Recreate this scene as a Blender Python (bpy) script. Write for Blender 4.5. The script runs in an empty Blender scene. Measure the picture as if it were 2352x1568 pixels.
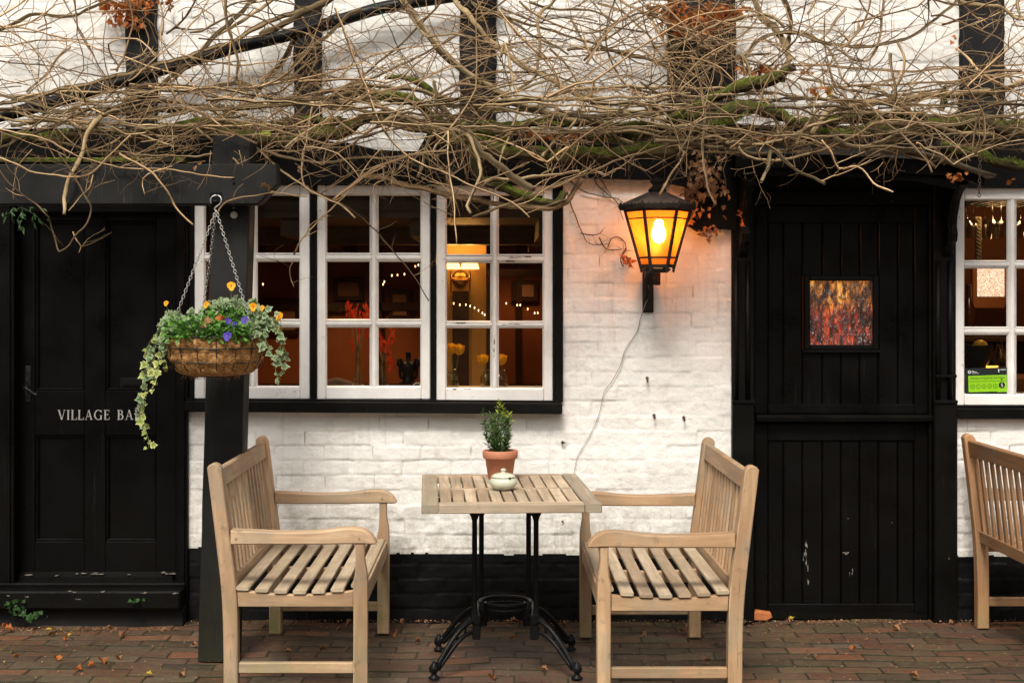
import bpy, math, random
import numpy as np
from mathutils import Vector, Matrix
random.seed(7); np.random.seed(7)
scene = bpy.context.scene
COL = bpy.context.collection
R = math.radians
# ---------------------------------------------------------------- camera geometry of the photograph
FD = 3423.0; CX = 1141.5; CY = 690.0; H = 1.51; DW = 7.05      # focal length, principal point (2352 px wide frame), eye height, distance to the wall
def at(dx, dy, y=0.0):
    """point seen at frame position dx, dy at depth y (wall face y=0, street side negative)"""
    d = DW + y
    return Vector(((dx-CX)*d/FD, y, H-(dy-CY)*d/FD))
def X(dx, y=0.0): return (dx-CX)*(DW+y)/FD
def Z(dy, y=0.0): return H-(dy-CY)*(DW+y)/FD
# ---------------------------------------------------------------- node materials
MATS = {}
def new_mat(name):
    m = bpy.data.materials.new(name); m.use_nodes = True
    nt = m.node_tree; nt.nodes.clear()
    out = nt.nodes.new('ShaderNodeOutputMaterial')
    return m, nt, out
def N(nt, t, **kw):
    n = nt.nodes.new(t)
    for k, v in kw.items():
        if k in ('operation','blend_type','data_type','attribute_name','feature','interpolation_type','noise_dimensions','wave_type','bands_direction','distance','noise_type'):
            setattr(n, k, v)
        else:
            n.inputs[k.replace('_',' ')].default_value = v
    return n
def L(nt, a, b): nt.links.new(a, b)
def ramp(nt, fac, stops, interp='LINEAR'):
    r = nt.nodes.new('ShaderNodeValToRGB'); r.color_ramp.interpolation = interp
    els = r.color_ramp.elements
    while len(els) < len(stops): els.new(0.5)
    for e, (p, c) in zip(els, stops):
        e.position = p; e.color = (c[0], c[1], c[2], 1) if isinstance(c, (tuple, list)) else (c, c, c, 1)
    L(nt, fac, r.inputs[0]); return r.outputs[0]
def mixc(nt, fac, a, b, mode='MIX'):
    n = nt.nodes.new('ShaderNodeMix'); n.data_type = 'RGBA'; n.blend_type = mode
    for s, v in ((n.inputs[0], fac), (n.inputs[6], a), (n.inputs[7], b)):
        if isinstance(v, (int, float)): s.default_value = v
        elif isinstance(v, tuple): s.default_value = (v[0], v[1], v[2], 1)
        else: L(nt, v, s)
    return n.outputs[2]
def coords(nt, kind='Object', scale=(1,1,1)):
    t = nt.nodes.new('ShaderNodeTexCoord'); m = nt.nodes.new('ShaderNodeMapping')
    m.inputs['Scale'].default_value = scale
    L(nt, t.outputs[kind], m.inputs[0]); return m.outputs[0]
def noise(nt, vec, scale, detail=4, rough=0.55, dist=0.0):
    n = nt.nodes.new('ShaderNodeTexNoise'); n.inputs['Scale'].default_value = scale
    n.inputs['Detail'].default_value = detail; n.inputs['Roughness'].default_value = rough
    n.inputs['Distortion'].default_value = dist
    L(nt, vec, n.inputs['Vector']); return n.outputs[0]
def bump(nt, h, strength, dist, prev=None):
    b = nt.nodes.new('ShaderNodeBump'); b.inputs['Strength'].default_value = strength; b.inputs['Distance'].default_value = dist
    L(nt, h, b.inputs['Height'])
    if prev is not None: L(nt, prev, b.inputs['Normal'])
    return b.outputs[0]
def principled(nt, out, col, rough=0.6, normal=None, metal=0.0, spec=0.5, **kw):
    p = nt.nodes.new('ShaderNodeBsdfPrincipled')
    if isinstance(col, tuple): p.inputs['Base Color'].default_value = (*col, 1)
    else: L(nt, col, p.inputs['Base Color'])
    if isinstance(rough, (int, float)): p.inputs['Roughness'].default_value = rough
    else: L(nt, rough, p.inputs['Roughness'])
    p.inputs['Metallic'].default_value = metal
    p.inputs['Specular IOR Level'].default_value = spec
    for k, v in kw.items(): p.inputs[k.replace('_', ' ')].default_value = v
    if normal is not None: L(nt, normal, p.inputs['Normal'])
    L(nt, p.outputs[0], out.inputs[0]); return p

def m_simple(name, c1, c2, scale=20, rough=0.6, bmp=0.3, bd=0.002, kind='Object', metal=0, spec=0.4, sc=(1,1,1), **kw):
    m, nt, out = new_mat(name); v = coords(nt, kind, sc)
    f = noise(nt, v, scale, 5); col = ramp(nt, f, [(0.3, c1), (0.7, c2)])
    f2 = noise(nt, v, scale*5, 4)
    principled(nt, out, col, rough, bump(nt, f2, bmp, bd), metal, spec, **kw)
    MATS[name] = m; return m

def m_wood(name, dark, mid, light, green=0.0, rough=0.65, grey=0.62):
    """planed timber, grain along the u of each piece"""
    m, nt, out = new_mat(name)
    uv = coords(nt, 'UV', (2.2, 46, 1)); uvb = coords(nt, 'UV', (1.3, 9, 1)); ob = coords(nt, 'Object')
    g = noise(nt, uv, 1.6, 6, 0.65, 0.6); b = noise(nt, uvb, 1.5, 3, 0.5)
    col = ramp(nt, b, [(0.25, dark), (0.5, mid), (0.75, light)])
    col = mixc(nt, ramp(nt, g, [(0.42, 0.0), (0.62, 0.50)]), col, tuple(x*.85 for x in dark))
    st = noise(nt, ob, 5.0, 5, 0.6)                       # weather stains
    col = mixc(nt, ramp(nt, st, [(0.48, 0.0), (0.66, grey)]), col, (0.27, 0.235, 0.175))
    cr_ = noise(nt, coords(nt, 'UV', (1.6, 120, 1)), 1.4, 4, 0.7, 0.3)
    col = mixc(nt, ramp(nt, cr_, [(0.62, 0.0), (0.70, 0.75)]), col, tuple(x*.35 for x in dark))
    st2 = noise(nt, ob, 26.0, 5, 0.6)
    col = mixc(nt, ramp(nt, st2, [(0.60, 0.0), (0.74, 0.6)]), col, (0.13, 0.10, 0.07))
    if green:
        gn = noise(nt, ob, 9.0, 5, 0.6)
        geo = nt.nodes.new('ShaderNodeSeparateXYZ'); L(nt, ob, geo.inputs[0])
        lo = nt.nodes.new('ShaderNodeMapRange'); lo.inputs[1].default_value = 0.45; lo.inputs[2].default_value = 0.0
        L(nt, geo.outputs[2], lo.inputs[0])
        mul = nt.nodes.new('ShaderNodeMath'); mul.operation = 'MULTIPLY'
        L(nt, lo.outputs[0], mul.inputs[0]); L(nt, ramp(nt, gn, [(0.42, 0.0), (0.7, green)]), mul.inputs[1])
        col = mixc(nt, mul.outputs[0], col, (0.20, 0.21, 0.07))
    ux = nt.nodes.new('ShaderNodeSeparateXYZ'); L(nt, coords(nt, 'UV'), ux.inputs[0])
    fl_ = nt.nodes.new('ShaderNodeMath'); fl_.operation = 'FLOOR'; L(nt, ux.outputs[1], fl_.inputs[0])
    wn = nt.nodes.new('ShaderNodeTexWhiteNoise'); wn.noise_dimensions = '1D'; L(nt, fl_.outputs[0], wn.inputs['W'])
    col = mixc(nt, 1.0, col, ramp(nt, wn.outputs[0], [(0.0, (0.76, 0.70, 0.64)), (0.5, (0.95, 0.94, 0.92)), (1.0, (1.10, 1.08, 1.04))]), 'MULTIPLY')
    principled(nt, out, col, rough, bump(nt, g, 0.45, 0.0015), 0, 0.3)
    MATS[name] = m; return m

def m_blackpaint(name, c=(0.0022, 0.0020, 0.0018), rough=0.34, chips=0.0, bs=0.35, sc=(1, 1, 1), chipc=(0.30, 0.29, 0.27), foot=0):
    m, nt, out = new_mat(name); ob = coords(nt, 'Object'); st = coords(nt, 'Object', (9, 9, 1.2))
    g = noise(nt, st, 14, 5, 0.6); l = noise(nt, ob, 2.2, 4, 0.55); f = noise(nt, ob, 60, 5, 0.7)
    col = ramp(nt, l, [(0.3, tuple(x*0.7 for x in c)), (0.72, tuple(x*1.7 for x in c))])
    if chips:
        a = noise(nt, ob, 55, 6, 0.72); b = noise(nt, ob, 3.0, 3, 0.5)
        mm = nt.nodes.new('ShaderNodeMath'); mm.operation = 'MULTIPLY'
        L(nt, ramp(nt, a, [(0.70-chips, 0.0), (0.73-chips, 1.0)]), mm.inputs[0]); L(nt, ramp(nt, b, [(0.52, 0.0), (0.66, 0.8)]), mm.inputs[1])
        col = mixc(nt, mm.outputs[0], col, chipc)
    sr = noise(nt, coords(nt, 'Object', (60, 60, 2.5)), 1.3, 5, 0.7); sm_ = nt.nodes.new('ShaderNodeMath'); sm_.operation = 'MULTIPLY'
    L(nt, ramp(nt, sr, [(0.60, 0.0), (0.72, 0.8)]), sm_.inputs[0]); L(nt, ramp(nt, noise(nt, ob, 2.7, 4), [(0.45, 0.0), (0.62, 1.0)]), sm_.inputs[1])
    col = mixc(nt, sm_.outputs[0], col, tuple(x*4.5+.006 for x in c))
    if foot:
        zz = nt.nodes.new('ShaderNodeSeparateXYZ'); L(nt, ob, zz.inputs[0]); zr = nt.nodes.new('ShaderNodeMapRange'); zr.inputs[1].default_value = 0.55; zr.inputs[2].default_value = 0.0; L(nt, zz.outputs[2], zr.inputs[0])
        fm = nt.nodes.new('ShaderNodeMath'); fm.operation = 'MULTIPLY'; L(nt, zr.outputs[0], fm.inputs[0]); L(nt, ramp(nt, noise(nt, ob, 16, 6, 0.7), [(0.38, 0.1), (0.65, 1.0)]), fm.inputs[1])
        col = mixc(nt, fm.outputs[0], col, (0.022, 0.022, 0.008))
    rr = ramp(nt, noise(nt, ob, 6, 4), [(0.3, rough-0.1), (0.7, rough+0.15)])
    nb = bump(nt, g, bs, 0.002); nb = bump(nt, f, 0.25, 0.001, nb)
    principled(nt, out, col, rr, nb, 0, 0.13)
    MATS[name] = m; return m

def m_whitepaint():
    m, nt, out = new_mat('white_gloss_paint'); ob = coords(nt, 'Object')
    st = coords(nt, 'Object', (1, 1, 1)); ch = coords(nt, 'Object', (30, 30, 30))
    l = noise(nt, ob, 7, 5, 0.6); col = ramp(nt, l, [(0.3, (0.70, 0.68, 0.65)), (0.7, (0.84, 0.825, 0.80))])
    a = noise(nt, ob, 42, 6, 0.75, 0.4); b = noise(nt, ob, 4.5, 3)
    mm = nt.nodes.new('ShaderNodeMath'); mm.operation = 'MULTIPLY'
    L(nt, ramp(nt, a, [(0.615, 0.0), (0.635, 1.0)]), mm.inputs[0]); L(nt, ramp(nt, b, [(0.56, 0.0), (0.62, 0.9)]), mm.inputs[1])
    col = mixc(nt, mm.outputs[0], col, (0.13, 0.10, 0.08))
    principled(nt, out, col, 0.45, bump(nt, noise(nt, ob, 90, 4), 0.3, 0.001), 0, 0.4)
    MATS['white_gloss_paint'] = m; return m

def m_wall():
    m, nt, out = new_mat('limewashed_brick'); ob = coords(nt, 'Object')
    at_ = nt.nodes.new('ShaderNodeAttribute'); at_.attribute_name = 'Brick'
    sp = nt.nodes.new('ShaderNodeSeparateColor'); L(nt, at_.outputs['Color'], sp.inputs[0])
    l = noise(nt, ob, 1.6, 5, 0.6); col = ramp(nt, l, [(0.3, (0.71, 0.695, 0.66)), (0.68, (0.83, 0.825, 0.80))])
    col = mixc(nt, ramp(nt, sp.outputs[1], [(0.0, 0.0), (1.0, 0.20)]), col, (0.66, 0.63, 0.58))
    # grime gathered in the joints and in blotches
    j = nt.nodes.new('ShaderNodeMath'); j.operation = 'MULTIPLY'
    L(nt, sp.outputs[0], j.inputs[0]); L(nt, ramp(nt, noise(nt, ob, 9, 5, 0.7), [(0.42, 0.03), (0.70, 0.55)]), j.inputs[1])
    col = mixc(nt, j.outputs[0], col, (0.25, 0.20, 0.15))
    hl = nt.nodes.new('ShaderNodeMath'); hl.operation = 'MULTIPLY'
    L(nt, ramp(nt, sp.outputs[0], [(0.45, 0.0), (0.75, 1.0)]), hl.inputs[0]); L(nt, ramp(nt, noise(nt, ob, 11, 6, 0.7), [(0.44, 0.0), (0.58, 0.8)]), hl.inputs[1])
    col = mixc(nt, hl.outputs[0], col, (0.17, 0.13, 0.10))
    s1 = noise(nt, ob, 5.5, 8, 0.75, 0.8); s2 = noise(nt, ob, 1.1, 3, 0.5)
    mm = nt.nodes.new('ShaderNodeMath'); mm.operation = 'MULTIPLY'
    L(nt, ramp(nt, s1, [(0.55, 0.0), (0.70, 0.55)]), mm.inputs[0]); L(nt, ramp(nt, s2, [(0.40, 0.15), (0.62, 1.0)]), mm.inputs[1])
    col = mixc(nt, mm.outputs[0], col, (0.38, 0.32, 0.25))
    zs = nt.nodes.new('ShaderNodeSeparateXYZ'); L(nt, ob, zs.inputs[0])
    zl = nt.nodes.new('ShaderNodeMapRange'); zl.inputs[1].default_value = 0.78; zl.inputs[2].default_value = 0.30; L(nt, zs.outputs[2], zl.inputs[0])
    zm = nt.nodes.new('ShaderNodeMath'); zm.operation = 'MULTIPLY'; L(nt, zl.outputs[0], zm.inputs[0]); L(nt, ramp(nt, noise(nt, coords(nt, 'Object', (1, 1, .6)), 13, 7, 0.75), [(0.42, 0.0), (0.66, 0.8)]), zm.inputs[1])
    col = mixc(nt, zm.outputs[0], col, (0.34, 0.30, 0.22))
    dr = noise(nt, coords(nt, 'Object', (26, 1, 1.6)), 1.0, 5, 0.65); dm = nt.nodes.new('ShaderNodeMath'); dm.operation = 'MULTIPLY'
    L(nt, ramp(nt, dr, [(0.54, 0.0), (0.70, 0.40)]), dm.inputs[0]); L(nt, ramp(nt, noise(nt, ob, 1.7, 3), [(0.45, 0.0), (0.6, 1.0)]), dm.inputs[1])
    col = mixc(nt, dm.outputs[0], col, (0.40, 0.35, 0.28))
    sk = noise(nt, ob, 70, 6, 0.75); mk = nt.nodes.new('ShaderNodeMath'); mk.operation = 'MULTIPLY'
    L(nt, ramp(nt, sk, [(0.66, 0.0), (0.72, 0.7)]), mk.inputs[0]); L(nt, ramp(nt, noise(nt, ob, 2.6, 4), [(0.48, 0.0), (0.62, 1.0)]), mk.inputs[1])
    col = mixc(nt, mk.outputs[0], col, (0.16, 0.13, 0.10))
    nb = bump(nt, noise(nt, ob, 30, 8, 0.68), 0.9, 0.007); nb = bump(nt, noise(nt, ob, 160, 3), 0.3, 0.001, nb)
    principled(nt, out, col, 0.72, nb, 0, 0.3)
    MATS['limewashed_brick'] = m; return m

def m_paving():
    m, nt, out = new_mat('brick_paving'); ob = coords(nt, 'Object')
    at_ = nt.nodes.new('ShaderNodeAttribute'); at_.attribute_name = 'Brick'
    sp = nt.nodes.new('ShaderNodeSeparateColor'); L(nt, at_.outputs['Color'], sp.inputs[0])
    col = ramp(nt, sp.outputs[1], [(0.0, (0.045, 0.028, 0.020)), (0.2, (0.115, 0.048, 0.028)), (0.38, (0.082, 0.054, 0.035)), (0.55, (0.125, 0.064, 0.038)), (0.72, (0.062, 0.040, 0.028)), (0.86, (0.185, 0.068, 0.034)), (1.0, (0.12, 0.088, 0.058))])
    col = mixc(nt, ramp(nt, noise(nt, ob, 28, 6, 0.7), [(0.35, 0.0), (0.7, 0.55)]), col, (0.030, 0.022, 0.017))
    col = mixc(nt, ramp(nt, noise(nt, ob, 75, 5, 0.7), [(0.60, 0.0), (0.72, 0.55)]), col, (0.26, 0.20, 0.15))
    mo = nt.nodes.new('ShaderNodeMath'); mo.operation = 'MULTIPLY'; mo.use_clamp = True
    L(nt, ramp(nt, noise(nt, ob, 2.2, 4, 0.6), [(0.42, 0.10), (0.58, 1.0)]), mo.inputs[0]); L(nt, ramp(nt, noise(nt, ob, 34, 7, 0.75), [(0.46, 0.0), (0.62, 0.7)]), mo.inputs[1])
    col = mixc(nt, mo.outputs[0], col, (0.075, 0.078, 0.026))
    jm = mixc(nt, noise(nt, ob, 12, 4), (0.008, 0.006, 0.004), (0.022, 0.026, 0.008))
    col = mixc(nt, ramp(nt, sp.outputs[0], [(0.15, 0.0), (0.5, 1.0)]), col, jm)
    nb = bump(nt, noise(nt, ob, 60, 7, 0.7), 0.7, 0.004)
    rr = ramp(nt, noise(nt, ob, 3, 4), [(0.3, 0.45), (0.7, 0.75)])
    principled(nt, out, col, rr, nb, 0, 0.4)
    MATS['brick_paving'] = m; return m

def m_bark(name, c1, c2, c3, moss=0.0, mscale=6.0):
    m, nt, out = new_mat(name); ob = coords(nt, 'Object'); uv = coords(nt, 'UV', (14, 60, 1))
    g = noise(nt, uv, 1.0, 5, 0.65, 0.5); l = noise(nt, ob, 3.5, 5, 0.6)
    col = ramp(nt, l, [(0.28, c1), (0.5, c2), (0.75, c3)])
    col = mixc(nt, ramp(nt, g, [(0.4, 0.0), (0.7, 0.5)]), col, tuple(x*0.4 for x in c1))
    ux = nt.nodes.new('ShaderNodeSeparateXYZ'); L(nt, coords(nt, 'UV'), ux.inputs[0])
    fl_ = nt.nodes.new('ShaderNodeMath'); fl_.operation = 'FLOOR'; L(nt, ux.outputs[1], fl_.inputs[0])
    wn = nt.nodes.new('ShaderNodeTexWhiteNoise'); wn.noise_dimensions = '1D'; L(nt, fl_.outputs[0], wn.inputs['W'])
    col = mixc(nt, 1.0, col, ramp(nt, wn.outputs[0], [(0.0, (0.20, 0.18, 0.15)), (0.40, (0.50, 0.47, 0.42)), (0.65, (1.15, 1.10, 1.01)), (1.0, (1.95, 1.86, 1.70))]), 'MULTIPLY')
    nb = bump(nt, g, 0.6, 0.004)
    if moss:
        geo = nt.nodes.new('ShaderNodeNewGeometry'); sx = nt.nodes.new('ShaderNodeSeparateXYZ'); L(nt, geo.outputs['Normal'], sx.inputs[0])
        up = nt.nodes.new('ShaderNodeMapRange'); up.inputs[1].default_value = -0.5; up.inputs[2].default_value = 0.55
        L(nt, sx.outputs[2], up.inputs[0])
        mn = ramp(nt, noise(nt, ob, mscale, 5, 0.65), [(0.52-moss*0.2, 0.0), (0.60-moss*0.2, 1.0)])
        mm = nt.nodes.new('ShaderNodeMath'); mm.operation = 'MULTIPLY'; L(nt, up.outputs[0], mm.inputs[0]); L(nt, mn, mm.inputs[1])
        mc = ramp(nt, noise(nt, ob, 45, 5, 0.7), [(0.3, (0.022, 0.028, 0.004)), (0.55, (0.085, 0.105, 0.008)), (0.75, (0.24, 0.27, 0.02))])
        col = mixc(nt, mm.outputs[0], col, mc)
        nb = bump(nt, noise(nt, ob, 110, 5, 0.7), 0.7, 0.006, nb)
    principled(nt, out, col, 0.85, nb, 0, 0.2)
    MATS[name] = m; return m

def m_leaf(name, stops, scale=9, rough=0.5, trans=0.25, edge=None, kind='Object'):
    """leaf blades; edge = colour towards the margin (uv.x is 0 at midrib, 1 at margin)"""
    m, nt, out = new_mat(name); ob = coords(nt, kind)
    col = ramp(nt, noise(nt, ob, scale, 4, 0.6), stops)
    if edge:
        uv = nt.nodes.new('ShaderNodeTexCoord'); sx = nt.nodes.new('ShaderNodeSeparateXYZ'); L(nt, uv.outputs['UV'], sx.inputs[0])
        ad = nt.nodes.new('ShaderNodeMath'); ad.operation = 'ADD'; L(nt, sx.outputs[0], ad.inputs[0])
        nn = ramp(nt, noise(nt, ob, 90, 3), [(0.3, 0.0), (0.7, 0.5)]); L(nt, nn, ad.inputs[1])
        col = mixc(nt, ramp(nt, ad.outputs[0], [(0.85, 0.0), (1.1, 1.0)]), col, edge)
    d = nt.nodes.new('ShaderNodeBsdfPrincipled'); L(nt, col, d.inputs['Base Color']); d.inputs['Roughness'].default_value = rough
    d.inputs['Specular IOR Level'].default_value = 0.3
    t = nt.nodes.new('ShaderNodeBsdfTranslucent'); L(nt, col, t.inputs[0])
    mx = nt.nodes.new('ShaderNodeMixShader'); mx.inputs[0].default_value = trans
    L(nt, d.outputs[0], mx.inputs[1]); L(nt, t.outputs[0], mx.inputs[2]); L(nt, mx.outputs[0], out.inputs[0])
    MATS[name] = m; return m

def m_emit(name, c, s):
    m, nt, out = new_mat(name); e = nt.nodes.new('ShaderNodeEmission'); e.inputs[0].default_value = (*c, 1); e.inputs[1].default_value = s
    L(nt, e.outputs[0], out.inputs[0]); MATS[name] = m; return m

def m_windowglass():
    m, nt, out = new_mat('window_glass'); ob = coords(nt, 'Object')
    nb = bump(nt, noise(nt, ob, 3.5, 3), 0.25, 0.012)
    tr = nt.nodes.new('ShaderNodeBsdfTransparent'); tr.inputs[0].default_value = (0.88, 0.89, 0.86, 1)
    gl = nt.nodes.new('ShaderNodeBsdfGlossy'); gl.inputs[0].default_value = (1, 1, 1, 1); gl.inputs[1].default_value = 0.015
    L(nt, nb, gl.inputs['Normal'])
    fr = nt.nodes.new('ShaderNodeFresnel'); fr.inputs[0].default_value = 1.5; L(nt, nb, fr.inputs['Normal'])
    mx = nt.nodes.new('ShaderNodeMixShader'); L(nt, fr.outputs[0], mx.inputs[0]); L(nt, tr.outputs[0], mx.inputs[1]); L(nt, gl.outputs[0], mx.inputs[2])
    L(nt, mx.outputs[0], out.inputs[0]); MATS['window_glass'] = m; return m

def m_clearglass(name='clear_glass', tint=(0.8, 0.82, 0.78)):
    m, nt, out = new_mat(name)
    tr = nt.nodes.new('ShaderNodeBsdfTransparent'); tr.inputs[0].default_value = (*tint, 1)
    gl = nt.nodes.new('ShaderNodeBsdfGlossy'); gl.inputs[1].default_value = 0.05
    lw = nt.nodes.new('ShaderNodeLayerWeight'); lw.inputs[0].default_value = 0.35
    mx = nt.nodes.new('ShaderNodeMixShader'); L(nt, lw.outputs[1], mx.inputs[0]); L(nt, tr.outputs[0], mx.inputs[1]); L(nt, gl.outputs[0], mx.inputs[2])
    L(nt, mx.outputs[0], out.inputs[0]); MATS[name] = m; return m

def m_amberglass():
    m, nt, out = new_mat('amber_lantern_glass'); ob = coords(nt, 'Object')
    f = noise(nt, ob, 14, 5, 0.65)
    c = ramp(nt, f, [(0.3, (0.78, 0.19, 0.012)), (0.65, (0.90, 0.31, 0.035))])
    tl = nt.nodes.new('ShaderNodeBsdfTranslucent'); L(nt, c, tl.inputs[0])
    tr = nt.nodes.new('ShaderNodeBsdfTransparent'); tr.inputs[0].default_value = (0.95, 0.42, 0.10, 1)
    mx = nt.nodes.new('ShaderNodeMixShader'); mx.inputs[0].default_value = 0.58; L(nt, tl.outputs[0], mx.inputs[1]); L(nt, tr.outputs[0], mx.inputs[2])
    rf = nt.nodes.new('ShaderNodeBsdfRefraction'); rf.inputs['Color'].default_value = (1.0, .55, .16, 1); rf.inputs['Roughness'].default_value = 0.42; rf.inputs['IOR'].default_value = 1.10
    mr = nt.nodes.new('ShaderNodeMixShader'); mr.inputs[0].default_value = 0.36; L(nt, mx.outputs[0], mr.inputs[1]); L(nt, rf.outputs[0], mr.inputs[2]); mx = mr
    gl = nt.nodes.new('ShaderNodeBsdfGlossy'); gl.inputs[1].default_value = 0.2
    m2 = nt.nodes.new('ShaderNodeMixShader'); m2.inputs[0].default_value = 0.03; L(nt, mx.outputs[0], m2.inputs[1]); L(nt, gl.outputs[0], m2.inputs[2])
    L(nt, m2.outputs[0], out.inputs[0]); MATS['amber_lantern_glass'] = m; return m

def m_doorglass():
    """rippled coloured glass; the glow of the bar behind is put into its emission"""
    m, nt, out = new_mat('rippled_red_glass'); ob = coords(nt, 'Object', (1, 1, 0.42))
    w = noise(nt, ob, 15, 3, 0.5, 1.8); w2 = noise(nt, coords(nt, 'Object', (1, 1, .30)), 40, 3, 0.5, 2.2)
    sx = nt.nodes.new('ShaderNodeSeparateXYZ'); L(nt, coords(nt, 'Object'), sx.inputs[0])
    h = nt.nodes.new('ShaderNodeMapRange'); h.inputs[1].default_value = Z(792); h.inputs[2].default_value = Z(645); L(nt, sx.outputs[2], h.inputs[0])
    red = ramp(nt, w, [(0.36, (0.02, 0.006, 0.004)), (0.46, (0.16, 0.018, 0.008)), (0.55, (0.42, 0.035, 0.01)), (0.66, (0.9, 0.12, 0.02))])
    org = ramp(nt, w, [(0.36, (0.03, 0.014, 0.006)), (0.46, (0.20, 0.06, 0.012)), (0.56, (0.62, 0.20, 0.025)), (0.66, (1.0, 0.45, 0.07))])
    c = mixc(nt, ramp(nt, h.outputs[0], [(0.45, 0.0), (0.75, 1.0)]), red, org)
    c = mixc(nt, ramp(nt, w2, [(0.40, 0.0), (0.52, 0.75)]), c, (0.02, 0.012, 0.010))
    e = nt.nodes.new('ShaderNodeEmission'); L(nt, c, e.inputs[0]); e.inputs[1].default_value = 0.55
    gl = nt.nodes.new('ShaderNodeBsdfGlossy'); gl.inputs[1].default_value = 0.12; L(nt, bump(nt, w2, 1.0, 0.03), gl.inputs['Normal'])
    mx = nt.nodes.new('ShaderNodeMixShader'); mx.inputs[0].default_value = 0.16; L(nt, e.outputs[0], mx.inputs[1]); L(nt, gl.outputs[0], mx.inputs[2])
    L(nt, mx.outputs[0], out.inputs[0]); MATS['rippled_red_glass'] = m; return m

m_wood('weathered_teak', (0.31, 0.20, 0.122), (0.48, 0.33, 0.205), (0.60, 0.45, 0.30), green=0.9)
m_wood('seat_teak', (0.30, 0.235, 0.16), (0.47, 0.38, 0.27), (0.58, 0.49, 0.365), green=0.0, grey=0.55)
m_wood('mid_teak', (0.29, 0.175, 0.095), (0.455, 0.295, 0.17), (0.57, 0.41, 0.26), green=0.4)
m_wood('table_edge_teak', (0.19, 0.16, 0.12), (0.33, 0.28, 0.21), (0.46, 0.40, 0.31), grey=0.7)
m_wood('warm_teak', (0.25, 0.135, 0.065), (0.40, 0.225, 0.115), (0.50, 0.31, 0.17), green=0.3)
m_wood('table_teak', (0.26, 0.20, 0.14), (0.46, 0.365, 0.265), (0.62, 0.52, 0.39), grey=0.7)
m_wood('grey_weathered_plank', (0.10, 0.085, 0.06), (0.17, 0.15, 0.11), (0.24, 0.22, 0.16), green=0.0)
m_blackpaint('black_door_paint', rough=0.33, chips=0.0)
m_blackpaint('black_worn_paint', (0.0028, 0.0026, 0.0023), 0.4, chips=0.03, bs=0.6)
m_blackpaint('black_timber_paint', (0.012, 0.012, 0.0125), 0.6, chips=0.05, bs=1.0, chipc=(0.10, 0.10, 0.10))
m_blackpaint('black_plinth_paint', (0.0042, 0.0042, 0.0044), 0.5, chips=0.0, bs=0.5)
m_blackpaint('grey_pergola_paint', (0.0145, 0.0142, 0.0136), 0.6, chips=0.0, bs=0.9, foot=1)
m_blackpaint('black_iron', (0.006, 0.006, 0.0065), 0.38, bs=0.15)
m_blackpaint('rusty_lantern_iron', (0.022, 0.017, 0.014), 0.6, chips=0.06, bs=0.5, chipc=(0.12, 0.055, 0.025))
m_simple('lantern_roof_copper', (0.07, 0.055, 0.05), (0.16, 0.11, 0.085), 9, 0.45, 0.3, metal=0.3)
m_whitepaint(); m_wall(); m_paving()
m_bark('vine_bark', (0.15, 0.11, 0.065), (0.27, 0.205, 0.12), (0.42, 0.33, 0.21), moss=0.0, mscale=4.5)
m_bark('vine_twig', (0.24, 0.155, 0.085), (0.40, 0.28, 0.165), (0.58, 0.45, 0.30))
m_bark('vine_twig_dark', (0.10, 0.065, 0.037), (0.19, 0.125, 0.07), (0.32, 0.225, 0.13))
m_bark('mossy_trunk', (0.030, 0.022, 0.012), (0.060, 0.045, 0.024), (0.13, 0.10, 0.055), moss=0.55, mscale=5)
m_leaf('dead_leaf', [(0.3, (0.20, 0.050, 0.013)), (0.5, (0.46, 0.14, 0.03)), (0.7, (0.62, 0.27, 0.08))], 14, 0.6, 0.35)
m_leaf('brown_leaf', [(0.3, (0.16, 0.07, 0.03)), (0.5, (0.30, 0.15, 0.07)), (0.7, (0.45, 0.27, 0.14))], 14, 0.6, 0.2)
m_leaf('yellow_leaf', [(0.3, (0.45, 0.30, 0.03)), (0.7, (0.62, 0.45, 0.10))], 14, 0.5, 0.3)
m_leaf('ivy_leaf', [(0.35, (0.050, 0.11, 0.035)), (0.65, (0.17, 0.24, 0.11))], 30, 0.45, 0.2, edge=(0.29, 0.35, 0.20))
m_leaf('ivy_young_leaf', [(0.35, (0.14, 0.22, 0.035)), (0.65, (0.30, 0.36, 0.07))], 30, 0.45, 0.3, edge=(0.55, 0.55, 0.22))
m_leaf('pansy_leaf', [(0.3, (0.05, 0.15, 0.022)), (0.7, (0.16, 0.34, 0.06))], 40, 0.45, 0.25)
m_leaf('shrub_leaf', [(0.3, (0.018, 0.065, 0.012)), (0.7, (0.075, 0.18, 0.032))], 50, 0.35, 0.2)
m_leaf('shrub_tip_leaf', [(0.3, (0.16, 0.26, 0.02)), (0.7, (0.42, 0.45, 0.05))], 50, 0.4, 0.3)
m_leaf('weed_leaf', [(0.3, (0.015, 0.05, 0.012)), (0.7, (0.05, 0.11, 0.03))], 50, 0.4, 0.2)
m_leaf('yellow_petal', [(0.3, (0.75, 0.30, 0.008)), (0.7, (0.90, 0.48, 0.015))], 60, 0.5, 0.35)
m_leaf('blue_petal', [(0.3, (0.035, 0.015, 0.26)), (0.7, (0.09, 0.05, 0.48))], 60, 0.5, 0.3)
m_leaf('rose_petal', [(0.3, (0.80, 0.42, 0.02)), (0.7, (0.95, 0.62, 0.05))], 60, 0.5, 0.4)
m_leaf('red_petal', [(0.3, (0.42, 0.025, 0.008)), (0.7, (0.70, 0.09, 0.02))], 60, 0.5, 0.4)
m_simple('petal_centre', (0.04, 0.01, 0.01), (0.10, 0.03, 0.01), 40)
m_simple('green_stem', (0.08, 0.13, 0.03), (0.14, 0.20, 0.06), 30)
m_simple('straw_stem', (0.22, 0.16, 0.08), (0.34, 0.26, 0.14), 30)
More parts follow.
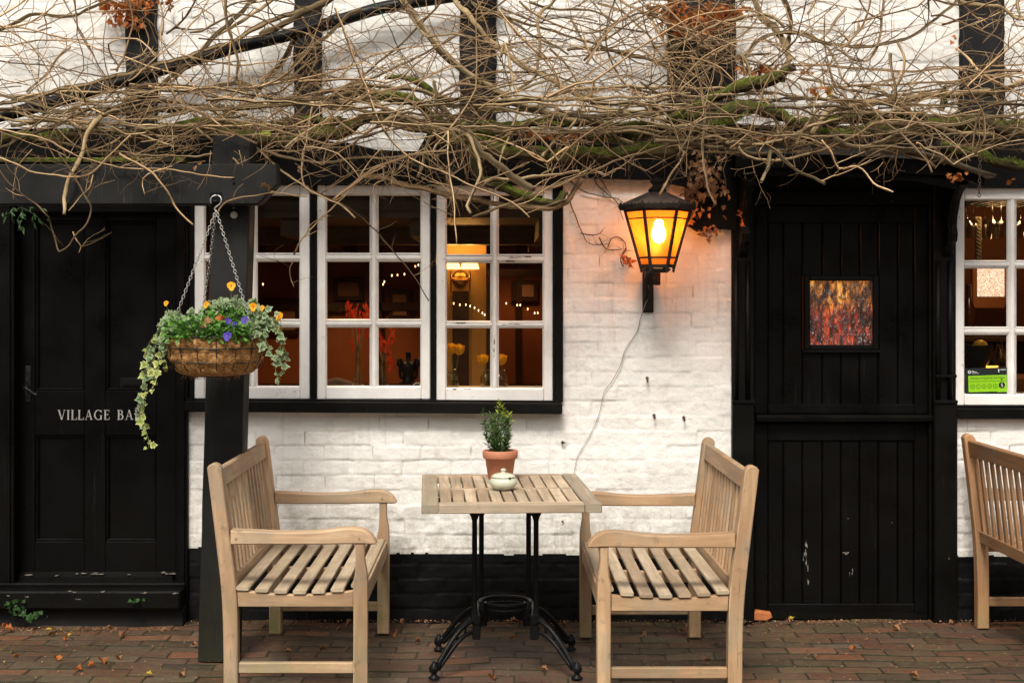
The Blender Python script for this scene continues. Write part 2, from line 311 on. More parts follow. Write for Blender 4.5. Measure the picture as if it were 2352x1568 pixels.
m_simple('coir', (0.15, 0.062, 0.018), (0.66, 0.35, 0.12), 75, 0.9, 1.0, 0.004, sc=(1, 1, 2))
m_simple('wire_green', (0.012, 0.014, 0.011), (0.022, 0.026, 0.018), 40, 0.4)
m_simple('galvanised', (0.30, 0.29, 0.27), (0.48, 0.47, 0.44), 60, 0.35, 0.2, metal=0.85)
m_simple('rusty_chain', (0.06, 0.04, 0.03), (0.14, 0.09, 0.06), 60, 0.6, 0.3, metal=0.4)
m_simple('terracotta', (0.40, 0.155, 0.085), (0.50, 0.21, 0.12), 14, 0.75, 0.25, 0.001)
m_simple('soil', (0.012, 0.009, 0.006), (0.03, 0.022, 0.015), 60, 0.9, 1.0, 0.005)
m_simple('celadon_glaze', (0.46, 0.49, 0.38), (0.54, 0.565, 0.45), 8, 0.18, 0.05, 0.001, spec=0.6)
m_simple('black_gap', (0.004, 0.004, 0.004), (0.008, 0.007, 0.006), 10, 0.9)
m_simple('cable_grey', (0.16, 0.14, 0.13), (0.34, 0.31, 0.28), 10, 0.5)
m_simple('white_lettering', (0.42, 0.41, 0.38), (0.60, 0.59, 0.55), 60, 0.6)
m_simple('ochre_plaster', (0.42, 0.24, 0.075), (0.55, 0.33, 0.11), 5, 0.8, 0.4)
m_simple('oxblood_plaster', (0.26, 0.095, 0.034), (0.36, 0.145, 0.055), 3, 0.7, 0.3)
m_simple('ceiling_timber', (0.05, 0.03, 0.017), (0.10, 0.062, 0.036), 4, 0.6, 0.6, sc=(0.6, 5, 5))
m_simple('dark_stained_wood', (0.030, 0.015, 0.008), (0.065, 0.032, 0.016), 6, 0.4, 0.3, sc=(1, 4, 4))
m_simple('bar_counter_wood', (0.20, 0.085, 0.03), (0.32, 0.15, 0.055), 5, 0.35, 0.3, sc=(1, 6, 6))
m_simple('brass', (0.45, 0.25, 0.07), (0.60, 0.36, 0.12), 8, 0.28, 0.1, metal=1.0)
m_simple('inner_sill_paint', (0.36, 0.33, 0.28), (0.46, 0.43, 0.38), 8, 0.5)
m_simple('rope', (0.20, 0.15, 0.09), (0.30, 0.23, 0.14), 40, 0.9, 0.6)
m_simple('brown_bottle', (0.02, 0.008, 0.003), (0.04, 0.014, 0.005), 8, 0.12, 0.05, spec=0.6)
m_simple('lemon_skin', (0.60, 0.38, 0.03), (0.72, 0.50, 0.06), 30, 0.4)
m_simple('dark_bowl_glaze', (0.02, 0.03, 0.03), (0.04, 0.05, 0.05), 8, 0.25)
m_simple('sticker_black', (0.008, 0.014, 0.014), (0.010, 0.016, 0.016), 8, 0.4)
m_simple('sticker_green', (0.22, 0.50, 0.004), (0.25, 0.55, 0.006), 8, 0.5)
m_simple('sticker_ring_green', (0.03, 0.11, 0.003), (0.035, 0.12, 0.003), 8, 0.5)
m_simple('sticker_dark_text', (0.006, 0.02, 0.003), (0.006, 0.02, 0.003), 8, 0.5)
m_simple('sticker_white', (0.60, 0.64, 0.62), (0.66, 0.70, 0.68), 8, 0.5)
m_simple('paper_print', (0.30, 0.20, 0.12), (0.40, 0.28, 0.17), 8, 0.7)
m_simple('red_brick_opposite', (0.06, 0.035, 0.025), (0.10, 0.055, 0.038), 3, 0.8)
m_simple('roof_tile_brown', (0.05, 0.03, 0.022), (0.09, 0.05, 0.035), 12, 0.8)
m_simple('orange_brick', (0.34, 0.10, 0.03), (0.45, 0.16, 0.05), 30, 0.85, 0.8)
m_simple('grey_upholstery', (0.10, 0.08, 0.075), (0.15, 0.12, 0.11), 20, 0.8)
m_emit('lamp_bulb', (1.0, 0.66, 0.28), 40); m_emit('lamp_shade_lit', (1.0, 0.50, 0.13), 3.2)
m_emit('fairy_bulb', (1.0, 0.55, 0.20), 5); m_emit('amber_glow', (1.0, 0.40, 0.05), 2.2)
m_simple('worn_handle', (0.010, 0.010, 0.010), (0.05, 0.05, 0.048), 50, 0.35, 0.2, metal=0.6)
m_simple('bare_wood', (0.06, 0.045, 0.035), (0.16, 0.12, 0.09), 90, 0.8)
m_simple('scraped_paint', (0.03, 0.026, 0.022), (0.30, 0.26, 0.22), 70, 0.7)
m_windowglass(); m_clearglass(); m_amberglass(); m_doorglass()
def m_litpanel():
    m, nt, out = new_mat('lit_glass_panel'); ob = coords(nt, 'Object')
    v = nt.nodes.new('ShaderNodeTexVoronoi'); v.inputs['Scale'].default_value = 130; L(nt, ob, v.inputs['Vector'])
    c = ramp(nt, v.outputs[0], [(0.15, (0.22, 0.09, 0.05)), (0.45, (0.95, 0.58, 0.36)), (0.8, (1.0, 0.80, 0.60))])
    e = nt.nodes.new('ShaderNodeEmission'); L(nt, c, e.inputs[0]); e.inputs[1].default_value = 0.7; L(nt, e.outputs[0], out.inputs[0]); MATS['lit_glass_panel'] = m
m_litpanel()

# ---------------------------------------------------------------- mesh builder
class MB:
    def __init__(s): s.v = []; s.f = []; s.uv = []; s.mi = []; s.mats = []; s.cur = 0; s.sm = []; s.smooth = True
    def mat(s, name):
        if name not in s.mats: s.mats.append(name)
        s.cur = s.mats.index(name); return s
    def face(s, idx, uvs=None):
        s.f.append(idx); s.mi.append(s.cur); s.sm.append(s.smooth)
        s.uv.extend(uvs if uvs else [(0, 0)]*len(idx))
    def sweep(s, path, prof, up=(0, 0, 1), scale=None, cap=True, closed=False, tip=False):
        """path: list of Vector; prof: list of (a,b) in side/up axes; scale: per-point factor"""
        n = len(path); k = len(prof); base = len(s.v); up = Vector(up)
        uo = random.random()*50; vo = random.randrange(400)+.3
        per = [0.0]
        for i in range(k):
            a = prof[i]; b = prof[(i+1) % k]; per.append(per[-1]+math.hypot(b[0]-a[0], b[1]-a[1]))
        ln = 0.0; lens = []; prev_side = None
        for i in range(n):
            p = path[i]
            if closed: t = path[(i+1) % n]-path[i-1]
            elif i == 0: t = path[1]-path[0]
            elif i == n-1: t = path[-1]-path[-2]
            else: t = path[i+1]-path[i-1]
            if t.length < 1e-9: t = Vector((0, 0, 1))
            t.normalize()
            if prev_side is None:
                side = t.cross(up)
                if side.length < 0.05: side = t.cross(Vector((0, 1, 0)) if abs(t.y) < .9 else Vector((1, 0, 0)))
            else:
                side = prev_side - t*prev_side.dot(t)
                if side.length < 0.01: side = t.cross(up)
            side.normalize(); prev_side = side; u2 = side.cross(t)
            if i: ln += (path[i]-path[i-1]).length
            lens.append(ln); sc = scale[i] if scale else 1.0
            for a, b in prof: s.v.append(p+side*(a*sc)+u2*(b*sc))
        m = n if closed else n-1
        for i in range(m):
            i2 = (i+1) % n; l2 = lens[i2] if i2 else ln+(path[0]-path[-1]).length
            for j in range(k):
                j2 = (j+1) % k
                s.face((base+i*k+j, base+i*k+j2, base+i2*k+j2, base+i2*k+j),
                       [(uo+lens[i], vo+per[j]), (uo+lens[i], vo+per[j+1]), (uo+l2, vo+per[j+1]), (uo+l2, vo+per[j])])
        if cap and not closed:
            sm = s.smooth; s.smooth = False
            for r, rev in ((0, True), ((n-1)*k, False)):
                idx = [base+r+j for j in range(k)]; uvs = [(uo+prof[j][0]*.3, vo+prof[j][1]) for j in range(k)]
                if rev: s.face(tuple(reversed(idx)), list(reversed(uvs)))
                else: s.face(tuple(idx), uvs)
            s.smooth = sm
        return s
    def tube(s, path, r, sides=8, r2=None, cap=True, closed=False, radii=None):
        prof = [(math.cos(2*math.pi*j/sides), math.sin(2*math.pi*j/sides)) for j in range(sides)]
        n = len(path)
        if radii is None: radii = [r if r2 is None else r+(r2-r)*i/(n-1) for i in range(n)]
        path = [Vector(p) for p in path]
        # true perimeter for the uvs
        return s.sweep(path, [(a*1.0, b*1.0) for a, b in prof], scale=radii, cap=cap, closed=closed)
    def beam(s, p0, p1, w, h, up=(0, 0, 1), c=0.003):
        """bar of width w (side) and height h (up) with chamfered edges"""
        p0 = Vector(p0); p1 = Vector(p1); c = min(c, w*.3, h*.3); a = w/2; b = h/2
        prof = [(-a+c, -b), (a-c, -b), (a, -b+c), (a, b-c), (a-c, b), (-a+c, b), (-a, b-c), (-a, -b+c)]
        d = (p1-p0); l = d.length; d.normalize(); e = min(c, l*.2); sm = s.smooth; s.smooth = False
        s.sweep([p0, p0+d*e, p1-d*e, p1], prof, up=up, scale=[1-c/max(a, b), 1, 1, 1-c/max(a, b)]); s.smooth = sm
        return s
    def box(s, x0, x1, y0, y1, z0, z1, c=0.003):
        """axis aligned, grain along the longest side"""
        dx, dy, dz = abs(x1-x0), abs(y1-y0), abs(z1-z0); cx, cy, cz = (x0+x1)/2, (y0+y1)/2, (z0+z1)/2
        if dz >= dx and dz >= dy: s.beam((cx, cy, min(z0, z1)), (cx, cy, max(z0, z1)), dx, dy, (0, 1, 0), c)
        elif dx >= dy: s.beam((min(x0, x1), cy, cz), (max(x0, x1), cy, cz), dy, dz, (0, 0, 1), c)
        else: s.beam((cx, min(y0, y1), cz), (cx, max(y0, y1), cz), dx, dz, (0, 0, 1), c)
        return s
    def prism(s, pts, axis, a0, a1, c=0.0):
        """outline extruded along an axis ('x','y','z') from a0 to a1; pts are the two other coordinates; c chamfers both rims"""
        n = len(pts); cx = sum(p[0] for p in pts)/n; cy = sum(p[1] for p in pts)/n
        def mk(a, q):
            return Vector({'x': (a, q[0], q[1]), 'y': (q[0], a, q[1]), 'z': (q[0], q[1], a)}[axis])
        def inset(q, c):
            i = pts.index(q); p = pts[i-1]; r = pts[(i+1) % n]
            t1 = Vector((q[0]-p[0], q[1]-p[1])); t2 = Vector((r[0]-q[0], r[1]-q[1]))
            t = (t1.normalized()+t2.normalized()); 
            if t.length < 1e-6: return q
            t.normalize(); nn = Vector((-t.y, t.x))*sgn
            return (q[0]+nn.x*c, q[1]+nn.y*c)
        vo = random.randrange(400)+.4; area = sum(pts[i][0]*pts[(i+1) % n][1]-pts[(i+1) % n][0]*pts[i][1] for i in range(n)); sgn = 1 if area > 0 else -1
        uo = random.random()*50; base = len(s.v); sm = s.smooth; s.smooth = False
        rings = [(a0, c), (a0+math.copysign(c, a1-a0), 0), (a1-math.copysign(c, a1-a0), 0), (a1, c)] if c else [(a0, 0), (a1, 0)]
        ins = [inset(q, c) if c else q for q in pts]
        for a, cc in rings:
            for i, q in enumerate(pts): s.v.append(mk(a, ins[i] if cc else q))
        nr = len(rings)
        U = lambda q: (uo+q[0], vo+q[1]*.3) if (max(p[0] for p in pts)-min(p[0] for p in pts)) > (max(p[1] for p in pts)-min(p[1] for p in pts)) else (uo+q[1], vo+q[0]*.3)
        for r in range(nr-1):
            for j in range(n):
                j2 = (j+1) % n; q = pts[j]; q2 = pts[j2]; u0 = U(q); u1 = U(q2)
                s.face((base+r*n+j, base+r*n+j2, base+(r+1)*n+j2, base+(r+1)*n+j),
                       [(u0[0], u0[1]+rings[r][0]), (u1[0], u1[1]+rings[r][0]), (u1[0], u1[1]+rings[r+1][0]), (u0[0], u0[1]+rings[r+1][0])])
        s.face(tuple(base+j for j in reversed(range(n))), [U(pts[j]) for j in reversed(range(n))])
        s.face(tuple(base+(nr-1)*n+j for j in range(n)), [U(pts[j]) for j in range(n)])
        s.smooth = sm; return s
    def lathe(s, prof, c=(0, 0, 0), seg=24, fn=None, cap=True):
        """prof: list of (r,z) bottom to top"""
        base = len(s.v); c = Vector(c)
        for r, z in prof:
            for j in range(seg):
                a = 2*math.pi*j/seg; rr, zz = (r, z) if fn is None else fn(r, z, a)
                s.v.append(c+Vector((rr*math.cos(a), rr*math.sin(a), zz)))
        for i in range(len(prof)-1):
            for j in range(seg):
                j2 = (j+1) % seg
                s.face((base+i*seg+j, base+i*seg+j2, base+(i+1)*seg+j2, base+(i+1)*seg+j),
                       [(j/seg, prof[i][1]), ((j+1)/seg, prof[i][1]), ((j+1)/seg, prof[i+1][1]), (j/seg, prof[i+1][1])])
        if cap:
            if prof[0][0] > 1e-5: s.face(tuple(base+j for j in reversed(range(seg))))
            if prof[-1][0] > 1e-5: s.face(tuple(base+(len(prof)-1)*seg+j for j in range(seg)))
        return s
    def leaf(s, pos, d, nrm, size, shape, curl=0.15):
        """leaf blade from outline (u along d, v across), folded slightly along the midrib"""
        d = Vector(d).normalized(); nrm = Vector(nrm); side = d.cross(nrm)
        if side.length < 1e-3: side = d.cross(Vector((0.3, 0.8, 0.5)))
        side.normalize(); nrm = side.cross(d); pos = Vector(pos); base = len(s.v)
        cu, cv = shape['c']; s.v.append(pos+d*(cu*size)+nrm*(-curl*size*.15))
        o = shape['o']
        for u, v in o:
            rr = math.hypot(u-cu, v-cv)
            s.v.append(pos+d*(u*size)+side*(v*size)+nrm*(size*curl*(abs(v)*0.9-(u-cu)**2)))
        n = len(o)
        for j in range(n):
            s.face((base, base+1+j, base+1+(j+1) % n), [(0, 0), (1, 0), (1, 0)])
        return s
    def build(s, name, mat=None, parent=None, smooth_angle=None):
        me = bpy.data.meshes.new(name)
        me.from_pydata([tuple(v) for v in s.v], [], s.f)
        uvl = me.uv_layers.new(name='UVMap')
        uvl.data.foreach_set('uv', np.array(s.uv, dtype=np.float32).ravel())
        me.polygons.foreach_set('use_smooth', s.sm)
        if mat and not s.mats: me.materials.append(MATS[mat])
        else:
            for n in (s.mats or []): me.materials.append(MATS[n])
            me.polygons.foreach_set('material_index', s.mi)
        me.update()
        o = bpy.data.objects.new(name, me); COL.objects.link(o)
        if parent: o.parent = parent
        return o
def tag(o, label=None, cat=None, group=None, kind=None):
    if label: o['label'] = label
    if cat: o['category'] = cat
    if group: o['group'] = group
    if kind: o['kind'] = kind
    return o
def empty(name, loc=(0, 0, 0), label=None, cat=None, group=None, rz=0.0):
    o = bpy.data.objects.new(name, None); COL.objects.link(o); o.location = loc; o.rotation_euler.z = rz
    o.empty_display_size = 0.1
    return tag(o, label, cat, group)
def rebase(root):
    """children were modelled in world coordinates: keep them there under a root that stands elsewhere"""
    off = -Vector(root.location)
    for ch in root.children:
        ch.location = off
def children(o): return [c for c in bpy.data.objects if c.parent == o]
def copy_tree(o, parent=None):
    c = o.copy(); COL.objects.link(c); c.parent = parent
    for ch in children(o): copy_tree(ch, c)
    return c
def catmull(pts, step):
    pts = [Vector(p) for p in pts]; out = []
    P = [pts[0]*2-pts[1]]+pts+[pts[-1]*2-pts[-2]]
    for i in range(1, len(P)-2):
        p0, p1, p2, p3 = P[i-1], P[i], P[i+1], P[i+2]; n = max(2, int((p2-p1).length/step))
        for k in range(n):
            t = k/n; t2 = t*t; t3 = t2*t
            out.append(0.5*((2*p1)+(p2-p0)*t+(2*p0-5*p1+4*p2-p3)*t2+(3*p1-p0-3*p2+p3)*t3))
    out.append(pts[-1]); return out
IVY = {'c': (0.38, 0), 'o': [(0, 0), (-.06, .18), (.08, .48), (.26, .34), (.42, .52), (.56, .26), (1.0, 0), (.56, -.26), (.42, -.52), (.26, -.34), (.08, -.48), (-.06, -.18)]}
OVAL = {'c': (0.45, 0), 'o': [(0, 0), (.18, .2), (.45, .3), (.78, .2), (1, 0), (.78, -.2), (.45, -.3), (.18, -.2)]}
LANCE = {'c': (0.45, 0), 'o': [(0, 0), (.3, .13), (.6, .13), (1, 0), (.6, -.13), (.3, -.13)]}
MAPLE = {'c': (0.42, 0), 'o': [(0, 0), (.02, .2), (.15, .5), (.34, .3), (.6, .44), (.66, .18), (1.0, .03), (.68, -.2), (.55, -.46), (.36, -.28), (.1, -.46), (0, -.2)]}
PETAL = {'c': (0.5, 0), 'o': [(0, 0), (.35, .38), (.75, .48), (1, .2), (1, -.2), (.75, -.48), (.35, -.38)]}
# ================================================================ GROUND
def value_noise(x, y, seed=0):
    xi = np.floor(x).astype(np.int64); yi = np.floor(y).astype(np.int64); xf = x-xi; yf = y-yi
    def h(a, b):
        n = (a*374761393+b*668265263+seed*1442695041) & 0x7fffffff
        n = ((n ^ (n >> 13))*1274126177) & 0x7fffffff
        return ((n ^ (n >> 16)) & 0xffff)/65535.0
    u = xf*xf*(3-2*xf); v = yf*yf*(3-2*yf)
    return (h(xi, yi)*(1-u)+h(xi+1, yi)*u)*(1-v)+(h(xi, yi+1)*(1-u)+h(xi+1, yi+1)*u)*v
def fbm(x, y, o=4, seed=0):
    r = 0; a = 0.5
    for i in range(o):
        r = r+a*value_noise(x, y, seed+i*17); x = x*2.03; y = y*2.03; a *= 0.5
    return r
def hash1(a, b, seed=0):
    n = (a*92837111 + b*689287499 + seed*283923481) & 0x7fffffff
    n = ((n ^ (n >> 13))*1274126177) & 0x7fffffff
    return ((n ^ (n >> 16)) & 0xffff)/65535.0
def bricks(u, v, lw, lh, joint, seed, wob=0.004, ja=1.0):
    """returns joint factor (1 in the joint), random per brick, local coords"""
    v = v+(fbm(u*2.2, v*2.2, 3, seed+5)-.5)*wob*2+(value_noise(u*14, v*14, seed+6)-.5)*wob
    row = np.floor(v/lh).astype(np.int64)
    off = (row % 2)*0.5+ (hash1(row, row*0+3, seed)-.5)*0.22
    u = u+(value_noise(u*9, v*9, seed+9)-.5)*wob*1.5
    uu = u/lw+off; colm = np.floor(uu).astype(np.int64)
    fu = (uu-colm)*lw; fv = (v/lh-row)*lh
    # uneven brick lengths
    d = np.minimum(np.minimum(fu, lw-fu)*ja, np.minimum(fv, lh-fv))
    dv = np.minimum(fv, lh-fv); du = np.minimum(fu, lw-fu)
    rnd = hash1(row, colm, seed+1)
    return np.clip(1-d/joint, 0, 1), rnd, np.clip(1-dv/joint, 0, 1), fu/lw-.5, fv/lh-.5, hash1(row, colm, seed+2)
def grid_mesh(name, xs, ys, fn, mat, keep=None, plane='xy', parent=None):
    """one sheet over the coordinate lists; fn gives height and the Brick attribute; keep masks cells away"""
    Xg, Yg = np.meshgrid(xs, ys); h, c0, c1 = fn(Xg, Yg)
    nx, ny = len(xs), len(ys)
    co = np.empty((ny*nx, 3), np.float32)
    if plane == 'xy': co[:, 0] = Xg.ravel(); co[:, 1] = Yg.ravel(); co[:, 2] = h.ravel()
    else: co[:, 0] = Xg.ravel(); co[:, 1] = -h.ravel(); co[:, 2] = Yg.ravel()
    idx = np.arange(ny*nx).reshape(ny, nx)
    q = np.stack([idx[:-1, :-1], idx[:-1, 1:], idx[1:, 1:], idx[1:, :-1]], -1).reshape(-1, 4)
    if keep is not None:
        cxm = (Xg[:-1, :-1]+Xg[1:, 1:])/2; cym = (Yg[:-1, :-1]+Yg[1:, 1:])/2
        q = q[keep(cxm, cym).ravel()]
        used = np.zeros(ny*nx, bool); used[q.ravel()] = True; rem = np.cumsum(used)-1
        co = co[used]; q = rem[q]; c0 = c0.ravel()[used]; c1 = c1.ravel()[used]
    me = bpy.data.meshes.new(name); nf = len(q)
    me.vertices.add(len(co)); me.vertices.foreach_set('co', co.ravel())
    me.loops.add(nf*4); me.loops.foreach_set('vertex_index', q.ravel().astype(np.int32))
    me.polygons.add(nf); me.polygons.foreach_set('loop_start', np.arange(0, nf*4, 4, dtype=np.int32))
    me.polygons.foreach_set('loop_total', np.full(nf, 4, np.int32))
    me.polygons.foreach_set('use_smooth', np.ones(nf, bool)); me.update(calc_edges=True)
    a = me.color_attributes.new('Brick', 'FLOAT_COLOR', 'POINT')
    col = np.ones((len(co), 4), np.float32); col[:, 0] = c0.ravel(); col[:, 1] = c1.ravel(); col[:, 2] = 0
    a.data.foreach_set('color', col.ravel()); me.materials.append(MATS[mat])
    o = bpy.data.objects.new(name, me); COL.objects.link(o)
    if parent: o.parent = parent
    return o
def spaced(a, fine0, fine1, b, fine, coarse):
    return np.concatenate([np.arange(a, fine0, coarse), np.arange(fine0, fine1, fine), np.arange(fine1, b+coarse, coarse)])
xs = np.concatenate([np.arange(-40, -8, 4.0), np.arange(-8, -2.7, .05), np.arange(-2.7, 2.8, .0065), np.arange(2.8, 8, .05), np.arange(8, 41, 4.0)])
ys = np.concatenate([np.arange(-40, -8, 4.0), np.arange(-8, -1.6, .05), np.arange(-1.6, .06, .006), np.arange(.06, 6, .5)])
def pave(x, y):
    a = R(1.1); u = x*math.cos(a)-y*math.sin(a); v = x*math.sin(a)+y*math.cos(a)
    v = v-0.012*np.sin(x*1.3)
    j, rnd, jv, fu, fv, r2 = bricks(u, v,  .212, .1045, .0095, 3, .004, 1.7)
    h = -0.006*j**1.2+(rnd-.5)*.005+fu*(r2-.5)*.010+fv*(rnd-.5)*.008+(fbm(u*30, v*30, 3, 8)-.5)*.004+(fbm(u*1.6, v*1.6, 3, 4)-.5)*.035
    return h-.004, j, r2
ground = grid_mesh('brick_paving', xs, ys, pave, 'brick_paving')
tag(ground, kind='structure')
# ================================================================ PUB BUILDING
pub = empty('pub_building', (0, 0, 0), 'white limewashed brick pub front with black timbers, black doors and white small-paned windows', 'building')
COURSE = .0697
def wallfn(x, z):
    j, rnd, jv, fu, fv, r2 = bricks(x, z+.013, .232, COURSE, .0065, 11, .006)
    soft = fbm(x*1.3, z*1.3, 3, 31)                     # thick limewash hides some joints
    jj = j*np.clip((soft-.18)*3.2, .18, 1); side = np.clip((jv > 0.01)*1.0, 0, 1)
    jj = jj*(1-.30*side)
    h = -.0058*jj**1.2+(rnd-.5)*.0056+fu*(r2-.5)*.007+fv*(rnd-.5)*.006+(fbm(x*22, z*22, 4, 12)-.5)*.0085+(fbm(x*2.0, z*2.0, 3, 14)-.5)*.022
    return h, jj, r2
PL = [(-6, Z(1256)), (X(433), Z(1256)), (X(900), Z(1270)), (X(1680), Z(1276)), (8, Z(1278))]
def plz(x): return np.interp(x, [p[0] for p in PL], [p[1] for p in PL])+ (value_noise(x*30, x*0+.5, 77)-.5)*.006
OPEN = [(-2.60, X(433), -1, Z(372)), (X(447), X(1290), Z(940), Z(424)), (X(1680), X(2190), -1, Z(395)), (X(2188), X(2505), Z(960), Z(434))]
def keepw(x, z, lo):
    k = np.ones_like(x, bool)
    for a, b, c, d in OPEN: k &= ~((x > a) & (x < b) & (z > c) & (z < d))
    return k & ((z > plz(x)) if not lo else (z <= plz(x)))
wx = spaced(-5, -2.5, 2.6, 5.2, .0075, .06); wz = spaced(-.05, 0, 3.1, 5.2, .0068, .06)
grid_mesh('brick_wall', wx, wz, wallfn, 'limewashed_brick', lambda a, b: keepw(a, b, False), 'xz', pub)
def plinthfn(x, z):
    h, a, b = wallfn(x, z); return h+.003, a, b
grid_mesh('plinth', wx, wz, plinthfn, 'black_plinth_paint', lambda a, b: keepw(a, b, True), 'xz', pub)
# upright timbers with ragged edges
def ragged(x0, x1, z0, z1, y0=-.028, seed=0, lean=0.0):
    rnd = random.Random(seed); n = max(2, int((z1-z0)/.035)); L_, R_ = [], []
    for i in range(n+1):
        z = z0+(z1-z0)*i/n; sh = lean*(z-z0)
        L_.append((x0+sh+rnd.uniform(-.004, .004), z)); R_.append((x1+sh+rnd.uniform(-.004, .004), z))
    return L_, R_
def timber(x0, x1, y_top, y_bot, seed, mat='black_timber_paint', proud=.028, lean=0.0, name='timber'):
    z0, z1 = Z(y_bot), Z(y_top); l, r = ragged(X(x0), X(x1), z0, z1, seed=seed, lean=lean); m = MB(); rnd = random.Random(seed+50)
    n = len(l); K = 7; base = 0
    for i in range(n):
        for k in range(K+1):
            t = k/K; x = l[i][0]+(r[i][0]-l[i][0])*t; y = -proud-rnd.uniform(-.003, .003)-(.0 if 0 < k < K else -.008)
            m.v.append(Vector((x, y, l[i][1])))
        m.v.append(Vector((r[i][0], .02, r[i][1]))); m.v.append(Vector((l[i][0], .02, l[i][1])))
    W = K+3
    for i in range(n-1):
        for k in range(W): m.face((i*W+k, i*W+(k+1) % W, (i+1)*W+(k+1) % W, (i+1)*W+k), [(k*.02, l[i][1]), ((k+1)*.02, l[i][1]), ((k+1)*.02, l[i+1][1]), (k*.02, l[i+1][1])])
    m.face(tuple(reversed(range(W)))); m.face(tuple((n-1)*W+k for k in range(W)))
    return m.build(name, mat, pub)
for i, (a, b, t, bt) in enumerate([(290, 362, -700, 352), (676, 740, -700, 352), (1056, 1140, -700, 352), (1532, 1688, -700, 352), (2202, 2304, -700, 352)]):
    timber(a, b, t, bt, i)
m = MB()                                                # bressummer over the openings, its top raised so black stands for shade behind vine
def bz(x, y0): return y0
top = [(-5.0, Z(300)), (X(120), Z(298)), (X(433), Z(296)), (X(640), Z(290)), (X(725), Z(298)), (X(745), Z(326)), (X(800), Z(330)), (X(870), Z(347)), (X(960), Z(350)), (X(985), Z(305)), (X(1100), Z(300)), (X(1300), Z(306)), (X(1500), Z(300)), (X(1690), Z(290)), (X(2190), Z(292)), (X(2352), Z(300)), (5.2, Z(300))]
bot = [(5.2, Z(432)), (X(2189), Z(433)), (X(2189), Z(396)), (X(1690), Z(396)), (X(1688), Z(530)), (X(1660), Z(527)), (X(1630), Z(531)), (X(1600), Z(533)), (X(1578), Z(520)), (X(1570), Z(430)), (X(1500), Z(414)), (X(1300), Z(410)), (X(1292), Z(424)), (X(447), Z(424)), (-5, Z(424))]
m.prism(list(reversed(bot))[:0]+[(a, b) for a, b in top]+[(a, b) for a, b in bot], 'y', -.045, .03)
m.build('bressummer', 'black_worn_paint', pub)
# roof above the frame
m = MB().mat('roof_tile_brown'); m.prism([(-.35, 5.1), (-.35, 5.16), (3.2, 7.6), (3.2, 7.5)], 'x', -5.2, 5.4); m.build('roof', None, pub)
# drainpipe running diagonally behind the vine
pp = [at(1150, -25, -.10), at(1000, -2, -.10), at(880, 18, -.11), at(784, 46, -.115), at(667, 80, -.12), at(533, 112, -.12), at(433, 142, -.12), at(333, 172, -.12), at(217, 208, -.12), at(117, 236, -.12), at(20, 262, -.12), at(-160, 300, -.12)]
m = MB(); m.tube(catmull(pp, .05), .029, 14)
for k in (3, 6, 9):
    a, b = pp[k], pp[k+1]; d = (b-a).normalized(); m.tube([a, a+d*.05], .033, 14)
m.build('drainpipe', 'black_iron', pub)
# ---------------------------------------------------------------- windows
def sash(name, x0, x1, ytop, ybot, px, py, yf, parent, th=.034):
    """casement of bars round panes; px/py: pane edges"""
    m = MB(); g = MB(); f = yf; b = yf+th
    xs_ = [x0]+[v for p in px for v in p]+[x1]; zs = [ytop]+[v for p in py for v in p]+[ybot]
    fx = lambda v: X(v); fz = lambda v: Z(v)
    m.box(fx(x0), fx(px[0][0]), f, b, fz(ybot), fz(ytop), .004); m.box(fx(px[-1][1]), fx(x1), f, b, fz(ybot), fz(ytop), .004)
    e = .0015
    m.box(fx(px[0][0])+e, fx(px[-1][1])-e, f+.002, b-.002, fz(py[0][0]), fz(ytop), .004); m.box(fx(px[0][0])+e, fx(px[-1][1])-e, f+.002, b-.002, fz(ybot), fz(py[-1][1]), .004)
    def bar(a, b_, horiz):
        # moulded glazing bar: narrow nose, wider back
        c = (a+b_)/2; w = abs(b_-a)/2
        return [(-w, .020), (-w*.85, .010), (-w*.35, 0), (w*.35, 0), (w*.85, .010), (w, .020), (w, th*.8), (-w, th*.8)]
    for i in range(len(px)-1):
        a, b_ = fx(px[i][1]), fx(px[i+1][0]); pr = bar(a, b_, 0); c = (a+b_)/2
        m.prism([(c+u, f+.004+v) for u, v in pr], 'z', fz(py[-1][1]), fz(py[0][0]))
    for i in range(len(py)-1):
        a, b_ = fz(py[i][1]), fz(py[i+1][0]); pr = bar(a, b_, 1); c = (a+b_)/2
        for (q0, q1) in px:
            m.prism([(f+.0045+v, c+u) for u, v in pr], 'x', fx(q0)-.004, fx(q1)+.004)
    # putty bevels round each pane
    for (q0, q1) in px:
        for (r0, r1) in py:
            xa, xb, za, zb = fx(q0), fx(q1), fz(r1), fz(r0)
            for (pa, pb, s1) in (((xa, za), (xb, za), 1), ((xa, zb), (xb, zb), -1)):
                m.prism([(f+.006, pa[1]), (f+.017, pa[1]+s1*.005), (f+.017, pa[1]-s1*.001), (f+.006, pa[1]-s1*.001)], 'x', xa, xb)
            for (pa, s1) in ((xa, 1), (xb, -1)):
                m.prism([(pa, f+.006), (pa+s1*.005, f+.017), (pa-s1*.001, f+.017), (pa-s1*.001, f+.006)], 'z', za, zb)
            gy = f+.018+random.uniform(-.0008, .0008); t = random.uniform(-.0012, .0012); t2 = random.uniform(-.0012, .0012)
            k = len(g.v); g.v += [Vector((xa-.003, gy+t, za-.003)), Vector((xb+.003, gy-t, za-.003)), Vector((xb+.003, gy-t+t2, zb+.003)), Vector((xa-.003, gy+t+t2, zb+.003))]
            g.face((k, k+1, k+2, k+3))
    s = m.build(name, 'white_gloss_paint', parent); g.build('window_panes', 'window_glass', parent); return s
w1 = MB(); Y0 = -.012
w1.box(X(1270), X(1293), -.020, .06, Z(922), Z(410), .004)                 # right jamb
